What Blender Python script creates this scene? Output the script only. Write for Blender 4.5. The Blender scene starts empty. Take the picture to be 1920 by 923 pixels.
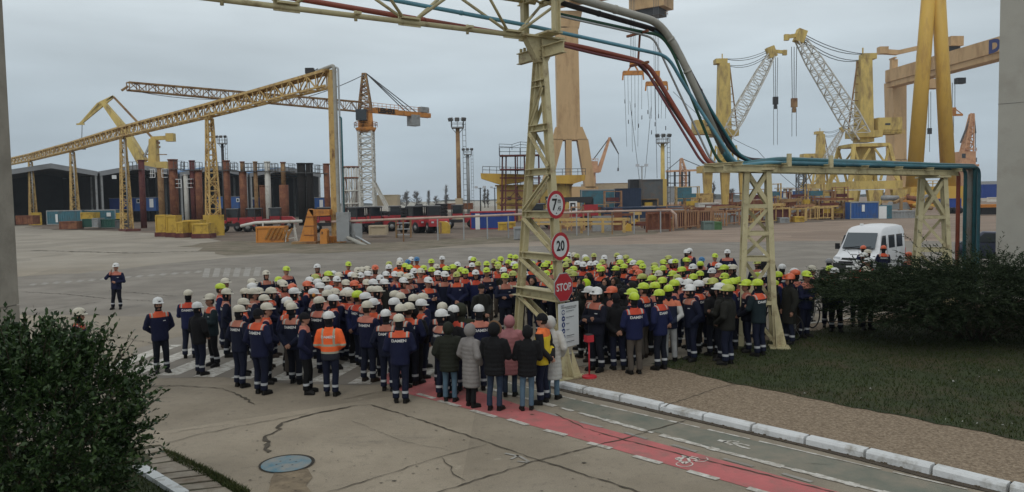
import bpy, bmesh, math, random
import numpy as np
from mathutils import Vector, Matrix, Euler
from mathutils.bvhtree import BVHTree
random.seed(7)
S = bpy.context.scene
COL = S.collection
R = math.radians
# ------------------------------------------------------------------ camera
CAM_H, FPX, HOR, ROLL = 4.1, 1450.0, 376.0, 0.018
PITCH = math.atan((461.5 - HOR) / FPX)
_F = Vector((0, math.cos(PITCH), -math.sin(PITCH)))
_R0 = Vector((1, 0, 0)); _U0 = Vector((0, math.sin(PITCH), math.cos(PITCH)))
_RV = _R0 * math.cos(ROLL) - _U0 * math.sin(ROLL)
_UV = _R0 * math.sin(ROLL) + _U0 * math.cos(ROLL)
cam_d = bpy.data.cameras.new('camera'); cam = bpy.data.objects.new('camera', cam_d); COL.objects.link(cam)
m = Matrix.Identity(4)
for i in range(3):
    m[i][0] = _RV[i]; m[i][1] = _UV[i]; m[i][2] = -_F[i]
m[2][3] = CAM_H
cam.matrix_world = m
cam_d.sensor_width = 36; cam_d.sensor_fit = 'HORIZONTAL'; cam_d.lens = 36 * FPX / 1920
cam_d.clip_start = 0.1; cam_d.clip_end = 6000
S.camera = cam
CAMP = Vector((0, 0, CAM_H))

def A(px, py, Y):
    "surveyed point: photo pixel plus its distance ahead"
    d = _F + _RV * ((px - 960) / FPX) - _UV * ((py - 461.5) / FPX)
    return CAMP + d * (Y / d.y)
def G(px, py, z=0.0):
    "surveyed point on the ground"
    d = _F + _RV * ((px - 960) / FPX) - _UV * ((py - 461.5) / FPX)
    return CAMP + d * ((z - CAM_H) / d.z)
def pix(p):
    v = Vector(p) - CAMP
    z = v.dot(_F)
    return 960 + FPX * v.dot(_RV) / z, 461.5 - FPX * v.dot(_UV) / z

# ------------------------------------------------------------------ world, sun, exposure
S.view_settings.view_transform = 'Standard'; S.view_settings.look = 'None'
S.view_settings.exposure = 0.26; S.view_settings.gamma = 1; S.view_settings.use_curve_mapping = False
SUN_EL, SUN_AZ = 48, 200
W = bpy.data.worlds.new('World'); S.world = W; W.use_nodes = True
nt = W.node_tree; nt.nodes.clear()
def N(nt, t, **k):
    n = nt.nodes.new(t)
    for a, b in k.items():
        setattr(n, a, b)
    return n
def L(nt, a, b): nt.links.new(a, b)
out = N(nt, 'ShaderNodeOutputWorld'); bg = N(nt, 'ShaderNodeBackground'); bg.inputs[1].default_value = 1.0
sky = N(nt, 'ShaderNodeTexSky', sky_type='NISHITA', sun_disc=False, sun_elevation=R(SUN_EL), sun_rotation=R(SUN_AZ))
skm = N(nt, 'ShaderNodeVectorMath', operation='SCALE'); skm.inputs[3].default_value = 0.07
L(nt, sky.outputs[0], skm.inputs[0])
tc = N(nt, 'ShaderNodeTexCoord'); sep = N(nt, 'ShaderNodeSeparateXYZ'); L(nt, tc.outputs['Generated'], sep.inputs[0])
ramp = N(nt, 'ShaderNodeValToRGB'); L(nt, sep.outputs[2], ramp.inputs[0])
cr = ramp.color_ramp
cr.elements[0].position = 0.0; cr.elements[0].color = (0.37, 0.44, 0.505, 1)
cr.elements[1].position = 1.0; cr.elements[1].color = (0.66, 0.70, 0.72, 1)
for p, c in ((0.05, (0.375, 0.45, 0.515)), (0.13, (0.455, 0.525, 0.57)), (0.24, (0.57, 0.63, 0.655)), (0.5, (0.72, 0.75, 0.765))):
    e = cr.elements.new(p); e.color = (*c, 1)
mp = N(nt, 'ShaderNodeMapping'); mp.inputs['Scale'].default_value = (1.3, 1.3, 7.0); L(nt, tc.outputs['Generated'], mp.inputs[0])
nz = N(nt, 'ShaderNodeTexNoise'); nz.inputs['Scale'].default_value = 1.6; nz.inputs['Detail'].default_value = 5; nz.inputs['Roughness'].default_value = .5
L(nt, mp.outputs[0], nz.inputs[0])
mr = N(nt, 'ShaderNodeMapRange'); mr.inputs[1].default_value = .3; mr.inputs[2].default_value = .7; mr.inputs[3].default_value = .80; mr.inputs[4].default_value = 1.17
L(nt, nz.outputs[0], mr.inputs[0])
vm = N(nt, 'ShaderNodeVectorMath', operation='SCALE'); L(nt, ramp.outputs[0], vm.inputs[0]); L(nt, mr.outputs[0], vm.inputs[3])
mx = N(nt, 'ShaderNodeMix', data_type='RGBA'); mx.inputs[0].default_value = 0.9
L(nt, skm.outputs[0], mx.inputs[6]); L(nt, vm.outputs[0], mx.inputs[7])
L(nt, mx.outputs[2], bg.inputs[0]); L(nt, bg.outputs[0], out.inputs[0])
sun_d = bpy.data.lights.new('sun', 'SUN'); sun = bpy.data.objects.new('sun', sun_d); COL.objects.link(sun)
sun_d.energy = 0.5; sun_d.angle = R(25); sun_d.color = (1, .96, .9)
sun.rotation_euler = (R(90 - SUN_EL), 0, R(180 - SUN_AZ))

# ------------------------------------------------------------------ materials
MATS = {}
def pmat(name, col, rough=.75, metal=0.0, var=.18, scale=2.0, dirt=None, amt=.35, dscale=.8, bump=0.0, bscale=30, spec=.4, coords='Object', stretch=None):
    "procedural paint / concrete / steel: two noise layers, optional stains and bump"
    if name in MATS: return MATS[name]
    mt = bpy.data.materials.new(name); mt.use_nodes = True; t = mt.node_tree
    b = t.nodes['Principled BSDF']; b.inputs['Roughness'].default_value = rough; b.inputs['Metallic'].default_value = metal
    b.inputs['Specular IOR Level'].default_value = spec
    co = N(t, 'ShaderNodeTexCoord'); src = co.outputs[coords]
    if stretch:
        mpn = N(t, 'ShaderNodeMapping'); mpn.inputs['Scale'].default_value = stretch; L(t, src, mpn.inputs[0]); src = mpn.outputs[0]
    n1 = N(t, 'ShaderNodeTexNoise'); n1.inputs['Scale'].default_value = scale; n1.inputs['Detail'].default_value = 6; n1.inputs['Roughness'].default_value = .65
    L(t, src, n1.inputs[0])
    r1 = N(t, 'ShaderNodeMapRange'); r1.inputs[1].default_value = .25; r1.inputs[2].default_value = .75
    r1.inputs[3].default_value = 1 - var; r1.inputs[4].default_value = 1 + var; L(t, n1.outputs[0], r1.inputs[0])
    sc = N(t, 'ShaderNodeVectorMath', operation='SCALE'); sc.inputs[0].default_value = col[:3]; L(t, r1.outputs[0], sc.inputs[3])
    last = sc.outputs[0]
    if dirt:
        n2 = N(t, 'ShaderNodeTexNoise'); n2.inputs['Scale'].default_value = dscale; n2.inputs['Detail'].default_value = 8; n2.inputs['Roughness'].default_value = .7
        L(t, src, n2.inputs[0])
        r2 = N(t, 'ShaderNodeMapRange'); r2.inputs[1].default_value = .60 - amt * .35; r2.inputs[2].default_value = .78 - amt * .25
        L(t, n2.outputs[0], r2.inputs[0])
        mxx = N(t, 'ShaderNodeMix', data_type='RGBA'); L(t, r2.outputs[0], mxx.inputs[0]); L(t, last, mxx.inputs[6]); mxx.inputs[7].default_value = (*dirt, 1)
        last = mxx.outputs[2]
    L(t, last, b.inputs['Base Color'])
    if bump:
        n3 = N(t, 'ShaderNodeTexNoise'); n3.inputs['Scale'].default_value = bscale; n3.inputs['Detail'].default_value = 4
        L(t, src, n3.inputs[0])
        bp = N(t, 'ShaderNodeBump'); bp.inputs['Strength'].default_value = bump; bp.inputs['Distance'].default_value = .02
        L(t, n3.outputs[0], bp.inputs['Height']); L(t, bp.outputs[0], b.inputs['Normal'])
    MATS[name] = mt
    return mt
RUST = (.14, .06, .03)
M = {}
def mk():
    M['cream'] = pmat('cream steel', (.47, .415, .245), .6, var=.14, scale=3, dirt=(.16, .10, .05), amt=.22, dscale=2.5)
    M['yellow'] = pmat('yellow crane paint', (.54, .37, .10), .6, var=.14, scale=.7, dirt=(.2, .11, .04), amt=.3, dscale=.45, stretch=(1, 1, .35))
    M['paleyellow'] = pmat('pale yellow crane paint', (.58, .43, .13), .6, var=.14, scale=.5, dirt=(.22, .14, .06), amt=.34, dscale=.45, stretch=(1, 1, .35))
    M['tan'] = pmat('tan crane paint', (.55, .365, .18), .65, var=.10, scale=.3, dirt=(.33, .19, .08), amt=.3, dscale=.2, stretch=(1, 1, .3))
    M['golden'] = pmat('golden crane paint', (.58, .36, .06), .55, var=.10, scale=.25, dirt=(.34, .18, .04), amt=.3, dscale=.2, stretch=(1, 1, .3))
    M['ochre'] = pmat('ochre lattice paint', (.53, .36, .135), .65, var=.15, scale=1.2, dirt=RUST, amt=.3, dscale=.9)
    M['pink'] = pmat('salmon crane paint', (.56, .31, .165), .7, var=.15, scale=.5, dirt=(.35, .14, .08), amt=.3, dscale=.4)
    M['rust'] = pmat('rusted steel', (.17, .062, .035), .85, var=.3, scale=1.2, dirt=(.28, .13, .06), amt=.35, dscale=.6)
    M['maroon'] = pmat('maroon primer', (.11, .03, .03), .8, var=.25, scale=1.2, dirt=(.17, .07, .04), amt=.3, dscale=.6)
    M['rusttan'] = pmat('rust tan steel', (.32, .2, .09), .8, var=.2, scale=1.1, dirt=RUST, amt=.45, dscale=.5)
    M['soot'] = pmat('black tube paint', (.012, .01, .009), .9, var=.3, scale=1)
    M['whitepaint'] = pmat('chalky white paint', (.56, .55, .50), .7, var=.1, scale=1.5, dirt=(.3, .2, .12), amt=.16, dscale=.8)
    M['white'] = pmat('clean white', (.72, .73, .72), .5, var=.05, scale=3)
    M['galv'] = pmat('galvanised steel', (.36, .37, .37), .45, .5, var=.15, scale=4)
    M['dark'] = pmat('dark steel', (.03, .03, .032), .6, var=.2)
    M['black'] = pmat('black rubber', (.012, .012, .013), .8, var=.2)
    M['cable'] = pmat('steel rope', (.10, .105, .11), .6, var=.1)
    M['red'] = pmat('red machine paint', (.36, .028, .035), .5, var=.12, scale=1.5, dirt=(.12, .04, .03), amt=.25, dscale=1.2)
    M['blue'] = pmat('blue sheet', (.03, .10, .30), .6, var=.12, scale=1, dirt=(.1, .1, .1), amt=.2)
    M['royal'] = pmat('royal blue sheet', (.018, .055, .25), .6, var=.12, scale=1)
    M['teal'] = pmat('teal sheet', (.055, .16, .20), .65, var=.15, scale=1, dirt=(.09, .10, .10), amt=.3)
    M['navyb'] = pmat('dark navy sheet', (.02, .035, .07), .7, var=.15, scale=1)
    M['green'] = pmat('bottle green sheet', (.02, .08, .06), .7, var=.2, scale=1)
    M['grey'] = pmat('grey sheet', (.28, .29, .29), .7, var=.12, scale=1.5, dirt=(.15, .13, .11), amt=.25)
    M['darkgrey'] = pmat('dark grey sheet', (.10, .105, .105), .75, var=.2, scale=.6, dirt=(.16, .11, .08), amt=.3)
    M['orange'] = pmat('orange paint', (.55, .22, .04), .65, var=.15, scale=1.5, dirt=RUST, amt=.3)
    M['goldblock'] = pmat('yellow block paint', (.52, .34, .05), .65, var=.12, scale=1.2, dirt=(.16, .09, .03), amt=.28)
    M['beige'] = pmat('beige slab', (.46, .38, .26), .8, var=.12, scale=1)
    M['orangerail'] = pmat('orange brown fence paint', (.36, .20, .105), .75, var=.2, scale=2, dirt=(.2, .09, .05), amt=.35)
    M['salmonrail'] = pmat('faded pink rail paint', (.46, .34, .28), .7, var=.12, scale=2, dirt=(.28, .15, .10), amt=.25)
    M['conc'] = pmat('pillar concrete', (.30, .275, .23), .9, var=.16, scale=1.3, dirt=(.19, .17, .14), amt=.4, dscale=.7, bump=.25, bscale=18)
    M['glass'] = pmat('dark window glass', (.02, .026, .03), .08, var=.1, spec=.6)
    M['lampglass'] = pmat('floodlight glass', (.5, .52, .54), .2, var=.05)
    M['interior'] = pmat('dark shed cladding', (.07, .07, .072), .9, var=.25, scale=.2, coords='Object')  # dark grey cladding of the shed walls, uneven in tone
    M['shedroof'] = pmat('grey shed edge', (.24, .25, .26), .7, var=.15, scale=.3)
    M['blueroof'] = pmat('blue roof sheet', (.07, .16, .30), .6, var=.15, scale=.3)
mk()
M['bark'] = pmat('bark', (.06, .045, .03), .9, var=.3, scale=12, bump=.4, bscale=40)

# ------------------------------------------------------------------ mesh building
def _frame(d):
    d = d.normalized()
    u = Vector((0, 0, 1)) if abs(d.z) < .97 else Vector((1, 0, 0))
    a = d.cross(u).normalized(); b = a.cross(d).normalized()
    return a, b
class MB:
    "collects shapes; build() links them as ONE mesh object"
    def __init__(s): s.v = []; s.f = []; s.m = []; s.sm = []
    def add(s, vs, fs, mi=0, smooth=False):
        o = len(s.v); s.v += [tuple(v) for v in vs]
        for f in fs:
            s.f.append(tuple(i + o for i in f)); s.m.append(mi); s.sm.append(smooth)
        return s
    def box(s, c, size, rz=0.0, mi=0, rot=None):
        c = Vector(c); hx, hy, hz = size[0] / 2, size[1] / 2, size[2] / 2
        q = rot if rot is not None else Matrix.Rotation(rz, 3, 'Z')
        vs = [c + q @ Vector((x * hx, y * hy, z * hz)) for z in (-1, 1) for y in (-1, 1) for x in (-1, 1)]
        return s.add(vs, [(0, 2, 3, 1), (4, 5, 7, 6), (0, 1, 5, 4), (2, 6, 7, 3), (0, 4, 6, 2), (1, 3, 7, 5)], mi)
    def beam(s, p0, p1, w, h=None, mi=0, w1=None, h1=None):
        p0 = Vector(p0); p1 = Vector(p1); h = w if h is None else h
        w1 = w if w1 is None else w1; h1 = h if h1 is None else h1
        a, b = _frame(p1 - p0)
        vs = [p + a * (x * ww / 2) + b * (y * hh / 2) for p, ww, hh in ((p0, w, h), (p1, w1, h1)) for x, y in ((-1, -1), (1, -1), (1, 1), (-1, 1))]
        return s.add(vs, [(3, 2, 1, 0), (4, 5, 6, 7), (0, 1, 5, 4), (1, 2, 6, 5), (2, 3, 7, 6), (3, 0, 4, 7)], mi)
    def tube(s, pts, r, n=8, mi=0, cap=True, flat=None, smooth=True):
        pts = [Vector(p) for p in pts]; k = len(pts)
        rs = r if isinstance(r, (list, tuple)) else [r] * k
        vs = []; pa = None
        for i, p in enumerate(pts):
            d = (pts[min(i + 1, k - 1)] - pts[max(i - 1, 0)])
            a, b = _frame(d)
            if pa is not None:
                a = (pa - d.normalized() * pa.dot(d.normalized()))
                if a.length < 1e-4: a, b = _frame(d)
                a.normalize(); b = a.cross(d.normalized())
            pa = a
            ra, rb = (rs[i], rs[i]) if not isinstance(rs[i], (tuple, list)) else rs[i]
            for j in range(n):
                t = 2 * math.pi * j / n
                vs.append(p + a * (ra * math.cos(t)) + b * (rb * math.sin(t)))
        fs = []
        for i in range(k - 1):
            for j in range(n):
                q = (j + 1) % n
                fs.append((i * n + j, i * n + q, (i + 1) * n + q, (i + 1) * n + j))
        if cap:
            fs.append(tuple(range(n - 1, -1, -1))); fs.append(tuple((k - 1) * n + j for j in range(n)))
        return s.add(vs, fs, mi, smooth)
    def rings(s, rings, n=20, mi=0, smooth=True):
        "stack of horizontal ellipses (cx,cy,z,rx,ry), capped"
        vs = []
        for cx, cy, z, rx, ry in rings:
            for j in range(n):
                t = 2 * math.pi * j / n
                vs.append((cx + rx * math.cos(t), cy + ry * math.sin(t), z))
        fs = []
        for i in range(len(rings) - 1):
            for j in range(n):
                q = (j + 1) % n
                fs.append((i * n + j, i * n + q, (i + 1) * n + q, (i + 1) * n + j))
        fs.append(tuple(range(n - 1, -1, -1))); fs.append(tuple((len(rings) - 1) * n + j for j in range(n)))
        return s.add(vs, fs, mi, smooth)
    def ball(s, c, r, nu=14, nv=9, mi=0):
        c = Vector(c); r = Vector(r) if not isinstance(r, (int, float)) else Vector((r, r, r))
        vs = [c + Vector((0, 0, -r.z))]
        for i in range(1, nv):
            a = -math.pi / 2 + math.pi * i / nv
            for j in range(nu):
                t = 2 * math.pi * j / nu
                vs.append(c + Vector((r.x * math.cos(a) * math.cos(t), r.y * math.cos(a) * math.sin(t), r.z * math.sin(a))))
        vs.append(c + Vector((0, 0, r.z)))
        fs = []
        for j in range(nu): fs.append((0, 1 + (j + 1) % nu, 1 + j))
        for i in range(nv - 2):
            for j in range(nu):
                q = (j + 1) % nu; o = 1 + i * nu
                fs.append((o + j, o + q, o + nu + q, o + nu + j))
        o = 1 + (nv - 2) * nu
        for j in range(nu): fs.append((o + j, o + (j + 1) % nu, o + nu))
        return s.add(vs, fs, mi, True)
    def prism(s, poly, ext, mi=0):
        poly = [Vector(p) for p in poly]; ext = Vector(ext); n = len(poly)
        vs = poly + [p + ext for p in poly]
        fs = [tuple(range(n - 1, -1, -1)), tuple(range(n, 2 * n))] + [(i, (i + 1) % n, n + (i + 1) % n, n + i) for i in range(n)]
        return s.add(vs, fs, mi)
    def quad(s, a, b, c, d, mi=0): return s.add([a, b, c, d], [(0, 1, 2, 3)], mi)
    def disc(s, c, r, e1, e2, n=24, mi=0, r0=0.0):
        c = Vector(c); vs = [c + e1 * (r * math.cos(2 * math.pi * j / n)) + e2 * (r * math.sin(2 * math.pi * j / n)) for j in range(n)]
        if r0 <= 0: return s.add(vs, [tuple(range(n))], mi)
        vs += [c + e1 * (r0 * math.cos(2 * math.pi * j / n)) + e2 * (r0 * math.sin(2 * math.pi * j / n)) for j in range(n)]
        return s.add(vs, [(j, (j + 1) % n, n + (j + 1) % n, n + j) for j in range(n)], mi)
    def lattice(s, p0, p1, w0, w1=None, h0=None, h1=None, nb=8, r=.06, mi=0, rd=None, faces='tbfk', ups=None, tri=False):
        "four chords (or three) with zigzag bracing between them"
        p0 = Vector(p0); p1 = Vector(p1); w1 = w0 if w1 is None else w1
        h0 = w0 if h0 is None else h0; h1 = (w1 if h0 == w0 else h0) if h1 is None else h1
        rd = r * .65 if rd is None else rd
        if ups is None: a, b = _frame(p1 - p0)
        else:
            b = Vector(ups); d = (p1 - p0).normalized(); b = (b - d * b.dot(d)).normalized(); a = d.cross(b)
        def cor(t):
            p = p0.lerp(p1, t); w = w0 + (w1 - w0) * t; h = h0 + (h1 - h0) * t
            if tri: return [p - a * w / 2 + b * h / 2, p + a * w / 2 + b * h / 2, p - b * h / 2]
            return [p + a * (x * w / 2) + b * (y * h / 2) for x, y in ((-1, -1), (1, -1), (1, 1), (-1, 1))]
        c0, c1 = cor(0), cor(1); k = len(c0)
        for q in range(k): s.beam(c0[q], c1[q], r, mi=mi)
        for i in range(nb):
            ca, cb = cor(i / nb), cor((i + 1) / nb)
            for q in range(k):
                w = (q + 1) % k
                if (i + q) % 2: s.beam(ca[q], cb[w], rd, mi=mi)
                else: s.beam(ca[w], cb[q], rd, mi=mi)
                s.beam(cb[q], cb[w], rd, mi=mi)
        return s
    def rail(s, pts, h, r=.03, mi=0, step=1.5, mids=1):
        "guard rail along a polyline"
        pts = [Vector(p) for p in pts]
        for a, b in zip(pts[:-1], pts[1:]):
            n = max(1, int((b - a).length / step))
            for i in range(n + 1):
                p = a.lerp(b, i / n); s.beam(p, p + Vector((0, 0, h)), r, mi=mi)
            for k in range(mids + 1):
                z = Vector((0, 0, h * (k + 1) / (mids + 1))); s.beam(a + z, b + z, r, mi=mi)
        return s
    def text(s, body, size, org, e1, e2, off=0.0, mi=0, align='CENTER', bold=.012, sx=1.0):
        vs, fs = text_geo(body, bold, align)
        s.add([Vector(org) + Vector(e1) * (x * size * sx) + Vector(e2) * (y * size) + Vector(e1).cross(Vector(e2)).normalized() * off for x, y in vs], fs, mi); return s
    def mesh(s, name, mats, org=(0, 0, 0)):
        me = bpy.data.meshes.new(name)
        o = Vector(org)
        me.from_pydata([(v[0] - o.x, v[1] - o.y, v[2] - o.z) for v in s.v], [], s.f)
        for q in (mats if isinstance(mats, (list, tuple)) else [mats]): me.materials.append(q)
        me.polygons.foreach_set('material_index', s.m); me.polygons.foreach_set('use_smooth', s.sm)
        me.update()
        return me
    def build(s, name, mats, parent=None, org=None):
        o = parent.location if parent is not None else Vector(org or (0, 0, 0))
        if parent is not None and parent.parent is not None: o = parent.matrix_basis.translation + parent.parent.location
        ob = bpy.data.objects.new(name, s.mesh(name, mats, o)); COL.objects.link(ob)
        if parent is not None: ob.parent = parent
        elif org: ob.location = org
        return ob
_TX = {}
def text_geo(body, bold=.012, align='CENTER'):
    k = (body, bold, align)
    if k not in _TX:
        c = bpy.data.curves.new('txt', 'FONT'); c.body = body; c.align_x = align; c.align_y = 'CENTER'; c.offset = bold; c.resolution_u = 3
        o = bpy.data.objects.new('txt', c); COL.objects.link(o)
        bpy.context.view_layer.update()
        me = bpy.data.meshes.new_from_object(o.evaluated_get(bpy.context.evaluated_depsgraph_get()))
        _TX[k] = ([(v.co.x, v.co.y) for v in me.vertices], [tuple(p.vertices) for p in me.polygons])
        bpy.data.objects.remove(o); bpy.data.curves.remove(c); bpy.data.meshes.remove(me)
    return _TX[k]
def tag(o, label, cat, group=None, kind=None):
    if label: o['label'] = label
    if cat: o['category'] = cat
    if group: o['group'] = group
    if kind: o['kind'] = kind
    return o
def struct(name, mb, mats):
    o = mb.build(name, mats); o['kind'] = 'structure'; return o
def thing(name, label, cat, loc, group=None):
    o = bpy.data.objects.new(name, None); COL.objects.link(o); o.location = loc; o.empty_display_size = .3
    return tag(o, label, cat, group)
def solo(name, mb, mats, label, cat, org=None, group=None):
    return tag(mb.build(name, mats, org=org), label, cat, group)
def dup(root, loc=None, rz=None, label=None, scale=None):
    r = root.copy(); COL.objects.link(r)
    if loc is not None: r.location = loc
    if rz is not None: r.rotation_euler = (0, 0, rz)
    if scale is not None: r.scale = scale if not isinstance(scale, (int, float)) else (scale,) * 3
    if label: r['label'] = label
    for ch in root.children:
        c = ch.copy(); COL.objects.link(c); c.parent = r
        for g in ch.children:
            d = g.copy(); COL.objects.link(d); d.parent = c
    return r
# ================================================================== the setting: ground
rng = random.Random(3)
def ground_mat():
    mt = bpy.data.materials.new('yard concrete'); mt.use_nodes = True; t = mt.node_tree
    b = t.nodes['Principled BSDF']; b.inputs['Roughness'].default_value = .85; b.inputs['Specular IOR Level'].default_value = .3
    co = N(t, 'ShaderNodeTexCoord'); P = co.outputs['Object']
    def noise(sc, det=6, ro=.6, st=None):
        n = N(t, 'ShaderNodeTexNoise'); n.inputs['Scale'].default_value = sc; n.inputs['Detail'].default_value = det; n.inputs['Roughness'].default_value = ro
        if st:
            q = N(t, 'ShaderNodeMapping'); q.inputs['Scale'].default_value = st; L(t, P, q.inputs[0]); L(t, q.outputs[0], n.inputs[0])
        else: L(t, P, n.inputs[0])
        return n.outputs[0]
    def mrange(x, a, bb, c=0., d=1.):
        q = N(t, 'ShaderNodeMapRange'); q.interpolation_type = 'SMOOTHSTEP'
        for i, v in zip((1, 2, 3, 4), (a, bb, c, d)): q.inputs[i].default_value = v
        L(t, x, q.inputs[0]); return q.outputs[0]
    def math_(op, x, y):
        q = N(t, 'ShaderNodeMath', operation=op)
        for i, v in enumerate((x, y)):
            if isinstance(v, (int, float)): q.inputs[i].default_value = v
            else: L(t, v, q.inputs[i])
        return q.outputs[0]
    def mix(f, a, c):
        q = N(t, 'ShaderNodeMix', data_type='RGBA')
        for i, v in ((0, f), (6, a), (7, c)):
            if isinstance(v, (tuple, float)): q.inputs[i].default_value = v if not isinstance(v, tuple) else (*v, 1)
            else: L(t, v, q.inputs[i])
        return q.outputs[2]
    sp = N(t, 'ShaderNodeSeparateXYZ'); L(t, P, sp.inputs[0]); X, Y = sp.outputs[0], sp.outputs[1]
    big = noise(.09, 5); mid = noise(.45, 6); fine = noise(6, 6, .75); grit = noise(45, 3, .8)
    base = mix(mrange(mid, .3, .7), (.215, .18, .132), (.30, .254, .19))
    base = mix(mrange(big, .45, .68, 0, .5), base, (.235, .208, .165))
    base = mix(mrange(fine, .5, .72, 0, .55), base, (.15, .13, .10))
    # stained reddish ground of the open yard further off
    wob = math_('MULTIPLY', math_('SUBTRACT', noise(.05, 5), .5), 60.0)
    far = mrange(math_('ADD', Y, wob), 44, 66)
    side = mrange(math_('ADD', X, math_('MULTIPLY', wob, .6)), -18, 14)
    brown = mix(mrange(noise(.22, 7, .7, (.35, 1.4, 1)), .35, .65), (.20, .135, .095), (.275, .205, .155))
    base = mix(math_('MULTIPLY', math_('MULTIPLY', far, side), .85), base, brown)
    pale = mix(mrange(noise(.2, 6), .35, .65), (.245, .215, .17), (.295, .262, .212))
    base = mix(math_('MULTIPLY', mrange(Y, 45, 60), math_('SUBTRACT', 1.0, side)), base, pale)
    # oil and damp stains
    base = mix(mrange(noise(.32, 9, .72, (.6, 1.6, 1)), .58, .72, 0, .5), base, (.12, .105, .085))
    vo = N(t, 'ShaderNodeTexVoronoi'); vo.inputs['Scale'].default_value = .17; vo.inputs['Randomness'].default_value = .7; L(t, P, vo.inputs[0])
    vs_ = N(t, 'ShaderNodeSeparateXYZ'); L(t, vo.outputs['Color'], vs_.inputs[0])
    slab = mrange(vs_.outputs[0], 0, 1, .90, 1.09)
    base = mix(mrange(noise(.9, 10, .75, (1, 2.2, 1)), .60, .70, 0, .55), base, (.13, .105, .078))
    base = mix(mrange(noise(2.6, 8, .7), .62, .70, 0, .5), base, (.36, .32, .25))
    g = N(t, 'ShaderNodeVectorMath', operation='SCALE'); L(t, base, g.inputs[0]); L(t, math_('MULTIPLY', slab, mrange(grit, .2, .8, .78, 1.20)), g.inputs[3])
    L(t, g.outputs[0], b.inputs['Base Color'])
    bp = N(t, 'ShaderNodeBump'); bp.inputs['Strength'].default_value = .35; bp.inputs['Distance'].default_value = .015; L(t, fine, bp.inputs['Height']); L(t, bp.outputs[0], b.inputs['Normal'])
    return mt
def gpoly(pxs, z, jit=0.0, seg=.8):
    "polygon on the ground from surveyed pixels, edges roughened"
    pts = [G(x, y) for x, y in pxs]; outp = []
    for i, p in enumerate(pts):
        q = pts[(i + 1) % len(pts)]; n = max(1, min(60, int((q - p).length / seg))) if jit else 1
        for k in range(n):
            w = p.lerp(q, k / n)
            if jit: w = w + Vector((rng.uniform(-jit, jit), rng.uniform(-jit, jit) * 1.5, 0))
            w.z = z; outp.append(w)
    return outp
def sheet(name, pts, mat):
    m_ = MB(); m_.add(pts, [tuple(range(len(pts)))])
    a = sum((pts[i].x * pts[(i + 1) % len(pts)].y - pts[(i + 1) % len(pts)].x * pts[i].y) for i in range(len(pts)))
    if a < 0: m_.f = [tuple(reversed(m_.f[0]))]
    bmx = bmesh.new(); me = m_.mesh(name, mat); bmx.from_mesh(me); bmesh.ops.triangulate(bmx, faces=bmx.faces[:]); bmx.to_mesh(me); bmx.free()
    o = bpy.data.objects.new(name, me); COL.objects.link(o); o['kind'] = 'structure'
    return o
g_ = MB(); g_.quad((-1500, -60, 0), (1500, -60, 0), (1500, 3200, 0), (-1500, 3200, 0)); struct('ground', g_, ground_mat())
asphalt = pmat('worn asphalt', (.185, .163, .134), .9, var=.18, scale=.5, dirt=(.24, .215, .18), amt=.4, dscale=.25, bump=.3, bscale=25)
sheet('asphalt_road', gpoly([(0, 585), (0, 522), (150, 512), (420, 484), (620, 470), (1000, 462), (1500, 452), (1760, 452), (2100, 470), (2100, 548), (1500, 590), (1000, 560), (560, 560), (400, 600), (235, 595)], .004, .35, 1.2), asphalt)
sheet('lane_asphalt', gpoly([(238, 712), (250, 655), (420, 610), (700, 600), (1000, 640), (1010, 690), (900, 700), (730, 722), (560, 722), (420, 708)], .005, .05, .6), asphalt)
mossy = pmat('mossy dirt', (.175, .142, .10), .95, var=.4, scale=.8, dirt=(.085, .078, .042), amt=.45, dscale=.35, bump=.5, bscale=8)
sheet('dirt_strip', gpoly([(340, 462), (420, 452), (560, 452), (720, 455), (900, 446), (1080, 437), (1230, 431), (1230, 439), (1060, 449), (900, 459), (760, 470), (600, 475), (430, 478)], .007, .9, 2.5), mossy)
sheet('dirt_patch', gpoly([(60, 430), (240, 434), (420, 452), (560, 462), (700, 458), (960, 446), (1180, 438), (1300, 432), (1560, 414), (1700, 408), (1700, 396), (1400, 392), (1000, 395), (600, 402), (240, 408), (60, 415)], .006, 1.5, 5), pmat('yard dirt', (.15, .11, .08), .95, var=.35, scale=.3, dirt=(.09, .07, .05), amt=.5, dscale=.12))

# road paint
paint = pmat('worn white road paint', (.56, .54, .49), .85, var=.14, scale=3, dirt=(.25, .22, .175), amt=.58, dscale=6)
fadedpaint = pmat('faded road paint', (.30, .285, .255), .85, var=.12, scale=2, dirt=(.22, .2, .17), amt=.6, dscale=1.6)
def stripe(mb, a, b, w, z, wd=None):
    a = Vector(a); b = Vector(b); d = (b - a).normalized(); n = Vector((-d.y, d.x, 0)) * w / 2
    n = -n if False else n
    p = [a + n, a - n, b - n, b + n]
    for q in p: q.z = z
    mb.add(p, [(0, 1, 2, 3)])
zb = MB()
for i in range(9):
    bx = -10.4 + i * .98; t = (bx + 9.4) / 6.0; y0 = 18.85 - 1.5 * t
    dx = .35 + .1 * t
    a = Vector((bx, y0, 0)); b = Vector((bx + dx * (1 if i else 1), y0 + 3.6 - .25 * i, 0))
    p = [a + Vector((-.26, 0, 0)), a + Vector((.26, -.06, 0)), b + Vector((.26, 0, 0)), b + Vector((-.26, .03, 0))]
    for q in p: q.z = .010
    zb.add(p, [(0, 1, 2, 3)])
for i in range(9): # far end of the crossing, past the crowd's left edge
    pass
struct('zebra_crossing', zb, paint)
fz = MB()
for i in range(15):
    t = i / 14; x = 62 + (372 - 62) * t; y = 533 - 24 * t
    p = [G(x - 9, y + 2.4), G(x + 1, y + 3.0), G(x + 9, y - .6), G(x - 1, y - 1.2)]
    for q in p: q.z = .009
    fz.add(p, [(0, 1, 2, 3)])
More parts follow.
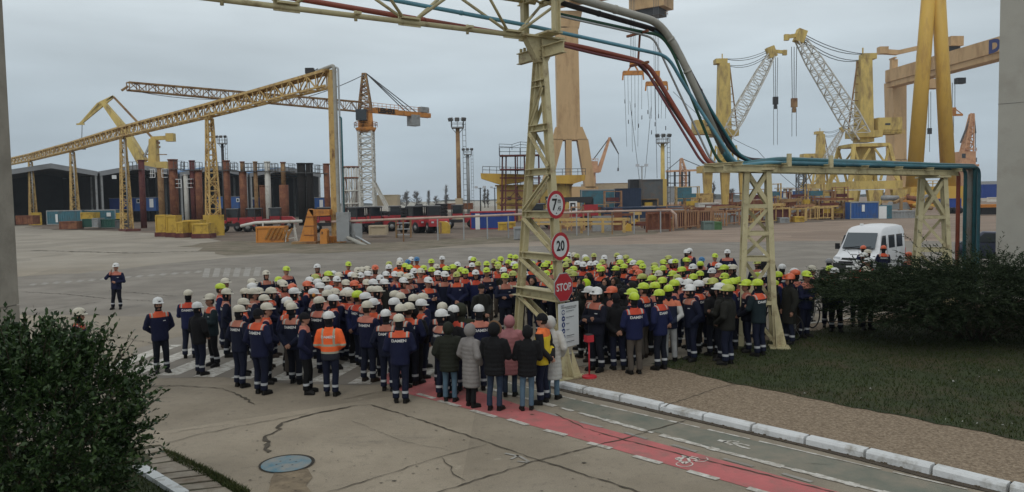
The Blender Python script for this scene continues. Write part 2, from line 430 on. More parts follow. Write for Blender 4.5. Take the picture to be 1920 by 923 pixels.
for i in range(6):
    t = i / 5; x = 388 + 95 * t; y = 512 - 2 * t
    p = [G(x - 9, y + 8), G(x + 3, y + 8.5), G(x + 7, y - 8), G(x - 4, y - 8.5)]
    for q in p: q.z = .009
    fz.add(p, [(0, 1, 2, 3)])
struct('far_crossing', fz, fadedpaint)
# lanes by the kerb: red cycle lane, green footway, white lines
redm = pmat('red cycle lane paint', (.44, .125, .122), .85, var=.18, scale=1.3, dirt=(.28, .13, .115), amt=.4, dscale=2.2, bump=.2, bscale=40)
greenm = pmat('green footway paint', (.125, .138, .11), .88, var=.18, scale=1.2, dirt=(.22, .195, .15), amt=.6, dscale=.9, bump=.2, bscale=40)
sheet('cycle_lane', gpoly([(690, 700), (760, 692), (860, 722), (930, 745), (1000, 768.5), (1285, 845), (1570, 923), (1800, 985), (1620, 985), (1402, 915), (1021, 805), (880, 768), (760, 738)], .006), redm)
sheet('footway_lane', gpoly([(880, 712), (960, 738), (1045, 762), (1345, 842), (1661, 923), (1900, 985), (2150, 985), (1815, 921), (1440, 833), (1040, 741), (960, 716), (920, 706)], .006), greenm)
ln = MB()
def pxline(a, b, w, z=.011, jag=0):
    a = G(*a); b = G(*b); n = max(1, int((b - a).length / .16)) if jag else 1
    for i in range(n):
        p, q = a.lerp(b, i / n), a.lerp(b, (i + 1) / n)
        if jag:
            if rng.random() < .09: continue
            ww = w * rng.uniform(.55, 1.2)
        else: ww = w
        stripe(ln, p, q, ww, z)
pxline((905, 726), (1345, 845), .13, jag=1); pxline((1345, 845), (1880, 981), .13, jag=1)
pxline((1036, 740), (1440, 832), .055, jag=1); pxline((1440, 832), (1815, 919), .05, jag=1); pxline((930, 712), (1036, 740), .055, jag=1)
for a, b in (((783, 739), (815, 748)), ((823, 752), (862, 763)), ((884, 770), (930, 783)), ((953, 787), (990, 798)), ((1021, 807), (1062, 817)), ((1103, 831), (1146, 842)), ((1189, 856), (1240, 870)), ((1290, 884), (1347, 900)), ((1402, 916), (1470, 935))):
    pxline(a, b, .12)
fl = MB(); _l = ln; ln = fl
for a, b in (((1008, 770), (1048, 781)), ((1088, 792), (1129, 802)), ((1172, 812), (1213, 824)), ((1261, 835), (1306, 848)), ((1357, 861), (1412, 876)), ((1467, 889), (1522, 905))):
    pxline(a, b, .085)
for a, b in (((947, 851), (975, 857)), ((975, 857), (992, 867)), ((958, 862), (972, 855)), ((970, 866), (990, 868))): pxline(a, b, .05)
ln = _l
struct('faded_lane_dashes', fl, fadedpaint)
pxline((1087, 657), (1180, 642), .1); pxline((1180, 642), (1330, 620), .1)
struct('lane_lines', ln, paint)
# cycle symbol and arrow painted flat on the lanes
def flat_arc(mb, c, r, w, e1, e2, z, a0=0, a1=2 * math.pi, n=26):
    vs = []
    for i in range(n + 1):
        a = a0 + (a1 - a0) * i / n
        for rr in (r - w / 2, r + w / 2):
            p = c + e1 * (rr * math.cos(a)) + e2 * (rr * math.sin(a)); p.z = z; vs.append(p)
    mb.add(vs, [(2 * i, 2 * i + 1, 2 * i + 3, 2 * i + 2) for i in range(n)])
def px2(mb, pts, w, z=.012):
    pts = [G(*p) for p in pts]
    for a, b in zip(pts[:-1], pts[1:]): stripe(mb, a, b, w, z)
cy = MB()
cA = G(1283.5, 871.5); cB = G(1312, 862.5)
ea = (G(1299, 871.5) - cA); eb = (G(1283.5, 866.7) - cA)
flat_arc(cy, cA, 1, .16, ea, eb, .012)
flat_arc(cy, cB, 1, .16, ea, eb, .012, -2.5, .65)
px2(cy, [(1283, 871), (1274, 864), (1267, 861.5), (1276, 859)], .05)
px2(cy, [(1274, 864), (1283, 858), (1300, 861), (1311, 863)], .05)
px2(cy, [(1283, 871), (1293, 866), (1288, 857)], .045)
px2(cy, [(1300, 866), (1311, 863), (1304, 858.5), (1296, 857)], .045)
px2(cy, [(1279, 857), (1286, 855.5)], .06)
struct('cycle_symbol', cy, pmat('symbol paint', (.56, .50, .45), .85, var=.12, scale=3, dirt=(.4, .2, .17), amt=.3, dscale=4))
ar = MB()
px2(ar, [(1347, 826.5), (1360, 829.5)], .10); px2(ar, [(1358, 829.5), (1373, 828), (1386, 829.5)], .045)
px2(ar, [(1358, 829), (1372, 836)], .07); px2(ar, [(1372, 831), (1390, 833.5), (1405, 837)], .05); px2(ar, [(1376, 832.5), (1390, 839), (1406, 843)], .06)
struct('arrow_marking', ar, paint)

# cracks and joints
cr_ = MB()
def crack(pxs, w, j=.03):
    pts = [G(*p) for p in pxs]; fine = []
    for a, b in zip(pts[:-1], pts[1:]):
        n = max(1, int((b - a).length / .12))
        for i in range(n): fine.append(a.lerp(b, i / n) + Vector((rng.uniform(-j, j), rng.uniform(-j, j), 0)))
    fine.append(pts[-1]); vs = []
    for i, p in enumerate(fine):
        d = (fine[min(i + 1, len(fine) - 1)] - fine[max(0, i - 1)]).normalized(); n = Vector((-d.y, d.x, 0)) * (w * .62 * rng.uniform(.3, 1.3) / 2)
        if i in (0, len(fine) - 1): n *= .3
        for q in (p + n, p - n): q.z = .014; vs.append(q)
    cr_.add(vs, [(2 * i, 2 * i + 1, 2 * i + 3, 2 * i + 2) for i in range(len(fine) - 1)])
crack([(262, 727), (280, 725), (335, 724), (418, 729), (442, 739)], .05); crack([(442, 739), (462, 749), (477, 759)], .10)
crack([(506, 852), (501, 838), (497, 822), (521, 806), (529, 794)], .13, .06); crack([(529, 794), (569, 782), (616, 771), (671, 761)], .085, .03)
crack([(671, 761), (695, 760), (794, 790), (913, 830), (1000, 861), (1024, 868), (1196, 923), (1300, 960)], .06, .02)
crack([(600, 930), (620, 923), (826, 858), (913, 834)], .035, .02); crack([(826, 858), (846, 877), (850, 890), (873, 903)], .03, .03)
crack([(800, 930), (826, 923), (1000, 867), (1168, 824), (1287, 789)], .05, .02)
crack([(1040, 776), (1096, 804), (1163, 824), (1307, 861), (1455, 896), (1560, 924), (1680, 955)], .05, .02)
crack([(307, 834), (378, 814), (462, 798), (549, 782), (580, 775)], .03, .03); crack([(310, 815), (360, 806), (430, 797)], .02, .03)
crack([(640, 750), (700, 738), (760, 728)], .035, .02); crack([(660, 790), (760, 830), (840, 845)], .012, .02)
crack([(450, 879), (480, 876), (500, 876)], .03); crack([(40, 548), (120, 552), (200, 560), (300, 566)], .1, .1); crack([(200, 545), (330, 556)], .09, .1)
crack([(40, 600), (100, 580), (190, 566)], .06, .1); crack([(150, 620), (260, 640), (330, 652)], .05, .08); crack([(1510, 870), (1560, 874)], .02)
crack([(60, 470), (250, 475), (420, 470)], .3, .4); crack([(420, 505), (700, 500)], .12, .2)
struct('ground_cracks', cr_, pmat('crack dirt', (.07, .058, .042), .95, var=.5, scale=6))
# spots of dirt, crumbs and puddled stains on the near concrete
sp_ = MB()
for i in range(140):
    x, y = rng.uniform(300, 1150), rng.uniform(735, 940); p = G(x, y); r = rng.uniform(.006, .022) * (1.8 if rng.random() < .08 else 1)
    k = rng.randint(5, 7); a0 = rng.uniform(0, 6)
    sp_.add([(p.x + r * rng.uniform(.6, 1.8) * math.cos(a0 + 6.283 * j / k), p.y + r * rng.uniform(.5, 1) * math.sin(a0 + 6.283 * j / k), .0135) for j in range(k)], [tuple(range(k))])
tag(sp_.build('dirt_specks', pmat('dirt speck', (.07, .06, .045), .95)), 'dark specks of dirt scattered over the grey concrete road', 'dirt', kind='stuff')
sheet('broken_concrete', gpoly([(520, 886), (552, 884), (578, 880), (583, 897), (578, 912), (570, 940), (500, 945), (505, 915)], .011, .05, .25), pmat('broken concrete', (.20, .155, .10), .95, var=.3, scale=3, dirt=(.10, .075, .05), amt=.4, dscale=4, bump=.5, bscale=12))

# kerb of separate stones around the island with the pipe bridge, path, lawn
KERB = [(2250, 1010), (1824, 912), (1625, 862), (1455, 822), (1312, 789), (1193, 761), (1084, 737), (1040, 727), (990, 713), (960, 702), (948, 694), (953, 687), (985, 680), (1066, 671), (1137, 660), (1250, 645), (1400, 628), (1560, 606), (1900, 563), (2300, 525)]
kp = [G(*p) for p in KERB]
def resample(pts, step):
    o = [pts[0]]; acc = 0.0
    for a, b in zip(pts[:-1], pts[1:]):
        l = (b - a).length; d = (b - a) / l; t = step - acc
        while t <= l: o.append(a + d * t); t += step
        acc = (acc + l) % step
    return o
ks = resample(kp, .98)
KH = .13
def offs(pts, w):
    o = []
    for i, p in enumerate(pts):
        d = (pts[min(i + 1, len(pts) - 1)] - pts[max(0, i - 1)]).normalized(); o.append(p + Vector((d.y, -d.x, 0)) * w)
    return o
kin = offs(ks, .2)
if (kin[5] - Vector((8, 18, 0))).length > (ks[5] - Vector((8, 18, 0))).length: kin = offs(ks, -.2)
kb = MB(); nface = 0
for i in range(len(ks) - 1):
    a, b, c, d = ks[i], ks[i + 1], kin[i + 1], kin[i]
    e = (b - a).normalized() * .022
    a, d = a + e, d + e; b, c = b - e, c - e
    h0, h1 = KH + rng.uniform(-.008, .01), KH + rng.uniform(-.008, .01)
    up = lambda p, h: Vector((p.x, p.y, h))
    ins = .035
    vs = []
    for (f, k, h) in ((a, d, h0), (b, c, h1)):
        w = (k - f)
        vs += [up(f, -.05), up(f + w * .05, h - ins), up(f + w * .2, h), up(k, h), up(k, -.05)]
    mi = 0 if ks[i].y < 18.2 else 1
    kb.add(vs, [(0, 5, 6, 1), (1, 6, 7, 2), (2, 7, 8, 3), (3, 8, 9, 4), (0, 1, 2, 3, 4), (9, 8, 7, 6, 5)], mi)
bmk = kb
struct('kerb', kb, [pmat('whitewashed kerb', (.58, .59, .585), .85, var=.12, scale=2.5, dirt=(.24, .22, .18), amt=.26, dscale=2.2, bump=.3, bscale=25), pmat('grey kerb', (.36, .34, .30), .9, var=.15, scale=2, dirt=(.22, .2, .16), amt=.4, bump=.3)])
gl = MB(); go = offs(ks, -.13 if (kin[5] - offs(ks, .2)[5]).length < .1 else .13)
go = [p + Vector((rng.uniform(-.03, .03), rng.uniform(-.03, .03), 0)) for p in go]
for i in range(len(ks) - 1):
    if ks[i].y > 19: break
    gl.add([Vector((p.x, p.y, .013)) for p in (ks[i], ks[i + 1], go[i + 1], go[i])], [(0, 1, 2, 3)])
struct('gutter_dirt', gl, pmat('gutter dirt', (.065, .05, .035), .95, var=.4, scale=5))
pathm = pmat('exposed pebble path', (.155, .112, .073), .95, var=.6, scale=17, dirt=(.33, .26, .18), amt=.5, dscale=22, bump=.6, bscale=60)
isl = [Vector((p.x, p.y, KH - .012)) for p in kin]
sheet('gravel_path', isl, pathm)
apron = [G(x, y, KH) for x, y in ((1070, 684), (1150, 694), (1228, 684), (1290, 668), (1350, 655), (1420, 640), (1250, 649), (1137, 664), (1075, 675), (1000, 684))]
for p in apron: p.z = KH - .006
sheet('concrete_apron', apron, pmat('apron concrete', (.25, .22, .17), .9, var=.2, scale=1, dirt=(.16, .13, .1), amt=.4, bump=.2))
LAWN = [(1222, 682), (1262, 690), (1300, 700), (1383, 720), (1480, 738), (1575, 757), (1680, 778), (1786, 800), (1920, 826), (2250, 892), (2700, 700), (2300, 530), (1900, 569), (1560, 613), (1420, 641), (1345, 657), (1280, 670)]
lp = []
for i, p in enumerate(LAWN):
    a = G(*p, KH); b = G(*LAWN[(i + 1) % len(LAWN)], KH); n = max(1, min(40, int((b - a).length / .25)))
    for k in range(n): lp.append(a.lerp(b, k / n) + Vector((rng.uniform(-.05, .05), rng.uniform(-.08, .08), 0)))
for p in lp: p.z = KH - .002
lawnm = pmat('winter turf', (.026, .036, .010), .95, var=.45, scale=1.6, dirt=(.055, .042, .02), amt=.38, dscale=.7, bump=.6, bscale=14)
sheet('lawn', lp, lawnm)
crk2 = MB(); _c = cr_; cr_ = crk2
def crz(pxs, w, z):
    k0 = len(cr_.v); crack(pxs, w, .02)
    for i in range(k0, len(cr_.v)):
        v = Vector(cr_.v[i]); q = CAMP + (v - CAMP) * ((CAM_H - z) / (CAM_H - v.z)); cr_.v[i] = (q.x, q.y, z)
crz([(1236, 768), (1254, 759), (1290, 748), (1340, 730), (1383, 720)], .045, KH - .007)
crz([(1072, 690), (1140, 680)], .05, KH - .004); crz([(1190, 684), (1225, 683)], .04, KH - .003)
struct('path_cracks', crk2, pmat('crack dirt', (.055, .045, .03)))
cr_ = _c
def inpoly(x, y, poly):
    c = False; n = len(poly)
    for i in range(n):
        a, b = poly[i], poly[i - 1]
        if (a.y > y) != (b.y > y) and x < (b.x - a.x) * (y - a.y) / (b.y - a.y) + a.x: c = not c
    return c
ISL = [Vector((p.x, p.y, 0)) for p in ks]
def gz(x, y): return KH - .004 if inpoly(x, y, ISL) else .006

def blades(name, poly, n, label, cols, hmin, hmax, ymax=60, zb=KH, keep=None):
    xs = [p.x for p in poly]; ys = [p.y for p in poly]; P = []; 
    rr = np.random.RandomState(5)
    vs = []; tries = 0
    while len(P) < n and tries < n * 12:
        tries += 1
        y = min(ys) + (min(max(ys), ymax) - min(ys)) * rr.rand() ** 1.3; x = min(xs) + (min(max(xs), 17) - min(xs)) * rr.rand()
        if inpoly(x, y, poly) and (keep is None or keep(x, y)): P.append((x, y))
    P = np.array(P); k = len(P)
    a = rr.rand(k) * 6.283; w = .006 + rr.rand(k) * .008; h = hmin + (hmax - hmin) * rr.rand(k); lean = rr.randn(k, 2) * .03
    V = np.zeros((k, 3, 3)); dx = np.stack([np.cos(a) * w, np.sin(a) * w], 1)
    V[:, 0, :2] = P - dx; V[:, 1, :2] = P + dx; V[:, 2, :2] = P + lean; V[:, :2, 2] = zb - .01; V[:, 2, 2] = zb + h
    me = bpy.data.meshes.new(name); me.from_pydata(V.reshape(-1, 3).tolist(), [], np.arange(k * 3).reshape(k, 3).tolist())
    at = me.attributes.new('tint', 'FLOAT', 'FACE'); at.data.foreach_set('value', rr.rand(k).astype(np.float32))
    me.materials.append(leafmat(name + ' blade', *cols)); o = bpy.data.objects.new(name, me); COL.objects.link(o)
    return tag(o, label, 'grass', kind='stuff')
def leafmat(name, c0, c1, rough=.7, spec=.12, trans=.0):
    mt = bpy.data.materials.new(name); mt.use_nodes = True; t = mt.node_tree; b = t.nodes['Principled BSDF']
    at = N(t, 'ShaderNodeAttribute', attribute_name='tint'); q = N(t, 'ShaderNodeMix', data_type='RGBA')
    L(t, at.outputs['Fac'], q.inputs[0]); q.inputs[6].default_value = (*c0, 1); q.inputs[7].default_value = (*c1, 1)
    L(t, q.outputs[2], b.inputs['Base Color']); b.inputs['Roughness'].default_value = rough; b.inputs['Specular IOR Level'].default_value = spec
    return mt

blades('grass', lp, 42000, 'short dark winter grass of the lawn beside the pebble path', ((.016, .032, .006), (.046, .052, .014)), .02, .07, ymax=30)
# bottom left: paving strips with weeds, whitewashed kerb stone, small lawn
soil = pmat('dark soil', (.06, .05, .03), .95, var=.4, scale=4, dirt=(.05, .06, .02), amt=.5, dscale=3)
sheet('soil_strip', gpoly([(250, 838), (300, 836), (345, 858), (410, 890), (470, 930), (520, 960), (330, 975), (300, 905), (240, 860)], .006, .05, .3), soil)
pv = MB(); L0, L1 = G(262, 846), G(352, 962); Rr0, Rr1 = G(302, 838), G(492, 950)
NP = 11
for i in range(NP):
    t0, t1 = (i + .08) / NP, (i + .86 + rng.uniform(-.06, .05)) / NP
    a, b, c, d = L0.lerp(L1, t0), Rr0.lerp(Rr1, t0), Rr0.lerp(Rr1, t1), L0.lerp(L1, t1)
    s_ = rng.uniform(.0, .12); b = b.lerp(a, s_); c = c.lerp(d, s_)
    if i < 2: a = a.lerp(b, .15); d = d.lerp(c, .15)
    q = [Vector((p.x + rng.uniform(-.02, .02), p.y + rng.uniform(-.02, .02), -.02)) for p in (a, b, c, d)]
    pv.prism([q[0], q[3], q[2], q[1]], (0, 0, .035 + rng.uniform(0, .012)))
struct('paving_strips', pv, pmat('old paving', (.27, .235, .185), .9, var=.18, scale=3, dirt=(.17, .13, .09), amt=.45, dscale=2, bump=.3))
wk = MB(); a, b = G(259, 881), G(345, 935); d = (b - a).normalized(); n = Vector((-d.y, d.x, 0))
for i in range(2):
    p, q = a.lerp(b, i * .5 + .01), a.lerp(b, i * .5 + .49)
    wk.prism([p - n * .08 + Vector((0, 0, -.02)), q - n * .08 + Vector((0, 0, -.02)), q + n * .08 + Vector((0, 0, -.02)), p + n * .08 + Vector((0, 0, -.02))], (0, 0, .11))
struct('white_kerb', wk, pmat('whitewash', (.62, .64, .63), .85, var=.08, scale=4, dirt=(.3, .28, .24), amt=.22, dscale=4, bump=.3))
ll = [G(*p) for p in ((335, 940), (255, 884), (200, 850), (-500, 820), (-900, 1100), (335, 1100))]
for p in ll: p.z = .02
sheet('side_lawn', ll, lawnm)
blades('grass', [Vector(p) for p in ll], 9000, 'dark grass in the corner lawn under the broadleaf bush', ((.03, .05, .014), (.07, .08, .03)), .03, .08, zb=.02, keep=lambda x, y: x > -9)
we = [G(*p) for p in ((300, 842), (330, 852), (352, 863), (405, 888), (470, 925), (440, 925), (395, 900), (350, 880), (320, 862))]
blades('weeds', we, 2600, 'weeds growing along the edge of the old paving strips', ((.03, .05, .014), (.07, .07, .025)), .02, .07, zb=.01)

lt = MB()
for i in range(34):
    k = rng.random(); p = G(rng.uniform(1250, 1900), rng.uniform(690, 830), KH)
    if not inpoly(p.x, p.y, lp): continue
    r = rng.uniform(.008, .022); a0 = rng.uniform(0, 3)
    lt.add([(p.x + r * math.cos(a0 + j * 1.257), p.y + r * math.sin(a0 + j * 1.257), KH + rng.uniform(.01, .04)) for j in range(5)], [(0, 1, 2, 3, 4)])
tag(lt.build('litter', pmat('pale litter', (.34, .34, .31), .8)), 'tiny pale scraps of litter scattered on the lawn', 'litter', kind='stuff')
gd_ = MB()
for i in range(420):
    j = rng.randrange(len(ks) - 1)
    if ks[j].y > 19: continue
    q = ks[j].lerp(ks[j + 1], rng.random()); n_ = (q - kin[j]).normalized(); q = q + Vector((n_.x, n_.y, 0)) * rng.uniform(-.0, .16); r = rng.uniform(.008, .03)
    gd_.prism([(q.x + r * math.cos(k * 1.57 + i), q.y + r * math.sin(k * 1.57 + i), .012) for k in range(4)], (0, 0, r * .7))
tag(gd_.build('gutter_debris', pmat('gutter crumbs', (.10, .08, .055), .95, var=.5, scale=9)), 'crumbs of soil and grit lying along the foot of the kerb', 'debris', kind='stuff')
# ================================================================== walls at the sides of the view
Vz = Vector((0, 0, 1))
def at_h(px, py, Y): return A(px, py, Y)
# left pillar: concrete column with two joints
pe = A(37, 590, 14.1); X1 = pe.x; X0 = X1 - 1.3
pl = MB()
for z0, z1 in ((-.1, 1.58), (1.6, 2.35), (2.37, 9.5)):
    pl.box(((X0 + X1) / 2, 13.55, (z0 + z1) / 2), (1.3, 1.1, z1 - z0))
pl.box(((X0 + X1) / 2, 13.55, 4.7), (1.24, 1.04, 9.2))
solo('concrete_pillar', pl, M['conc'], 'tall weathered concrete pillar with cast joints at the left edge', 'pillar', org=((X0 + X1) / 2, 13.55, 0))
we_ = A(1868, 400, 25.0)
wq = Matrix.Rotation(R(-40), 3, 'Z'); wc = we_ + wq @ Vector((4, 3, 0))
wl = MB(); wl.box((wc.x, wc.y, 7), (8, 6, 14.2), rot=wq)
for z in (.9, 6.9, 10.2): wl.box((wc.x, wc.y, z), (8.012, 6.012, .02), mi=1, rot=wq)
solo('building_wall', wl, [pmat('rendered wall', (.36, .345, .30), .9, var=.07, scale=1.2, dirt=(.29, .27, .23), amt=.35, dscale=.5, bump=.2, bscale=20), pmat('joint', (.2, .19, .17), .9)], 'blank grey rendered corner of a building at the right edge', 'building', org=(wc.x, wc.y, 0))

# ================================================================== pipe bridge
RB = G(1060, 706, KH); RB.z = KH                                   # right foot
LB = A(967, 690, RB.y + 1.7); LB.z = KH
TH = 7.75
TC = A(1013, 76, (RB.y + LB.y) / 2); TC.z = TH
def leg_pts(base, side): 
    top = TC + (base - TC) * Vector((1, 1, 0)).x * 0
    d = (RB - LB).normalized()
    return base, Vector((TC.x, TC.y, TH)) + d * (.06 * side)
t1 = thing('support_tower', 'tall cream steel A-frame tower carrying the road signs and the truss', 'tower', ((RB + LB) / 2 * Vector((1, 1, 1)).x if False else ((RB.x + LB.x) / 2, (RB.y + LB.y) / 2, KH)))
d_rl = (RB - LB).normalized(); n_rl = Vector((-d_rl.y, d_rl.x, 0))
def Ibeam(mb, p0, p1, w, h, updir, t=.018):
    "I section between two points; updir is the web's direction"
    p0 = Vector(p0); p1 = Vector(p1); d = (p1 - p0).normalized(); b = Vector(updir); b = (b - d * b.dot(d)).normalized(); a = d.cross(b)
    for (ca, cb, sa, sb) in ((0, h / 2, w, t), (0, -h / 2, w, t), (0, 0, t, h - t)):
        c = a * ca + b * cb
        vs = [p + c + a * (x * sa / 2) + b * (y * sb / 2) for p in (p0, p1) for x, y in ((-1, -1), (1, -1), (1, 1), (-1, 1))]
        mb.add(vs, [(3, 2, 1, 0), (4, 5, 6, 7), (0, 1, 5, 4), (1, 2, 6, 5), (2, 3, 7, 6), (3, 0, 4, 7)])
Lb, Lt = leg_pts(LB, -1); Rb, Rt = leg_pts(RB, 1)
def Lp(z): return Lb.lerp(Lt, (z - KH) / (TH - KH))
def Rp(z): return Rb.lerp(Rt, (z - KH) / (TH - KH))
for nm, b_, f in (('leg', Lb, Lp), ('leg', Rb, Rp)):
    mb = MB(); Ibeam(mb, f(KH), f(TH), .135, .165, d_rl); mb.box((f(KH + 3.8) + Vector((0, 0, 0))), (.001, .001, .001)); mb.build('leg', M['cream'], t1)
    fp = MB(); fp.box((b_.x, b_.y, KH + .012), (.62, .75, .03), math.atan2(d_rl.y, d_rl.x))
    for s_ in (-1, 1):
        for k in (-.12, .12):
            o = b_ + n_rl * 0 + d_rl * k
            fp.prism([o + n_rl * (s_ * .09) + Vz * .03, o + n_rl * (s_ * .34) + Vz * .03, o + n_rl * (s_ * .1) + Vz * .62], d_rl * .014)
    for s_ in (-1, 1):
        fp.prism([b_ + d_rl * (s_ * .11) + Vz * .03 - n_rl * .007, b_ + d_rl * (s_ * .33) + Vz * .03 - n_rl * .007, b_ + d_rl * (s_ * .11) + Vz * .65 - n_rl * .007], n_rl * .014)
    for x in (-.25, .25):
        for y in (-.3, .3):
            q = b_ + d_rl * x + n_rl * y; fp.tube([q + Vz * .02, q + Vz * .07], .02, 6)
    fp.build('base_plate', M['cream'], t1)
def hz(px, py, f):   # height where a leg crosses that picture row
    lo, hi = KH, TH
    for _ in range(40):
        mid_ = (lo + hi) / 2
        if pix(f(mid_))[1] > py: lo = mid_
        else: hi = mid_
    return lo
lev = [hz(0, y, Rp) for y in (640, 556, 483, 402, 321, 238, 155, 100)]
for i, z in enumerate(lev):
    if i == 0: continue
    mb = MB(); a, b = Lp(z), Rp(z)
    ex = .16 if i == 1 else .035
    dd = (b - a).normalized()
    Ibeam(mb, a - dd * ex - n_rl * .0, b + dd * ex, .2 if i > 1 else .34, .14 if i > 1 else .2, Vz); mb.build('crossbar', M['cream'], t1)
dg = [(1, 0, 'L'), (2, 1, 'L'), (3, 2, 'L'), (4, 3, 'R'), (5, 4, 'L'), (6, 5, 'R')]
for u, l, s_ in dg:
    mb = MB(); zu, zl = lev[u] - .1, lev[l] + .1
    a, b = (Lp(zu), Rp(zl)) if s_ == 'L' else (Rp(zu), Lp(zl))
    for o in (-.085, .085):
        mb.beam(a + n_rl * o, b + n_rl * o, .012, .12); mb.beam(a + n_rl * (o * 1.25), b + n_rl * (o * 1.25), .06, .012)
    mb.build('brace', M['cream'], t1)
PD = (Vector((6.85, 21.3, 0)) - Vector((TC.x, TC.y, 0))).normalized()      # line of the pipe run
PL = Vector((-.84, -.545, 0)).normalized()                                   # truss runs off to the near left
PN = Vector((-PL.y, PL.x, 0));  PN = PN if PN.y < 0 else -PN                  # toward the viewer
cap = MB()
cap.box((TC.x, TC.y, TH + .06), (1.1, .42, .04), math.atan2(PL.y, PL.x)); cap.box((TC.x, TC.y, TH + .1), (.4, 1.2, .04), math.atan2(PL.y, PL.x))
cap.prism([TC - PL * .45 + Vz * .04 - PN * .1, TC + PL * .45 + Vz * .04 - PN * .1, TC + PL * .13 + Vz * (-.5) - PN * .1, TC - PL * .13 + Vz * (-.5) - PN * .1], PN * .2)
cap.build('cap_plate', M['cream'], t1)
br = MB()  # bracket beam carrying red pipe and blue pipe, one each side
for z, w in ((TH - .28, 1.0),):
    Ibeam(br, TC + PN * w * .9 + Vz * (z - TH), TC - PN * w * .9 + Vz * (z - TH), .14, .24, Vz)
    for k in range(5): br.box(tuple(TC - PN * (.2 + k * .15) + Vz * (z - TH + .17)), (.06, .05, .12), .3)
for s_ in (-1, 1):
    Ibeam(br, TC + PN * (.62 * s_) + Vz * .1, TC + PN * (.62 * s_) + Vz * 1.15, .14, .14, PL)
Ibeam(br, TC + PN * .85 + Vz * 1.05, TC - PN * .85 + Vz * 1.05, .12, .16, Vz)
br.build('pipe_bracket', M['cream'], t1)

# truss bridge going out over the road to the near left (inverted triangle: one bottom chord, two top chords)
NB = 5; LBAY = 2.55
tr = thing('pipe_truss', 'cream steel truss bridge leaving the A-frame tower to the upper left', 'truss', tuple(TC + PL * 4))
b0 = TC + Vz * .06
def bt(t): return b0 + PL * (.75 + t)
top_n = lambda t: b0 + PL * t + PN * .62 + Vz * .98
top_f = lambda t: b0 + PL * t - PN * .62 + Vz * .98
TL = NB * LBAY
bc = MB(); bc.tube([b0 + PL * .0, b0 + PL * (.9 + TL)], .055, 8); bc.build('bottom_chord', M['cream'], tr)
for f in (top_n, top_f):
    c = MB(); c.tube([f(-.3), f(TL + .6)], .06, 8); c.build('top_chord', M['cream'], tr)
for i in range(NB + 1):
    p = bt(i * LBAY); g = MB(); g.box(tuple(p + Vz * .02), (.5, .03, .2), math.atan2(PL.y, PL.x)); g.box(tuple(p + Vz * .07), (.4, .22, .03), math.atan2(PL.y, PL.x)); g.build('gusset', M['cream'], tr)
    if i < NB:
        g = MB(); q = bt((i + .5) * LBAY - .1); g.box(tuple(q + Vz * .03), (.1, .38, .05), math.atan2(PL.y, PL.x)); g.tube([q - Vz * .1, q + Vz * .1], .035, 6); g.build('hanger', M['cream'], tr)
for i in range(NB + 1):
    p = bt(i * LBAY)
    for f in (top_n, top_f):
        for s_ in (-1, 1):
            t = .75 + i * LBAY + s_ * LBAY * .5
            d = MB(); d.tube([p + PL * (s_ * .12) + Vz * .05, f(t)], .035, 6); d.build('diagonal', M['cream'], tr)
for i in range(NB + 1):
    t = .75 + i * LBAY - LBAY / 2
    d = MB(); Ibeam(d, top_n(t) + PN * .15, top_f(t) - PN * .15, .1, .12, Vz); d.build('crossbar', M['cream'], tr)
    if i: 
        d = MB(); d.tube([top_n(t), top_f(t - LBAY)], .03, 6); d.build('wind_brace', M['cream'], tr)

# middle and end supports
def tower4(name, label, c, hb, ht, wb, wt, rz, lv, xtop=True, foot=True):
    t = thing(name, label, 'tower', (0, 0, 0))
    cs = [Vector((x, y, 0)) for x, y in ((-1, -1), (1, -1), (1, 1), (-1, 1))]
    P = lambda k, z: Vector((cs[k].x * (wb + (wt - wb) * z / ht), cs[k].y * (wb + (wt - wb) * z / ht), z))
    for k in range(4):
        m_ = MB(); a, b = P(k, 0), P(k, ht); m_.beam(a, b, .13, .13)
        if foot and k == 1:
            e = cs[k]
            m_.prism([a + Vector((0, -.008, 0)), a + Vector((e.x * .28, -.008, 0)), P(k, ht * .26) + Vector((e.x * .06, -.008, 0))], (0, .016, 0)); m_.prism([a + Vector((-.008, 0, 0)), a + Vector((-.008, e.y * .28, 0)), P(k, ht * .26) + Vector((-.008, e.y * .06, 0))], (.016, 0, 0))
            m_.box((a.x + e.x * .08, a.y + e.y * .08, .015), (.5, .5, .03))
        m_.build('leg', M['cream'], t)
    for z in lv:
        m_ = MB()
        for k in range(4): m_.beam(P(k, z), P((k + 1) % 4, z), .09, .1)
        m_.build('crossbar', M['cream'], t)
    zz = [0.1] + lv + [ht]
    for i in range(len(zz) - 1):
        for k in range(4):
            q = (k + 1) % 4; m_ = MB()
            fl = (i % 2 == 0)
            if i == len(zz) - 2 and xtop:
                m_.beam(P(k, zz[i]), P(q, zz[i + 1]), .02, .11); m_.beam(P(q, zz[i]), P(k, zz[i + 1]), .02, .11)
            elif fl: m_.beam(P(k, zz[i + 1]), P(q, zz[i]), .02, .09)
            else: m_.beam(P(q, zz[i + 1]), P(k, zz[i]), .02, .09)
            m_.build('brace', M['cream'], t)
    m_ = MB(); m_.box((0, 0, ht + .05), (wt * 2 + .3, wt * 2 + .3, .06)); m_.build('cap_plate', M['cream'], t)
    t.location = c; t.rotation_euler = (0, 0, rz)
    return t
T2 = Vector((6.56, 20.68, KH)); T3 = Vector((14.25, 26.2, KH))
_a2 = math.atan2(.55, .83)
tower4('support_tower', 'short cream lattice tower standing in the crowd on the lawn edge', T2, 0, 4.62, .44, .27, -.22, [1.15, 2.3, 2.98, 3.7])
tower4('support_tower', 'short cream lattice tower between the white van and the vertical pipes', T3, 0, 4.45, .56, .33, -.36, [1.0, 2.05, 3.15], foot=False)
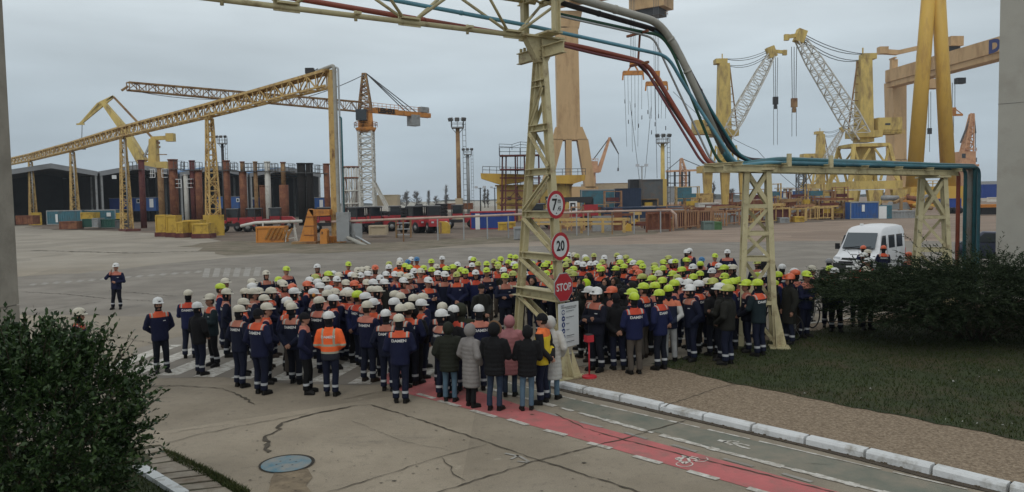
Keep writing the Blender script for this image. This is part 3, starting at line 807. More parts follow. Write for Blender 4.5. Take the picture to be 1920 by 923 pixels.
D23 = (T3 - T2).normalized(); N23 = Vector((D23.y, -D23.x, 0))
pr = thing('pipe_rack', 'long low cream beam rack carrying pipes between the two short towers', 'rack', (T2.x, T2.y, 4.75))
E0 = T2 - D23 * 1.75; E1 = T3 + D23 * 1.1
zr = 4.82
for s_ in (-1, 1):
    m_ = MB(); a = E0 + N23 * .32 * s_; b = E1 + N23 * .32 * s_; a.z = zr; b.z = zr - .06; Ibeam(m_, a, b, .09, .16, Vz); m_.build('side_beam', M['cream'], pr)
for k in range(7):
    p = E0.lerp(E1, .03 + k * .157); m_ = MB(); a, b = p + N23 * .6, p - N23 * .6; a.z = b.z = zr + .1 - .06 * k / 6; Ibeam(m_, a, b, .1, .08, Vz)
    if k in (1, 2): m_.box((a.x, a.y, a.z + .12), (.1, .1, .34)); 
    m_.build('crossbar', M['cream'], pr)

# pipes: each is a thing
def bend(pts, rad=.5, n=5):
    pts = [Vector(p) for p in pts]; o = [pts[0]]
    for i in range(1, len(pts) - 1):
        a, b, c = pts[i - 1], pts[i], pts[i + 1]
        r = min(rad, (b - a).length * .45, (c - b).length * .45)
        p, q = b + (a - b).normalized() * r, b + (c - b).normalized() * r
        for k in range(n + 1):
            t = k / n; o.append(p * (1 - t) ** 2 + b * 2 * t * (1 - t) + q * t * t)
    o.append(pts[-1]); return o
def pipe(name, label, mat, pts, r, rad=.5, flanges=(), fr=1.35, mat2=None, group=None):
    pts = bend(pts, rad); m_ = MB(); m_.tube(pts, r, 12)
    ls = [0]
    for a, b in zip(pts[:-1], pts[1:]): ls.append(ls[-1] + (b - a).length)
    for f in flanges:
        for (a, b, l0, l1) in zip(pts[:-1], pts[1:], ls[:-1], ls[1:]):
            if l0 <= f * ls[-1] < l1:
                c = a.lerp(b, (f * ls[-1] - l0) / (l1 - l0)); d = (b - a).normalized(); m_.tube([c - d * .03, c + d * .03], r * fr, 12)
    return solo(name, m_, [mat], label, 'pipe', org=tuple(pts[len(pts) // 2]), group=group)
M['pipegrey'] = pmat('grey lagged pipe', (.32, .31, .27), .6, var=.12, scale=2, dirt=(.22, .2, .17), amt=.3, stretch=(1, 1, 1))
M['pipeblue'] = pmat('light blue pipe paint', (.10, .25, .32), .45, var=.1, scale=3, dirt=(.06, .14, .18), amt=.25)
M['pipeteal'] = pmat('dark teal pipe paint', (.028, .115, .135), .4, var=.15, scale=3, dirt=(.05, .05, .05), amt=.2)
M['pipered'] = pmat('oxide red pipe paint', (.26, .07, .045), .55, var=.15, scale=3, dirt=(.16, .06, .04), amt=.3)
M['pipegreen'] = pmat('dark green pipe paint', (.02, .07, .04), .5, var=.15, scale=3)
M['pipeblack'] = pmat('tarred pipe wrap', (.035, .028, .03), .7, var=.3, scale=4, dirt=(.10, .06, .045), amt=.3)
SL = lambda k: Vector((0, 0, 0))
def along(t, off, z):  # point on the rack between the short towers
    p = T2.lerp(T3, t) + N23 * off; p.z = z; return p
yb, yt2 = 20.9, 21.0
end = lambda off, z, ext: along(1.0, off, z) + D23 * ext
# big grey pipe over the top, down the slope, into a dark elbow and along the rack
g1 = [A(700, -120, 15.6), A(1085, -2, 18.9), A(1236, 42, 20.5), A(1272, 96, 20.75), A(1358, 286, 21.2)]
pipe('overhead_pipe', 'thick grey lagged pipe sloping down from the top of the tower', M['pipegrey'], g1, .10, .5, (.55, .72, .8), 1.12)
g2 = [A(1356, 282, 21.18), A(1372, 312, 21.25), along(.06, -.05, zr + .26), along(.5, -.05, zr + .24), end(-.05, zr + .2, .62), end(-.05, -.0, .62) * Vector((1, 1, 1)).x if False else end(-.05, zr + .2, .9)]
pipe('rack_pipe', 'thick dark teal pipe along the low rack from the elbow', M['pipeteal'], [A(1356, 281, 21.18), A(1368, 304, 21.2), A(1395, 309, 21.3), along(.08, .1, zr + .25), end(.1, zr + .2, .5)], .088, .4, (.06,), 1.1)
b1 = [A(640, -18, 15.75), A(1000, 50, 18.15), A(1252, 105, 20.2), A(1286, 165, 20.6), A(1372, 297, 20.95), A(1388, 311, 20.95), along(.0, .36, zr + .16), along(.06, .36, zr + .15)]
pipe('overhead_pipe', 'light blue pipe crossing in front of the A-frame tower then down to the rack', M['pipeblue'], b1, .046, .35, (.2, .33), 1.2)
r1 = [A(500, -12, 16.0), A(994, 72, 18.75), A(1090, 88, 19.4), A(1190, 112, 20.3), A(1216, 124, 20.45), A(1240, 160, 20.6), A(1325, 300, 20.75), A(1338, 311, 20.75), A(1385, 314, 20.7)]
pipe('overhead_pipe', 'oxide red pipe hanging under the truss and down the slope', M['pipered'], r1, .06, .25, (.25, .5), 1.15)
r2 = [A(1046, 84, 19.0), A(1120, 102, 19.6), A(1204, 120, 20.3), A(1222, 150, 20.45), A(1310, 296, 20.6), A(1322, 309, 20.6), A(1385, 316, 20.6)]
pipe('overhead_pipe', 'thin dull red pipe beside the oxide red pipe on the slope', pmat('plum pipe paint', (.15, .05, .055), .55), r2, .034, .25)
bk = [A(1196, 121, 20.5), A(1222, 147, 20.55), A(1322, 296, 20.85), A(1342, 311, 20.85), A(1390, 313, 20.8)]
pipe('overhead_pipe', 'thin black pipe crossing behind the oxide red pipe', M['pipeblack'], bk, .03, .25)
k1 = [A(860, -60, 17.2), A(1060, 8, 18.9), A(1215, 52, 20.6), A(1258, 66, 20.8), A(1284, 118, 20.95), A(1370, 280, 21.35), A(1398, 300, 21.4), along(.08, -.3, zr + .24), end(-.3, zr + .19, .75)]
pipe('overhead_pipe', 'dark tarred pipe running under the thick grey pipe', M['pipeblack'], k1, .068, .4, (.2, .3, .4), 1.15)
k2 = [A(1046, 26, 18.8), A(1204, 60, 20.4), A(1240, 66, 20.6), A(1262, 98, 20.75), A(1338, 286, 21.05), A(1352, 308, 21.05), A(1395, 313, 21.0)]
pipe('overhead_pipe', 'thin green pipe left of the thick grey pipe on the slope', M['pipegreen'], k2, .04, .3)
k3 = [A(1048, 30, 18.75), A(1200, 64, 20.3), A(1226, 72, 20.5), A(1322, 278, 20.95), A(1336, 306, 20.95), A(1385, 312, 20.9)]
pipe('overhead_pipe', 'thinnest pale grey pipe in the sloping bundle', M['galv'], k3, .028, .3)
k4 = [A(1226, 58, 20.6), A(1246, 70, 20.7), A(1280, 120, 20.85), A(1385, 290, 21.3), A(1412, 305, 21.3), along(.1, -.12, zr + .12), end(-.12, zr + .1, .6)]
pipe('overhead_pipe', 'slim teal pipe close behind the light blue pipe', M['pipeteal'], k4, .04, .3)
# rack pipes that turn down to the ground past the last tower
def drop(name, label, mat, px, r, off, zz, Yd=27.2, t0=.1, z0=.0):
    q = A(px, 340, Yd); top = Vector((q.x, q.y, zz)); bot = Vector((q.x, q.y, z0))
    pipe(name, label, mat, [along(t0, off, zr + .2), along(1.0, off, zz), top, bot], r, .2)
drop('rack_pipe', 'dull red pipe turning down to the ground, leftmost of the vertical pipes', M['pipered'], 1797, .068, -.42, zr + .0, 26.9)
drop('rack_pipe', 'slim dark green pipe dropping just right of the dull red pipe', M['pipeteal'], 1810, .06, .2, zr + .06, 27.1, .5)
drop('rack_pipe', 'rust stained grey pipe in the middle of the vertical pipes', pmat('stained grey pipe', (.27, .27, .25), .7, var=.2, scale=3, dirt=(.16, .08, .045), amt=.4, dscale=1.5), 1819, .095, .02, zr + .16, 27.4, .9)
drop('rack_pipe', 'dark teal pipe between the stained grey and light blue vertical pipes', M['pipeteal'], 1828, .07, .3, zr + .2, 27.3, .3)
pipe('rack_pipe', 'light blue pipe turning down to the ground, rightmost of the vertical pipes', pmat('teal blue pipe paint', (.05, .15, .19), .45, var=.15, scale=3, dirt=(.03, .07, .09), amt=.3), [along(.065, .36, zr + .15), along(.97, .36, zr + .14), Vector((A(1836, 330, 27).x, 27, zr + .14)), Vector((A(1836, 330, 27).x, 27, .35)), Vector((A(1836, 330, 27).x + .1, 26.6, .3))], .055, .3)
hb = MB(); c0 = A(1196, 121, 20.45); c1 = A(1200, 62, 20.45); hb.beam(c0, c1, .05); hb.beam(c0 + PN * .4, c0 - PN * .3, .06); hb.beam(c1 + PN * .3, c1 - PN * .5, .06)
solo('pipe_hanger', hb, M['rust'], 'small rusty post propping the overhead pipes above the red pipe', 'hanger', org=tuple(c0))

# ================================================================== signs on the A-frame tower
SA = R(47); e1 = Vector((math.cos(SA), math.sin(SA), 0)); e2 = Vz; en = e1.cross(e2)
M['signwhite'] = pmat('white sign film', (.55, .57, .57), .45, var=.04); M['signred'] = pmat('red sign film', (.36, .02, .03), .45, var=.06); M['signblack'] = pmat('black sign film', (.012, .012, .014), .5)
M['signblue'] = pmat('blue sign film', (.015, .03, .13), .5)
def sign_base(c):
    m_ = MB(); m_.box(tuple(Vector(c) - en * .06 - Vz * .12), (.5, .04, .03), SA); m_.box(tuple(Vector(c) - en * .06 + Vz * .12), (.5, .04, .03), SA); m_.box(tuple(Vector(c) - en * .085), (.06, .014, .27), SA); return m_
def round_sign(px, py, label, body):
    Yc = RB.y - .12; c = A(px, py, Yc); t = thing('road_sign', label, 'sign', tuple(c))
    f = MB(); r = .31; e1s = e1
    f.add([], []); 
    vs0 = MB(); f.disc(c, r * .76, e1, e2, 36, 0); f.disc(c, r, e1, e2, 36, 1, r * .755)
    n = 36; rim = [c + e1 * (r * math.cos(2 * math.pi * j / n)) + e2 * (r * math.sin(2 * math.pi * j / n)) for j in range(n)]
    f.add(rim + [p - en * .015 for p in rim], [(j, n + j, n + (j + 1) % n, (j + 1) % n) for j in range(n)], 2); f.add([p - en * .015 for p in rim], [tuple(range(n - 1, -1, -1))], 2)
    body(f, c); f.build('sign_face', [M['signwhite'], M['signred'], M['galv'], M['signblack']], t)
    sign_base(c).build('clamp', M['galv'], t)
def b745(f, c):
    f.text('7', .36, c - e1 * .065 - e2 * .01, e1, e2, .003, 3, sx=1.0, bold=.02)
    f.text('m', .16, c + e1 * .10 + e2 * .085, e1, e2, .003, 3, sx=.9, bold=.02); f.text('.45', .135, c + e1 * .095 - e2 * .09, e1, e2, .003, 3, sx=.8, bold=.02)
    for s_ in (-1, 1): f.prism([c + e2 * (s_ * .20) - e1 * .03 + en * .002, c + e2 * (s_ * .20) + e1 * .03 + en * .002, c + e2 * (s_ * .17) + en * .002], en * .001, 3)
round_sign(1043, 384, 'round red rimmed sign reading 7 m .45, top of the tower signs', b745)
round_sign(1051, 462, 'round red rimmed speed limit sign reading 20 on the A-frame tower', lambda f, c: f.text('20', .31, c, e1, e2, .003, 3, sx=.9, bold=.03))
c = A(1057, 539, RB.y - .1); t = thing('stop_sign', 'red octagonal STOP sign above the white notice board', 'sign', tuple(c))
f = MB(); oc = lambda r, o: [c + en * o + e1 * (r * math.cos(R(22.5 + 45 * j))) + e2 * (r * math.sin(R(22.5 + 45 * j))) for j in range(8)]
f.add(oc(.34, 0), [tuple(range(8))], 2); f.add(oc(.345, -.015), [tuple(range(7, -1, -1))], 2); p, q = oc(.34, 0), oc(.345, -.015); f.add(p + q, [(j, 8 + j, 8 + (j + 1) % 8, (j + 1) % 8) for j in range(8)], 2)
f.add(oc(.325, .002), [tuple(range(8))], 1); f.text('STOP', .235, c, e1, e2, .005, 0, sx=.92, bold=.02)
f.build('sign_face', [M['signwhite'], M['signred'], M['galv']], t); sign_base(c).build('clamp', M['galv'], t)
# notice board
c = A(1067, 609, RB.y - .02); bw, bh = .70, .985
t = thing('notice_board', 'white safety notice board with a column of round blue pictograms', 'notice board', tuple(c))
f = MB(); f.box(tuple(c - en * .012), (bw, .02, bh), SA)
f.text('DAMEN', .032, c - e1 * .22 + e2 * .445, e1, e2, .003, 2, bold=.02)
f.text('REGULI DE PROTECTIE SI ACCES', .043, c + e1 * .0 + e2 * .40, e1, e2, .003, 1, sx=.86, bold=.02)
f.box(tuple(c + e1 * .06 + e2 * .365 + en * .001), (.34, .002, .010), SA, 1)
for k in range(6):
    zc = .295 - k * .138; o = c - e1 * .20 + e2 * zc
    f.disc(o + en * .003, .06, e1, e2, 20, 2)
    # simple white pictograms: head with goggles, helmet, boot, glove, ear cups, harness
    if k == 0: f.disc(o + en * .005, .04, e1, e2, 14, 0, .02); f.quad(*(o + en * .006 + e1 * x + e2 * z for x, z in ((-.05, -.005), (.05, -.005), (.05, .012), (-.05, .012))), 0)
    elif k in (1, 3): f.quad(*(o + en * .005 + e1 * x + e2 * z for x, z in ((-.035, -.012), (.035, -.012), (.02, .012), (-.02, .012))), 0)
    elif k == 2: f.disc(o + en * .005, .022, e1 * .7, e2 * 1.6, 14, 0)
    else: f.disc(o + en * .005, .036, e1, e2, 14, 0, .02); f.quad(*(o + en * .006 + e1 * x + e2 * z for x, z in ((-.02, -.05), (.03, -.05), (.03, -.02), (-.02, -.02))), 0)
    for j, (w, dz) in enumerate(((.28 - (.17 if k in (2, 3) else 0), .018), (.2 - (.12 if k in (2, 3) else 0), -.008)) + (((.26, -.03),) if k == 4 else ())):
        f.box(tuple(c + e1 * (-.10 + w / 2) + e2 * (zc + dz) + en * .001), (w, .002, .011 if j == 0 else .006), SA, 1 if j == 0 else 3)
f.build('board_panel', [M['signwhite'], M['signblack'], M['signblue'], M['grey']], t)
f = MB()
for s_ in (-.3, .3): f.box(tuple(c - en * .07 + e2 * s_), (.5, .05, .03), SA)
f.box(tuple(c - en * .10), (.06, .014, .63), SA)
f.build('clamp', M['galv'], t)
# red ash stand
p = G(1105, 707, KH); t = thing('ash_stand', 'small red ash stand with a box on a thin post, on the pebble path', 'ash stand', (p.x, p.y, KH))
M['standred'] = pmat('bright red stand paint', (.45, .02, .03), .5, var=.1)
f = MB(); f.rings([(p.x, p.y, KH - .01, .17, .17), (p.x, p.y, KH + .03, .165, .165), (p.x, p.y, KH + .045, .12, .12), (p.x, p.y, KH + .055, .03, .03)], 24, smooth=False); f.build('base', M['standred'], t)
f = MB(); f.tube([(p.x, p.y, KH + .04), (p.x, p.y, KH + .82)], .017, 8); f.build('post', M['standred'], t)
f = MB(); f.box((p.x, p.y, KH + .87), (.17, .15, .15), .5); f.box((p.x, p.y, KH + .955), (.15, .13, .02), .5, 1); f.build('ash_box', [M['standred'], M['dark']], t)
# manhole cover
mc = G(537, 871.5); t = thing('manhole_cover', 'round worn blue manhole cover sunk in the grey concrete', 'manhole cover', (mc.x, mc.y, 0))
f = MB(); X_, Y_ = Vector((1, 0, 0)), Vector((0, 1, 0)); f.disc(Vector((mc.x, mc.y + .03, .016)), .43, X_, Y_, 40); f.build('frame', pmat('manhole recess shade', (.03, .025, .018), .9, var=.4, scale=8), t)  # flat dark disc set back from the cover, painted shade of a recess
f = MB(); f.rings([(mc.x, mc.y, .0, .385, .385), (mc.x, mc.y, .022, .385, .385), (mc.x, mc.y, .026, .37, .37)], 40, smooth=False)
for k in range(6):
    a = k * 1.047 + .4; f.disc(Vector((mc.x + .15 * math.cos(a), mc.y + .15 * math.sin(a), .0275)), .018, X_, Y_, 8, 1)
f.build('cover', [pmat('worn blue cover', (.07, .17, .22), .6, var=.2, scale=6, dirt=(.22, .215, .19), amt=.62, dscale=3.5), M['dark']], t)
rs = random.Random(4)
# ================================================================== the yard behind: sheds, gantries, cranes, stock
def GP(px, Y):
    p = A(px, 380, Y); p.z = 0; return p
def HZ(px, py, Y): return A(px, py, Y).z
def U(a, b): return Vector((b.x - a.x, b.y - a.y, 0)).normalized()

# ---------------------------------------------------------------- open fronted sheds
fr = [GP(5, 193), GP(187, 205), GP(336, 218), GP(467, 231), GP(603, 246)]
shl = ['open fronted dark shed, leftmost, with a pale trimmed gable', 'open fronted shed with a white board under its eave and blue rooms inside', 'open fronted blue roofed shed behind the rusty tubes', 'open fronted shed at the right end behind the black tubes']
for i in range(4):
    a, b = fr[i], fr[i + 1]; e = U(a, b); n = Vector((-e.y, e.x, 0)); n = n if n.y > 0 else -n
    a = a + e * .25; b = b - e * .25; mid = (a + b) / 2; eh, rh, dp = 13.2, 15.2, 48.0
    t = thing('storage_shed', shl[i], 'shed', tuple(mid), 'row of open fronted sheds')
    m_ = MB()
    for s_ in (a, b):
        sg = e if s_ is a else -e
        m_.prism([s_, s_ + n * dp, s_ + n * dp + Vz * eh, s_ + Vz * eh], sg * .25)
    bk = [a + n * dp, b + n * dp, b + n * dp + Vz * eh, mid + n * dp + Vz * rh, a + n * dp + Vz * eh]; m_.prism(bk, n * .25)
    m_.build('wall', M['interior'], t)
    m_ = MB()
    for p, q in ((a, mid), (mid, b)):
        hp, hq = (eh, rh) if p is a else (rh, eh)
        P0, P1 = p + Vz * hp - n * .6, q + Vz * hq - n * .6
        m_.prism([P0, P1, P1 + Vz * .5, P0 + Vz * .5], n * (dp + 1), 0)
    m_.build('roof', M['blueroof'] if i > 1 else M['shedroof'], t)
    m_ = MB()
    for p, q in ((a, mid), (mid, b)):
        hp, hq = (eh, rh) if p is a else (rh, eh)
        P0, P1 = p + Vz * (hp - .75) - n * .7, q + Vz * (hq - .75) - n * .7
        m_.prism([P0, P1, P1 + Vz * 1.15, P0 + Vz * 1.15], n * .08, 0)
    m_.build('gable_trim', M['shedroof'], t)
    for q in (.02, .98):
        m_ = MB(); c = a.lerp(b, q) - n * .3; m_.box((c.x, c.y, eh / 2 - .2), (.45, .45, eh - .5), math.atan2(e.y, e.x)); m_.build('column', M['grey'], t)
    for k in range(1, 5):
        m_ = MB(); c = b - e * .6 + n * (k * 9); m_.box((c.x, c.y, eh / 2 - .1), (.5, .5, eh - .2), math.atan2(e.y, e.x)); m_.build('column', M['grey'], t)
    for k in range(1, 6):
        m_ = MB()
        for p, q, hp, hq in ((a, mid, eh, rh), (mid, b, rh, eh)): m_.beam(p + n * (k * 8) + Vz * (hp - .5), q + n * (k * 8) + Vz * (hq - .5), .25, .5)
        m_.build('rafter', M['darkgrey'], t)
    if i == 1:
        m_ = MB(); c = a.lerp(b, .17) - n * .85; m_.box((c.x, c.y, 12.2), (1.1, .08, 1.0), math.atan2(e.y, e.x)); m_.build('board', M['white'], t)
def room(px, py0, py1, px1, Y, label, mat, wins=(), name='site_cabin'):
    a, b = GP(px, Y), GP(px1, Y); h = HZ((px + px1) / 2, py0, Y); z0 = max(0, HZ((px + px1) / 2, py1, Y)); w = (b - a).length; c = (a + b) / 2
    rz = math.atan2(b.y - a.y, b.x - a.x); t = thing(name, label, 'cabin', (c.x, c.y, z0))
    m_ = MB(); m_.box((c.x, c.y + 1.3, (z0 + h) / 2), (w, 2.6, h - z0), rz)
    nr = max(4, int(w / .35))
    for k in range(nr): m_.box((c.x - w / 2 + (k + .5) * w / nr, c.y - .02, (z0 + h) / 2), (w / nr * .45, .05, h - z0 - .25), rz)
    m_.build('wall', mat, t); m_ = MB(); m_.box((c.x, c.y + 1.3, h + .05), (w + .2, 2.8, .12), rz); m_.build('roof', M['grey'], t)
    for (wx0, wx1, wy0, wy1, k) in wins:
        p, q = A(wx0, wy0, Y - .06), A(wx1, wy1, Y - .06)
        m_ = MB(); m_.box(((p.x + q.x) / 2, Y - .09, (p.z + q.z) / 2), (abs(q.x - p.x), .06, abs(p.z - q.z)), 0, 0)
        if k == 'w': m_.box(((p.x + q.x) / 2, Y - .13, (p.z + q.z) / 2), (abs(q.x - p.x) * .6, .04, abs(p.z - q.z) * .65), 0, 1)
        m_.build('window' if k == 'w' else 'door', [M['white'], M['glass']], t)
    return t
room(205, 372, 393, 246, 214, 'blue cabin deep in the shed beside the maroon tube', M['royal'])
room(247, 371, 396, 292, 216, 'blue cabin with a white window and white door inside the shed', M['blue'], ((256, 263, 373, 381, 'w'), (280, 288, 373, 389, 'd')))
room(405, 369, 391, 446, 226, 'blue cabin with a white pane behind the rust red tube', M['blue'], ((443, 449, 372, 379, 'w'),))
room(466, 371, 386, 481, 236, 'small royal blue cabin with a white patch in the shed', M['royal'], ((473, 477, 370, 374, 'd'),))
room(590, 371, 391, 622, 160, 'light blue cabin with a white door behind the orange bracket', M['blue'], ((599, 606, 375, 389, 'd'),))

# ---------------------------------------------------------------- pipe gantry on lattice posts
gp = [(627, 81.5, 133, 456), (399, 107, 196, 447), (236, 135, 233, 432), (140, 165, 258, 424), (61, 197, 279, 417), (-30, 240, 300, 412)]
gt = []
for (px, Y, pt, pb) in gp:
    g0 = GP(px, Y); gt.append(Vector((g0.x, g0.y, 0)))
H_B = 17.2
tg = thing('overhead_gantry', 'long ochre lattice gantry on posts receding across the left of the yard', 'gantry', tuple(gt[2]))
for i in range(len(gt) - 1):
    a, b = gt[i], gt[i + 1]; m_ = MB(); nb = int((b - a).length / 2.0)
    m_.lattice(a + Vz * (H_B - .1), b + Vz * (H_B - .1), 1.3, h0=1.5, nb=nb, r=.19, rd=.11)
    m_.beam(a + Vz * (H_B + .8), b + Vz * (H_B + .8), 1.45, .10)
    m_.build('lattice_span', M['ochre'], tg)
for i, g0 in enumerate(gt):
    if i == 5: continue
    e = U(gt[max(0, i - 1)], gt[min(5, i + 1)]); rz = math.atan2(e.y, e.x)
    if i == 0:
        m_ = MB(); m_.beam(g0 - e * .15, g0 - e * .15 + Vz * (H_B + .8), .35, .3); nb = 14
        for s_ in (-1, 1): m_.beam(g0 + e * (-.62 * s_ - .1) , g0 + e * (-.42 * s_ - .1) + Vz * (H_B + .6), .24)
        for k in range(nb): m_.beam(g0 + e * (.45 if k % 2 else -.55) + Vz * (k * 1.2), g0 + e * (-.5 if k % 2 else .4) + Vz * (k * 1.2 + 1.2), .1)
        m_.build('post', M['ochre'], tg); m_ = MB(); c = g0 - e * .7; m_.box((g0.x, g0.y, .35), (1.6, 1.6, .7), rz); m_.build('footing', M['orange'], tg)
        continue
    m_ = MB(); m_.lattice(g0 + Vz * .0, g0 + Vz * (H_B - 1.2), 1.65, .72, nb=13, r=.2, rd=.13, ups=e); m_.build('post', M['ochre'], tg)
    m_ = MB(); p = g0 + Vz * (H_B - 1.3); m_.prism([p - e * .5 - Vector((0, .5, 0)), p + e * .5 - Vector((0, .5, 0)), p + e * 1.5 + Vz * .9 - Vector((0, .5, 0)), p - e * 1.5 + Vz * .9 - Vector((0, .5, 0))], Vector((0, 1, 0))); m_.build('bracket', M['ochre'], tg)
    m_ = MB(); m_.beam(g0 + e * .7 + Vz * (H_B - 3.4), g0 + e * 1.3 + Vz * (H_B - 3.1), .35, .4); m_.build('floodlight', M['darkgrey'], tg)
    if i in (2, 3, 4):
        for s_ in (-.95, -.7):
            m_ = MB(); q = g0 + e * s_ ; m_.tube([q + Vz * .5, q + Vz * (H_B - .9)], .09, 6); m_.build('riser_pipe', M['galv'], tg)
    if i == 1: m_ = MB(); m_.box((g0.x, g0.y, 1.4), (2.4, 2.0, 2.9), rz); m_.build('footing', M['goldblock'], tg)
    if i == 4: m_ = MB(); m_.box((g0.x + .6, g0.y, 1.6), (2.6, 2.2, 3.2), rz); m_.build('footing', M['goldblock'], tg)
    if i == 2: m_ = MB(); m_.box((g0.x + .6, g0.y - .3, .18), (4.4, 2.4, .35), rz); m_.build('footing', M['maroon'], tg)
m_ = MB(); q = gt[0] + Vz * (H_B + 1.0) - U(gt[1], gt[0]) * 4.5; m_.box(tuple(q + Vz * .3), (.9, .6, .6)); m_.beam(q, q + Vz * .3 + Vector((.9, 0, .2)), .15); m_.build('floodlight', M['dark'], tg)
e = U(gt[1], gt[0])
c0 = gt[0] + e * 1.0 - Vector((0, .3, 0))
pipe('riser_pipe', 'thick grey pipe climbing the end post of the ochre gantry', M['pipegrey'], [gt[0] + e * -3 + Vz * (H_B + 1.0), c0 + Vz * (H_B + 1.1), c0 + Vz * .9, A(655, 447, 79.5), A(688, 463, 76)], .2, .6)
c1 = gt[0] + e * 1.65; pipe('riser_pipe', 'slim grey pipe beside the thick pipe on the gantry end post', M['galv'], [c0 + Vz * (H_B + .9), c1 + Vz * (H_B + .8), c1 + Vz * 1.2, A(662, 440, 80), A(694, 458, 77)], .1, .4)
c2 = gt[0] + e * 2.0; pipe('riser_pipe', 'slim dark pipe rightmost on the gantry end post', M['pipeteal'], [c1 + Vz * (H_B - 4.2), c2 + Vz * (H_B - 4.3), c2 + Vz * 1.6], .08, .3)
m_ = MB(); m_.box((c2.x - .1, c2.y, 1.7), (1.3, 1.0, 3.0)); m_.box((c2.x + 1.2, c2.y, 1.2), (.9, .9, 1.6), .6); solo('pump_unit', m_, M['grey'], 'grey pump unit at the foot of the gantry end post', 'pump', org=(c2.x, c2.y, 0))

# ---------------------------------------------------------------- lighting masts
def mast(px, pt, Y, label, ladder=True, w=.9, pole=M['rusttan'], low=M['beige'], lowpy=None):
    b = GP(px, Y); h = HZ(px, pt, Y); t = thing('light_mast', label, 'light mast', tuple(b))
    m_ = MB(); m_.tube([b + Vz * 0, b + Vz * (h - 1.6)], [w * .5, w * .4], 10)
    m_.build('pole', pole, t)
    if lowpy: m_ = MB(); hl = HZ(px, lowpy, Y); m_.box((b.x, b.y, hl / 2), (w * 1.4, w * 1.4, hl)); m_.build('base', low, t)
    pw = w * 2.3
    m_ = MB(); m_.box((b.x, b.y, h - 1.6), (pw, pw, .2)); q = [b + Vector((x * pw / 2, y * pw / 2, h - 1.6)) for x, y in ((-1, -1), (1, -1), (1, 1), (-1, 1), (-1, -1))]; m_.rail(q, 1.6, w * .08, step=pw / 3)
    for s_ in (-1, 1): m_.beam(b + Vz * (h - 3.0), b + Vector((s_ * pw / 2, 0, h - 1.6)), w * .12)
    m_.build('platform', M['grey'], t)
    for k in (-1, 0, 1):
        m_ = MB(); c = b + Vector((k * pw * .55, -pw * .4, h - .1)); m_.box(tuple(c), (w * .8, w * .5, w * .65), k * .4, rot=Matrix.Rotation(k * .5, 3, 'Z') @ Matrix.Rotation(.4, 3, 'X')); m_.build('floodlight', M['darkgrey'], t)
    if ladder:
        m_ = MB(); o = Vector((w * .95, -.2, 0))
        for s_ in (0, w * .62): m_.beam(b + o + Vector((s_, 0, 1)), b + o + Vector((s_, 0, h - .6)), w * .09)
        z = 1.0
        while z < h - 1: m_.beam(b + o + Vz * z, b + o + Vector((w * .62, 0, z)), w * .08); z += 1.05
        m_.build('ladder', M['darkgrey'], t)
    return t
mast(861, 224, 150, 'tall rusty light mast with ladder standing alone left of the yellow deckhouse', lowpy=372, w=1.0)
mast(879, 280, 235, 'lower light mast with ladder just behind the tall rusty mast', w=1.0, pole=M['grey'])
mast(1243, 254, 165, 'pale light mast with ladder rising behind the rusty grey tank', w=1.0, pole=M['paleyellow'], low=M['yellow'], lowpy=336)
mast(421, 256, 175, 'slender light mast rising above the rusty tubes', w=.75, pole=M['dark'])
def lamp_post(px, pt, Y, label, hm=M['dark']):
    b = GP(px, Y); h = HZ(px, pt, Y); t = thing('lamp_post', label, 'lamp post', tuple(b)); m_ = MB(); m_.tube([b, b + Vz * h], .14, 8); m_.build('pole', hm, t)
    for s_ in (-1, 1):
        m_ = MB(); m_.beam(b + Vz * (h - .3), b + Vector((s_ * .7, 0, h)), .1); m_.box((b.x + s_ * .9, b.y, h + .1), (.7, .5, .5), 0, 1); m_.build('lamp', [hm, M['lampglass']], t)
lamp_post(901, 352, 170, 'small twin lamp post left of the yellow deckhouse')
lamp_post(1204, 311, 160, 'twin lamp post in front of the dark grey tank', M['grey'])
lamp_post(928, 352, 220, 'small post with ladder bars close left of the yellow deckhouse')

# ---------------------------------------------------------------- tubular columns stored upright
def tubecol(px, pt, wpx, mat, label, Y=150, pb=412, plat=True, topmat=None, topw=None, split=None, cage=None, flange=True):
    b = GP(px, Y); b.z = 0; h = HZ(px, pt, Y); r = wpx * Y / FPX / 2
    t = thing('steel_column', label, 'column', tuple(b), 'upright steel tubes stored before the sheds')
    m_ = MB()
    if split:
        hs = HZ(px, split, Y); m_.tube([b, b + Vz * hs], r, 14); m_.tube([b + Vz * hs, b + Vz * (h - .01)], topw * Y / FPX / 2, 12, 1)
    else:
        m_.tube([b, b + Vz * h], r, 14); m_.tube([b + Vz * (h * .62), b + Vz * (h * .63)], r * 1.03, 14, 1)
    if flange: m_.tube([b + Vz * h, b + Vz * (h + .22)], (topw * Y / FPX / 2 if split else r) * 1.18, 14, 0)
    m_.build('tube', [mat, topmat or mat], t)
    if plat:
        z = h - 1.7; w = r + .55; m_ = MB()
        side = (-1, 1) if plat is True else plat
        for s_ in side:
            x0, x1 = b.x + s_ * r * .7, b.x + s_ * (r + 1.3)
            m_.box(((x0 + x1) / 2, b.y - .3, z), (abs(x1 - x0), 1.4, .12))
            m_.rail([Vector((x0, b.y - 1.0, z)), Vector((x1, b.y - 1.0, z)), Vector((x1, b.y + .4, z))], 1.5, .08, step=.7)
        m_.box((b.x, b.y - r - .2, z), (2 * r, .3, .1)); m_.build('platform', M['darkgrey'], t)
    if cage:
        z = HZ(px, cage, Y)
        for s_ in (-1, 1):
            m_ = MB(); q = [Vector((b.x + s_ * (r + .1), b.y - .8, z)), Vector((b.x + s_ * (r + 1.2), b.y - .8, z)), Vector((b.x + s_ * (r + 1.2), b.y + .5, z))]; m_.rail(q, 1.6, .11, step=.6); m_.beam(q[0], q[1], .1); m_.build('cage', M['white'], t)
    return t
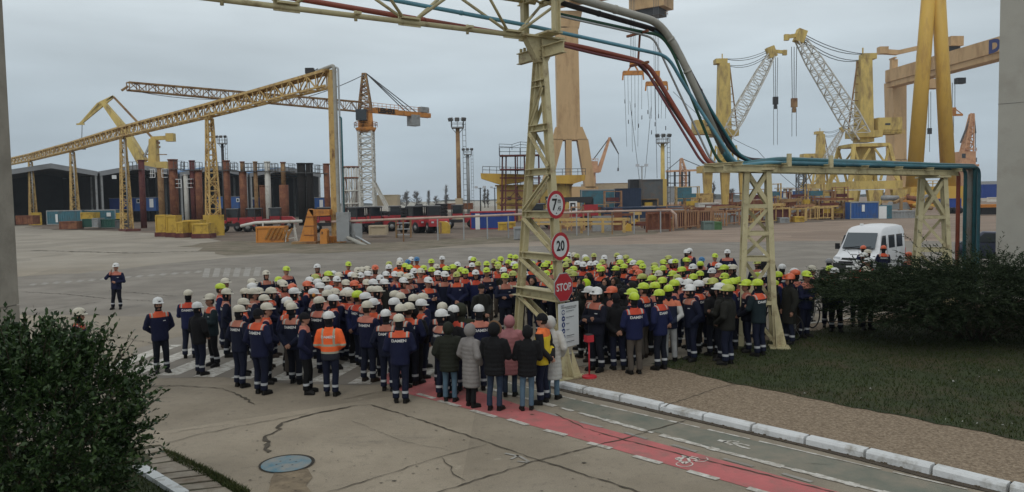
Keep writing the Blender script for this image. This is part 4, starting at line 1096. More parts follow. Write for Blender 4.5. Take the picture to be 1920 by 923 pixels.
RT = [(268, 302, 11, 'maroon', 'maroon tube nearest the yellow boom crane', dict(plat=(-1,))), (303, 317, 11, 'rusttan', 'rust tan tube with white railing cages on both sides', dict(plat=False, cage=333)),
 (327, 301, 16, 'rust', 'thick rust red tube with a railing on its right', dict(plat=(1,))), (350, 329, 8.5, 'whitepaint', 'short white tube between the rust red and dark maroon tubes', dict(plat=False, cage=352)),
 (363, 303, 10, 'maroon', 'dark maroon tube with railings on both sides', dict()), (374, 322, 13, 'rust', 'rust brown tube pressed against the dark maroon tube', dict(plat=False)),
 (427, 303, 12, 'rust', 'rust red tube with railings under the slender light mast', dict()), (457, 305, 13.5, 'rust', 'rust red tube with a narrow yellowish neck', dict(split=322, topw=8, topmat='rusttan')),
 (481, 305, 7.5, 'rusttan', 'thin rust tan tube left of the white tube', dict()), (493, 350, 11, 'rust', 'low rusty tube behind the thin rust tan tube', dict(plat=False, Y=156)),
 (503.5, 305, 10.5, 'whitepaint', 'tall white tube with rust spots', dict()), (533, 306, 17, 'rust', 'rusty tube with a tan neck left of the black tubes', dict(split=347, topw=9, topmat='rusttan')),
 (567, 308, 15, 'soot', 'left one of the two black tubes', dict(plat=(-1,))), (582, 308, 13, 'soot', 'right one of the two black tubes', dict(plat=(1,))), (614, 309, 11, 'rust', 'rusty tube close behind the gantry end post', dict(plat=(-1,)))]
for px, pt, w, mt_, lb, k in RT:
    if 'topmat' in k: k['topmat'] = M[k['topmat']]
    tubecol(px, pt, w, M[mt_], lb, **k)
# round cage tower, white and rusty
b = GP(658, 150); h = HZ(658, 312, 150); t = thing('cage_tower', 'round white and rusty cage tower with a ring platform', 'tower', tuple(b)); r = 1.35
for k in range(8):
    a = k * .785; m_ = MB(); o = Vector((r * math.cos(a), r * math.sin(a), 0)); m_.tube([b + o * (1.0) + Vz * 3, b + o + Vz * h], .16, 8); m_.build('post', M['whitepaint'], t)
for f, rr in ((.36, 1.05), (.58, 1.05), (.8, 1.1), (.985, 1.18)):
    m_ = MB(); z = h * f; n = 20; pts = [b + Vector((r * rr * math.cos(6.2832 * j / n), r * rr * math.sin(6.2832 * j / n), z)) for j in range(n + 1)]; m_.tube(pts, .17, 6, cap=False); m_.build('ring', M['rust'] if f > .7 else M['whitepaint'], t)
for k in range(10):
    m_ = MB(); a = k * .628; o = lambda q: Vector((r * math.cos(q), r * math.sin(q), 0)); m_.beam(b + o(a) + Vz * (h * .36), b + o(a + .7) + Vz * (h * .8), .1); m_.build('brace', M['whitepaint'] if k % 3 else M['rust'], t)
m_ = MB(); m_.lattice(b, b + Vz * 3.2, 2.6, nb=2, r=.25); m_.build('base', M['maroon'], t)

# ---------------------------------------------------------------- tower crane
Yc = 190; b = GP(690, Yc); t = thing('tower_crane', 'white and orange tower crane with a long lattice jib to the left', 'tower crane', tuple(b))
zs = HZ(690, 247, Yc); zj = HZ(690, 206, Yc)
m_ = MB(); m_.lattice(b + Vz * HZ(690, 377, Yc), b + Vz * zs, 3.3, nb=12, r=.36, rd=.2); m_.build('mast', M['whitepaint'], t)
m_ = MB()
for s_ in (-1, 1):
    for y in (-1.6, 1.6):
        m_.beam(b + Vector((s_ * 6.2, y, 0)), b + Vector((s_ * 1.6, y, 5.2 + 4)), .5); m_.beam(b + Vector((s_ * 1.7, y, 0)), b + Vector((s_ * 1.65, y, 8)), .5)
m_.box((b.x, b.y, .6), (14, 5, 1.2)); m_.build('undercarriage', M['whitepaint'], t)
m_ = MB(); m_.rings([(b.x, b.y, zs, 2.2, 2.2), (b.x, b.y, zs + .9, 2.6, 2.6), (b.x, b.y, zs + 1.0, 1.9, 1.9), (b.x, b.y, zj - .8, 1.7, 1.7)], 16); m_.rail([b + Vector((2.8 * math.cos(k * .785), 2.8 * math.sin(k * .785), zs + 1.0)) for k in range(9)], 1.2, .12, step=2); m_.build('slewing_ring', M['orange'], t)
m_ = MB(); m_.box((b.x - .4, b.y - 2.4, (zs + zj) / 2 + 1.1), (2.6, 2.2, 2.6)); m_.build('cab', M['glass'], t)
tip = A(240, 160, 148); tip.z = zj + .2; root = b + Vz * (zj + .6); ed = U(root, tip)
ap = A(687, 138, Yc); m_ = MB(); m_.lattice(b + Vz * (zj - .3), Vector((b.x, b.y, ap.z)), 3.0, .8, nb=9, r=.32, rd=.2); m_.build('apex_tower', M['rusttan'], t)
m_ = MB(); m_.lattice(root + ed * 1.5, tip, 1.7, 1.3, h0=2.3, h1=1.5, nb=30, r=.22, rd=.13); m_.beam(tip + Vz * 0, tip + ed * 1.2 - Vz * .9, .4); m_.build('jib', M['rusttan'], t)
cend = A(809, 218, Yc * 190 / 179); cend = b - ed * 21 + Vz * zj; cr0 = b + Vz * zj
m_ = MB(); m_.beam(cr0, cend, 1.4, 1.15); m_.rail([cr0 + Vz * .6, cend + Vz * .6], 1.3, .1, step=1.3)
m_.build('counter_jib', M['orange'], t)
ce = -ed; cn = Vector((ce.y, -ce.x, 0)); cn = cn if cn.y < 0 else -cn
m_ = MB(); c = cr0 + ce * 6.0 + cn * .72; m_.box(tuple(c - cn * .0), (7.4, .06, 1.5), math.atan2(ce.y, ce.x), 0); m_.text('LIEBHERR', 1.7, c + cn * .12, ce, Vz, .0, 1, bold=.05, sx=.75); m_.build('name_plate', [M['orange'], M['black']], t)
m_ = MB(); c = cr0 + ce * 15.5; m_.box(tuple(c + Vz * -1.6), (2.8, 2.0, 2.8), math.atan2(ce.y, ce.x)); m_.build('counterweight', M['grey'], t)
m_ = MB(); c = cr0 + ce * 19.0; m_.box(tuple(c + Vz * 1.4), (2.6, 1.4, 1.4), math.atan2(ce.y, ce.x)); m_.build('winch_house', M['grey'], t)
def rope(m_, a, b_, sag=0.0, r=.05, n=1):
    a = Vector(a); b_ = Vector(b_); n = max(n, 8 if sag else 1)
    pts = [a.lerp(b_, i / n) - Vz * (sag * 4 * (i / n) * (1 - i / n)) for i in range(n + 1)]
    for p, q in zip(pts[:-1], pts[1:]): m_.beam(p, q, r * 2)
for o in (-.7, 0, .7):
    m_ = MB(); rope(m_, ap, cr0 + ce * (13.5 if o else 16.5) + cn * o + Vz * .6, 0, .09); m_.build('pendant_rope', M['cable'], t)
m_ = MB(); rope(m_, ap, root + ed * 16 + Vz * 1.2, 0.4, .08); m_.build('pendant_rope', M['cable'], t)
m_ = MB(); rope(m_, root + ed * 34 - Vz * .8, tip - Vz * .6, .8, .05); m_.build('trolley_rope', M['cable'], t)

# ---------------------------------------------------------------- yellow boom crane on the left
Y = 250; b = GP(290, Y); t = thing('boom_crane', 'yellow level luffing boom crane with a folded jib above the left shed', 'crane', tuple(b))
PX = lambda x, y, d=0: A(x, y, Y + d)
m_ = MB(); m_.beam(b, PX(289, 318), 3.4, 3.4); m_.beam(PX(289, 318), PX(288, 261), 3.2, 2.6, w1=2.2, h1=2.2); m_.box(tuple(PX(292, 311)), (9, 4, 2.4)); m_.build('column', M['yellow'], t)
m_ = MB(); m_.beam(PX(268, 304), PX(228, 236), 3.4, 2.6, w1=2.6, h1=2.2); m_.beam(PX(228, 236), PX(192, 190), 2.4, 2.0, w1=1.2, h1=1.2); m_.build('boom', M['paleyellow'], t)
m_ = MB(); m_.beam(PX(213, 181), PX(150, 233), .7, .7); m_.beam(PX(192, 191), PX(150, 233), .6, .6); m_.beam(PX(213, 181), PX(186, 194), .7); m_.beam(PX(186, 194), PX(150, 233), 1.6, .5, w1=.5)
for k in range(1, 6): m_.beam(PX(213 - k * 10, 181 + k * 8.4), PX(191 - k * 7, 193 + k * 6.5), .35)
m_.box(tuple(PX(151, 233)), (2.4, .6, .5)); m_.build('jib', M['paleyellow'], t)
m_ = MB(); m_.beam(PX(213, 182), PX(286, 259), .6); m_.build('tie_rod', M['rusttan'], t)
m_ = MB(); m_.beam(PX(267, 303), PX(286, 259), .55); m_.build('strut', M['galv'], t)
m_ = MB(); m_.beam(PX(284, 260), PX(323, 258), 1.4, 1.2); m_.box(tuple(PX(320, 258)), (2.4, 2.2, 2.6)); m_.build('counter_arm', M['yellow'], t)
m_ = MB(); m_.beam(PX(290, 267), PX(299, 268), .8); m_.beam(PX(290, 275), PX(300, 276), .7); m_.beam(PX(268, 290), PX(313, 290), .3); m_.build('gallery', M['rusttan'], t)
m_ = MB(); q = PX(154, 235); rope(m_, q, PX(153, 272), 0, .08); m_.box(tuple(PX(156, 276)), (1.2, .8, 1.6)); m_.build('hook', M['cable'], t)

# ---------------------------------------------------------------- harbour cranes
def harbour(px, Y, label, ptop, pfoot, headpx, headpy, hgt_boomfoot, flip, legs=True, sc=1.0, mat=M['paleyellow'], pbase=None, hook=None, cabin=None, ladder=True, colw=4.6, truss_mast=False):
    b = GP(px, Y); t = thing('harbour_crane', label, 'harbour crane', tuple(b))
    zt = HZ(px, ptop, Y); zb = HZ(px, hgt_boomfoot, Y); zf = HZ(px, pfoot, Y)
    m_ = MB(); m_.beam(b + Vz * (zf + 1), b + Vz * zt, colw, colw * .9, w1=colw * .72, h1=colw * .7)
    m_.box((b.x + 1.0 * flip, b.y, zt + .7), (colw * .8, colw * .75, 1.5)); m_.beam(b + Vector((-.4, 0, zt)), b + Vector((-.4, 0, zt + 3.2)), .3); m_.box((b.x, b.y, zb + .5), (colw * 1.7, colw * 1.5, 1.8)); m_.build('column', mat, t)
    if ladder:
        m_ = MB(); s_ = -flip
        m_.beam(b + Vector((s_ * colw * .95, 0, zb + 2)), b + Vector((s_ * colw * .42, 0, zt - .5)), .35)
        n = 8
        for k in range(n): z = zb + 2 + (zt - zb - 3) * (k + .5) / n; m_.beam(b + Vector((s_ * colw * .3, 0, z)), b + Vector((s_ * colw * (.95 - .5 * (k + .5) / n), 0, z)), .22)
        m_.build('ladder', M['rusttan'], t)
    hd = A(headpx, headpy, Y - 4); bf = b + Vector((flip * -1.0 * 0, -2.5, zb + 1)); bf = A(px + (6 if headpx > px else -3), hgt_boomfoot, Y - 3)
    m_ = MB(); m_.lattice(bf, bf.lerp(hd, .22), 3.6 * sc, 4.2 * sc, nb=3, r=.34, rd=.18); m_.lattice(bf.lerp(hd, .22), bf.lerp(hd, .78), 4.2 * sc, 3.2 * sc, nb=9, r=.3, rd=.16); m_.lattice(bf.lerp(hd, .78), hd, 3.2 * sc, 2.0 * sc, nb=4, r=.3, rd=.16); m_.build('boom', M['whitepaint'] if mat is not M['pink'] else mat, t)
    hv = U(b, hd); m_ = MB(); m_.box(tuple(hd + Vz * .8), (2.4 * sc, 2.4 * sc, 3.4 * sc), rot=Matrix.Rotation(.35 * flip, 3, 'Y')); m_.beam(hd + Vz * 1.2, hd + hv * 4.2 * sc + Vz * .5, .8 * sc, 1.0 * sc); m_.box(tuple(hd + hv * 4 * sc + Vz * .4), (1.2, 1.0, 1.6)); m_.build('boom_head', mat, t)
    for k in range(4):
        m_ = MB(); rope(m_, b + Vector((.8 * flip * -1, -1 + .7 * k, zt + 1.4 - (1.5 if k > 1 else 0))), hd + Vz * (2 - .5 * k), 1.1 + .4 * k, .08); m_.build('luffing_rope', M['cable'], t)
    m_ = MB(); c = b + Vector((-flip * -1 * 0, 0, 0)); sx = -1 if headpx > px else 1
    m_.box((b.x + sx * colw * 1.35, b.y, zb + 2.6), (colw * 1.5, colw * 1.3, 4.4)); m_.rail([Vector((b.x + sx * colw * .6, b.y - colw * .7, zb + .3)), Vector((b.x + sx * colw * 2.2, b.y - colw * .7, zb + .3))], 1.2, .12)
    m_.box((b.x + sx * colw * 1.2, b.y - colw * .66, zb + 3.0), (1.4, .08, .5), 0, 1)
    m_.build('machinery_house', [mat, M['glass']], t)
    if legs:
        wp = colw * 1.5; zp = HZ(px, pbase, Y)
        for x in (-1, 1):
            for y in (-1, 1):
                m_ = MB(); m_.beam(b + Vector((x * wp, y * wp, zp)), b + Vector((x * wp * .72, y * wp * .72, zf)), .9, .9); m_.beam(b + Vector((x * wp * .95, y * wp, zp + 1)), b + Vector((x * wp * .1, y * wp * .8, zf - (zf - zp) * .1)), .5); m_.beam(b + Vector((x * wp * .3, y * wp * .9, zp + 1)), b + Vector((x * wp * .74, y * wp * .74, zf - .5)), .5); m_.build('portal_brace', M['paleyellow'], t)
        m_ = MB(); m_.box((b.x, b.y, zf), (wp * 1.5, wp * 1.5, .9)); m_.box((b.x, b.y, (zf + zp) / 2), (colw * .75, colw * .9, zf - zp)); m_.build('portal_head', mat, t)
        m_ = MB()
        for y in (-1, 1): m_.box((b.x, b.y + y * wp, zp - .3), (wp * 2.2, 1.6, 2.2))
        for x in (-1, 1): m_.box((b.x + x * wp, b.y, zp - .3), (1.6, wp * 1.8, 2.0))
        for x in (-1, 0, 1):
            for y in (-1, 1): m_.prism([b + Vector((x * wp - 2.0, y * wp - .8, zp - 1.6)), b + Vector((x * wp + 2.0, y * wp - .8, zp - 1.6)), b + Vector((x * wp + 1.2, y * wp - .8, .6)), b + Vector((x * wp - 1.2, y * wp - .8, .6))], (0, 1.6, 0))
        m_.build('portal_base', mat, t)
        for x in (-1, 0, 1):
            for y in (-1, 1): m_ = MB(); m_.box((b.x + x * wp, b.y + y * wp, .7), (3.4, 1.0, 1.4)); m_.build('bogie', M['darkgrey'], t)
    if hook:
        hx, y0, y1, y2 = hook; q = A(hx, y0, Y - 4)
        for o in (-.7, 0, .7): m_ = MB(); rope(m_, A(hx, y0, Y - 4) + Vector((o, 0, 0)), A(hx, y1, Y - 4) + Vector((o * .7, 0, 0)), 0, .07); m_.build('hoist_rope', M['cable'], t)
        m_ = MB(); c = A(hx, y1 + 3, Y - 4); m_.box(tuple(c), (1.5, 1.0, 2.4)); m_.box(tuple(c - Vz * 1.8), (.8, .6, 1.6)); m_.build('hook_block', M['dark'] if flip < 0 else M['rusttan'], t)
        for o in (-.6, .6): m_ = MB(); rope(m_, c + Vector((o, 0, -1.5)), A(hx, y2, Y - 4) + Vector((o, 0, 0)), 0, .055); m_.build('sling', M['cable'], t)
    return t
harbour(1618, 215, 'large pale yellow harbour crane with its lattice boom leaning left', 112, 274, 1500, 74, 256, 1, pbase=346, hook=(1489, 88, 190, 256), colw=4.4)
harbour(1357, 250, 'pale yellow harbour crane with its lattice boom leaning right', 120, 272, 1446, 103, 254, -1, legs=False, hook=(1454, 108, 186, 272), colw=4.6)
harbour(1538, 400, 'distant harbour crane with a thin boom between the two larger cranes', 252, 316, 1579, 246, 306, -1, pbase=349, colw=4.6, sc=.8)
# portal under the crane with the right-leaning boom: broad plate legs
Y = 250; b = GP(1355, Y); t = thing('crane_portal', 'broad yellow plate portal under the crane with the right leaning boom', 'portal', tuple(b))
zt = HZ(1355, 317, Y); zb = HZ(1355, 322, Y)
m_ = MB(); m_.box((b.x + 2, b.y, zt), (18, 12, 2.2)); m_.build('deck', M['yellow'], t)
for x, y in ((-5.9, -5), (-.4, -5), (-3.6, 5), (2.2, 5), (5.4, -5), (8.0, 4)):
    m_ = MB(); m_.prism([b + Vector((x - .8, y, 0)), b + Vector((x + .8, y, 0)), b + Vector((x + 1.5, y, zt)), b + Vector((x - 1.5, y, zt))], (0, 1.2, 0)); m_.build('leg', M['yellow'], t)
m_ = MB(); q = zt + 1
for x in (-3.5, 4.5):
    for y in (-3, 3): m_.beam(b + Vector((x, y, q)), b + Vector((x * .8, y * .8, HZ(1355, 274, Y))), .5)
m_.beam(b + Vector((-3.5, -3, q)), b + Vector((3.6, -2.4, q + 6)), .4); m_.beam(b + Vector((4.5, -3, q)), b + Vector((-2.8, -2.4, q + 6)), .4); m_.box((b.x + .4, b.y, (q + HZ(1355, 274, Y)) / 2), (3.4, 3.4, HZ(1355, 274, Y) - q)); m_.build('turret', M['paleyellow'], t)

# ---------------------------------------------------------------- goliath gantry crane spanning over the yard
Y1, Y2 = 300, 230
b1 = GP(1068, Y1); top1 = HZ(1065, 8, Y1)
t = thing('goliath_crane', 'giant tan gantry crane with a wide fixed leg and a golden A-frame leg', 'gantry crane', tuple(b1))
gd = U(b1, GP(1752, Y2)); gn = Vector((gd.y, -gd.x, 0)); gn = gn if gn.y < 0 else -gn
m_ = MB()
sec = lambda px0, px1, py: (A(px0, py, Y1), A(px1, py, Y1))
def slab(m_, p0, p1, q0, q1, th, mi=0): m_.prism([p0, p1, q1, q0], Vector((0, th, 0)), mi)
a0, a1 = sec(1042, 1084, 50); c0_, c1_ = sec(1046, 1088, 238); slab(m_, a0, a1, c0_, c1_, 9)
a2, a3 = sec(1042, 1092, 238); d0, d1 = sec(1036, 1102, 262)
m_.prism([a2, a3, d1, d0], (0, 9, 0)); m_.build('fixed_leg', M['tan'], t)
for u0, u1, v0, v1 in ((1036, 1056, 1014, 1034), (1061, 1072, 1062, 1073), (1083, 1103, 1098, 1117)):
    m_ = MB(); p0, p1 = sec(u0, u1, 261); q0, q1 = sec(v0, v1, 352); q0 = Vector((q0.x, q0.y, 0)) if False else q0; m_.prism([p0, p1, q1, q0], (0, 7, 0)); m_.build('leg_strut', M['tan'], t)
m_ = MB(); p0, p1 = sec(1010, 1122, 350); m_.prism([p0, p1, Vector((p1.x, p1.y, .5)), Vector((p0.x, p0.y, .5))], (0, 8, 0)); m_.build('end_carriage', M['tan'], t)
m_ = MB(); p0, p1 = sec(1036, 1092, 20); q0, q1 = sec(1042, 1086, 52); m_.prism([p0, p1, q1, q0], (0, 10, 0)); m_.build('leg_head', M['tan'], t)
m_ = MB(); g0 = Vector((b1.x - gd.x * 6, b1.y + 4, top1 + 4.5)); g1 = Vector((b1.x, b1.y + 4, top1 + 4.5)) + gd * 150
m_.beam(g0, g1, 7, 9); m_.build('girder', M['tan'], t)
m_ = MB(); c = A(1221, 8, 286); m_.box(tuple(c + Vz * 2), (13.5, 9, 8.5), math.atan2(gd.y, gd.x)); m_.box(tuple(c - Vz * 3.4), (9, 7, 2.6), math.atan2(gd.y, gd.x), 1); m_.rail([A(1240, 31, 285), A(1252, 29, 285)], 1.4, .15); m_.build('lower_trolley', [M['tan'], M['dark']], t)
for x0, x1, y1, x2, y2 in ((1732, 1757, -110, 1703, 322), (1745, 1772, -110, 1763, 322)):
    pass
for (xt, xb, wt_, wb_) in ((1749, 1713, 23, 28), (1754.5, 1779, 23, 26)):
    m_ = MB(); p = A(xt, -110, Y2); q = A(xb, 352, Y2); m_.tube([q, p], [wb_ * Y2 / FPX / 2, wt_ * Y2 / FPX / 2], 16); m_.build('a_frame_leg', M['golden'], t)
m_ = MB(); p, q = A(1700, 352, Y2), A(1800, 352, Y2); m_.box(((p.x + q.x) / 2, Y2, (p.z + .2) / 2), (q.x - p.x, 5, p.z + .2)); m_.rail([A(1728, 349, Y2 - 3), A(1770, 349, Y2 - 3)], 1.5, .2); m_.build('end_carriage', M['golden'], t)
# hanging spreader beams
for (px, pt, hw, pe_, labels) in ((1187, 128, 18, 275, 'spreader beam with slings, left one under the giant tan crane'), (1231, 148, 19, 215, 'spreader beam with slings partly behind the sloping red pipe')):
    Y = 270; c = A(px, pt + 9, Y); s = thing('spreader_beam', labels, 'spreader beam', tuple(c))
    m_ = MB(); hwm = hw * Y / FPX; m_.box(tuple(c), (2 * hwm, 1, 1.5)); 
    for k in (-1, 1): m_.beam(c + Vector((k * hwm * .5, 0, .8)), c + Vector((0, 0, 3.6)), .5); m_.beam(c + Vector((k * hwm, 0, .5)), c + Vector((k * hwm * 1.08, 0, -2.4)), .5)
    m_.box(tuple(c + Vz * 3.4), (2.2, 1.2, 1.8)); m_.build('beam', M['orange'], s)
    for k in (-.8, -.3, .3, .8): m_ = MB(); rope(m_, c + Vector((k, 0, 4)), Vector((c.x + k, c.y, top1 + 1)), 0, .06); m_.build('hoist_rope', M['cable'], s)
    for k in range(6):
        x = (-.9 + k * .36) * hwm; m_ = MB(); e_ = A(px, (pe_, pe_ - 60, pe_ + 10, pe_ - 30, pe_, pe_ - 70)[k], Y); lo = min(e_.z, c.z - 12)
        rope(m_, c + Vector((x, 0, -.7)), Vector((c.x + x * (.95 if k % 2 else .8), c.y, lo)), 0, .055); jz = 9 + (k * 5 % 7) * 1.4; m_.tube([c + Vector((x * .97, 0, -jz)), c + Vector((x * .96, 0, -jz - 1.4))], .16, 6); m_.build('sling', M['cable'], s)
m_ = MB(); c = A(1190, 185, 275)
Y = 270
for (x0, y0, x1, y1) in ((1181, 250, 1199, 338), (1221, 260, 1209, 335), (1228, 200, 1232, 335)):
    m_ = MB(); rope(m_, A(x0, y0 - 60, Y), A(x1, y1, Y), 0, .07); tag(m_.build('steel_rope', M['cable'], org=tuple(A(x1, y1, Y))), {1199: 'steel rope hanging down left of the twin lamp post', 1209: 'steel rope slanting down just right of the twin lamp post', 1232: 'steel rope hanging down left of the pale light mast'}[x1], 'rope', 'ropes hanging under the giant crane')

# ---------------------------------------------------------------- second gantry crane, girder with a blue letter
Y3 = 340; b3 = GP(1688, Y3); t = thing('gantry_crane', 'tan gantry crane with a blue letter on its girder and a crane on top', 'gantry crane', tuple(b3))
S3 = lambda x, y, d=0: A(x, y, Y3 + d)
m_ = MB(); m_.prism([S3(1674, 152), S3(1700, 150), S3(1700, 300), S3(1678, 300)], (0, 8, 0)); m_.build('leg', M['tan'], t)
for u0, u1, v0, v1 in ((1678, 1689, 1671, 1682), (1690, 1701, 1693, 1704)):
    m_ = MB(); m_.prism([S3(u0, 299), S3(u1, 299), S3(v1, 366), S3(v0, 366)], (0, 6, 0)); m_.build('leg_strut', M['tan'], t)
m_ = MB(); m_.box(tuple(Vector((S3(1687, 370).x, Y3 + 3, 1.6))), (9.5, 8, 3.2)); m_.build('end_carriage', M['tan'], t)
p = S3(1672, 147); zg = HZ(1672, 147, Y3); q = A(1920, 118, 262); q.z = zg; gd3 = U(p, q); gn3 = Vector((gd3.y, -gd3.x, 0)); gn3 = gn3 if gn3.y < 0 else -gn3
m_ = MB(); pa, pb = Vector((p.x, p.y, zg)), Vector((p.x, p.y, zg)) + gd3 * 105
m_.beam(pa + Vz * .7, pb + Vz * .7, 6, 5.2); m_.beam(pa + Vz * -3.0, pb - Vz * 3.0, 5, 2.2); m_.build('girder', M['tan'], t)
m_ = MB(); k0 = None
best = min(range(200), key=lambda k: abs(pix(pa + gd3 * k * .5)[0] - 1877)); c = pa + gd3 * best * .5
m_.text('DAMEN', 6.0, c + gn3 * 3.03 + Vz * .3 - gd3 * 2.0, gd3, Vz, .0, 0, align='LEFT', bold=.06, sx=1.35); m_.build('lettering', pmat('blue letter paint', (.02, .035, .16), .6), t)
m_ = MB(); m_.beam(S3(1675, 148), S3(1676, 112), 2.4); m_.beam(S3(1672, 110), S3(1676, 110), 5, .6); m_.beam(S3(1650, 97), S3(1682, 99), 2.2, 2.0); m_.beam(S3(1682, 99), S3(1740, 86), 1.6, 1.8); m_.box(tuple(S3(1655, 95)), (3.8, 3, 3)); m_.build('top_crane', M['tan'], t)
m_ = MB(); bt_k = min(range(200), key=lambda k: abs(pix(pa + gd3 * k * .5)[0] - 1783)); c = pa + gd3 * bt_k * .5 + Vz * 7.2; m_.box(tuple(c), (7.5, 5, 3.6), math.atan2(gd3.y, gd3.x)); m_.box(tuple(c - Vz * 2.2), (5, 4, 2.4), math.atan2(gd3.y, gd3.x), 1); m_.build('trolley', [M['tan'], M['dark']], t)
m_ = MB(); c = A(1800, 152, 298); m_.box(tuple(c), (3.2, 2.4, 2.2)); m_.build('operator_cab', M['dark'], t)
m_ = MB(); m_.box(tuple(S3(1748, 158)), (5, 5, 4)); m_.build('lower_trolley', M['tan'], t)
for (x, y0, y1, y2, Yh, kk) in ((1743, 172, 243, 285, 330, 0), (1788, 155, 205, 250, 300, 1)):
    for o in (-.5, .5): m_ = MB(); rope(m_, A(x, y0, Yh) + Vector((o, 0, 0)), A(x, y1, Yh) + Vector((o, 0, 0)), 0, .08); m_.build('hoist_rope', M['cable'], t)
    m_ = MB(); c = A(x, y1 + 3, Yh); m_.box(tuple(c), (1.5, 1, 2.5))
    if kk: m_.box(tuple(c - Vz * 1.6), (7, .6, .8)); m_.beam(c - Vector((3.4, 0, 1.4)), c + Vz * 1.2, .3); m_.beam(c + Vector((3.4, 0, -1.4)), c + Vz * 1.2, .3)
    m_.build('hook_block', M['dark'] if not kk else M['orange'], t); m_ = MB(); rope(m_, c, A(x, y2, Yh), 0, .08); m_.build('sling', M['cable'], t)

# ---------------------------------------------------------------- small cranes far off
def jibcrane(px, Y, label, pts, cab, mat=M['pink'], base=None):
    b = GP(px, Y); t = thing('dock_crane', label, 'dock crane', tuple(b)); s_ = lambda p: A(p[0], p[1], Y)
    m_ = MB(); c = s_(cab); m_.beam(b, Vector((b.x, b.y, c.z - 2)), 5.2, 5, w1=3.6, h1=3.6); m_.box((b.x, b.y, c.z - 3.5), (8.5, 8, 1.0)); m_.build('pedestal', mat, t)
    m_ = MB(); m_.box((b.x, b.y, c.z), (6.5, 6, 6)); m_.box((b.x - 2.4, b.y - 2.8, c.z + 1), (1.6, 1, 2), 0, 1); m_.rail([Vector((b.x - 3.4, b.y - 3.2, c.z + 3)), Vector((b.x + 3.4, b.y - 3.2, c.z + 3))], 1.5, .2); m_.build('machinery_house', [mat, M['glass']], t)
    m_ = MB(); m_.beam(s_(pts[0]), s_(pts[1]), 3.2, 2.6, w1=1.4, h1=1.4); m_.build('boom', mat, t)
    m_ = MB(); m_.beam(s_(pts[1]), s_(pts[2]), 1.3, 1.3, w1=.6, h1=.6); m_.build('jib', mat if len(pts) > 5 else M['darkgrey'], t)
    m_ = MB(); m_.beam(s_(pts[3]), s_(pts[1]), .6); m_.build('tie_rod', M['darkgrey'], t)
    m_ = MB(); rope(m_, s_(pts[2]), s_(pts[4]), 0, .12); m_.box(tuple(s_(pts[4])), (.9, .9, 2)); m_.build('hoist_rope', M['cable'], t)
    return t
jibcrane(1111, 480, 'salmon dock crane with a thin raised boom right of the giant tan leg', [(1122, 322), (1143, 258), (1160, 289), (1112, 300), (1159, 318)], (1111, 312))
jibcrane(1808, 360, 'salmon dock crane leaning right beside the golden A-frame leg', [(1806, 300), (1823, 213), (1829, 250), (1801, 268), (1829, 300)], (1806, 297))
m_ = MB(); s_ = lambda x, y: A(x, y, 360); m_.lattice(s_(1812, 290), s_(1822, 215), 4.2, 1.4, nb=7, r=.5, rd=.3)
solo('lattice_boom', m_, M['pink'], 'salmon lattice boom on the right salmon dock crane', 'boom', org=tuple(s_(1812, 290)))
Y = 450; b = GP(1281, Y); t = thing('tower_crane', 'far small red tower crane low on the horizon right of the pale mast', 'tower crane', tuple(b))
m_ = MB(); m_.lattice(b, b + Vz * HZ(1281, 322, Y), 3.4, nb=9, r=.6, rd=.35); m_.build('mast', M['pink'], t)
m_ = MB(); m_.lattice(b + Vz * HZ(1281, 322, Y), Vector((b.x - 1, b.y, HZ(1281, 297, Y))), 3.4, 1, nb=4, r=.6, rd=.35); m_.build('apex_tower', M['pink'], t)
m_ = MB(); z = HZ(1281, 321, Y); m_.beam(Vector((b.x - 10, b.y, z)), Vector((b.x + 16, b.y, z + .5)), 1.2, 1.1); m_.beam(Vector((b.x + 16, b.y, z + .5)), A(1330, 319, Y), .7); m_.build('jib', M['pink'], t)
m_ = MB(); rope(m_, Vector((b.x - 1, b.y, HZ(1281, 297, Y))), Vector((b.x + 16, b.y, z)), 0, .2); rope(m_, Vector((b.x - 1, b.y, HZ(1281, 297, Y))), Vector((b.x - 10, b.y, z)), 0, .2); m_.build('pendant_rope', M['cable'], t)
m_ = MB(); bb = GP(1270, 320); 
for k in range(4): m_.beam(bb + Vector((k * 3.0 - 4, 0, 0)), bb + Vector((k * 3.0 - 4, 0, HZ(1270, 322, 320))), .7)
for z in (6, 10, 13): m_.beam(bb + Vector((-4, 0, z)), bb + Vector((5, 0, z)), .35)
solo('scaffold_tower', m_, M['dark'], 'dark scaffold frame in front of the far red tower crane', 'scaffold', org=tuple(bb))
m_ = MB(); bb = GP(1502, 210); m_.lattice(bb, bb + Vz * HZ(1502, 318, 210), 2.0, nb=8, r=.26, rd=.16); solo('lattice_mast', m_, M['darkgrey'], 'dark lattice mast right of the lawn tower, cut off by the pipes', 'mast', org=tuple(bb))
m_ = MB(); bb = GP(1471, 200); 
for x in (-1.7, 0, 1.7): m_.tube([bb + Vector((x, 0, 0)), bb + Vector((x, 0, HZ(1471, 353, 200)))], .35, 8)
m_.box(tuple(bb + Vz * HZ(1471, 353, 200)), (4.6, 2, .3)); m_.box(tuple(bb + Vz * 1), (4.6, 2, .3)); solo('pipe_stand', m_, M['whitepaint'], 'pale three legged stand left of the dark lattice mast', 'stand', org=tuple(bb))
m_ = MB(); rope(m_, A(1262, 172, 120), A(1420, 282, 120), 1.0, .03); rope(m_, A(1420, 282, 120), A(1494, 352, 120), .3, .03); solo('overhead_cable', m_, M['cable'], 'long thin cable sagging behind the sloping pipes to the right', 'cable', org=tuple(A(1420, 282, 120)))

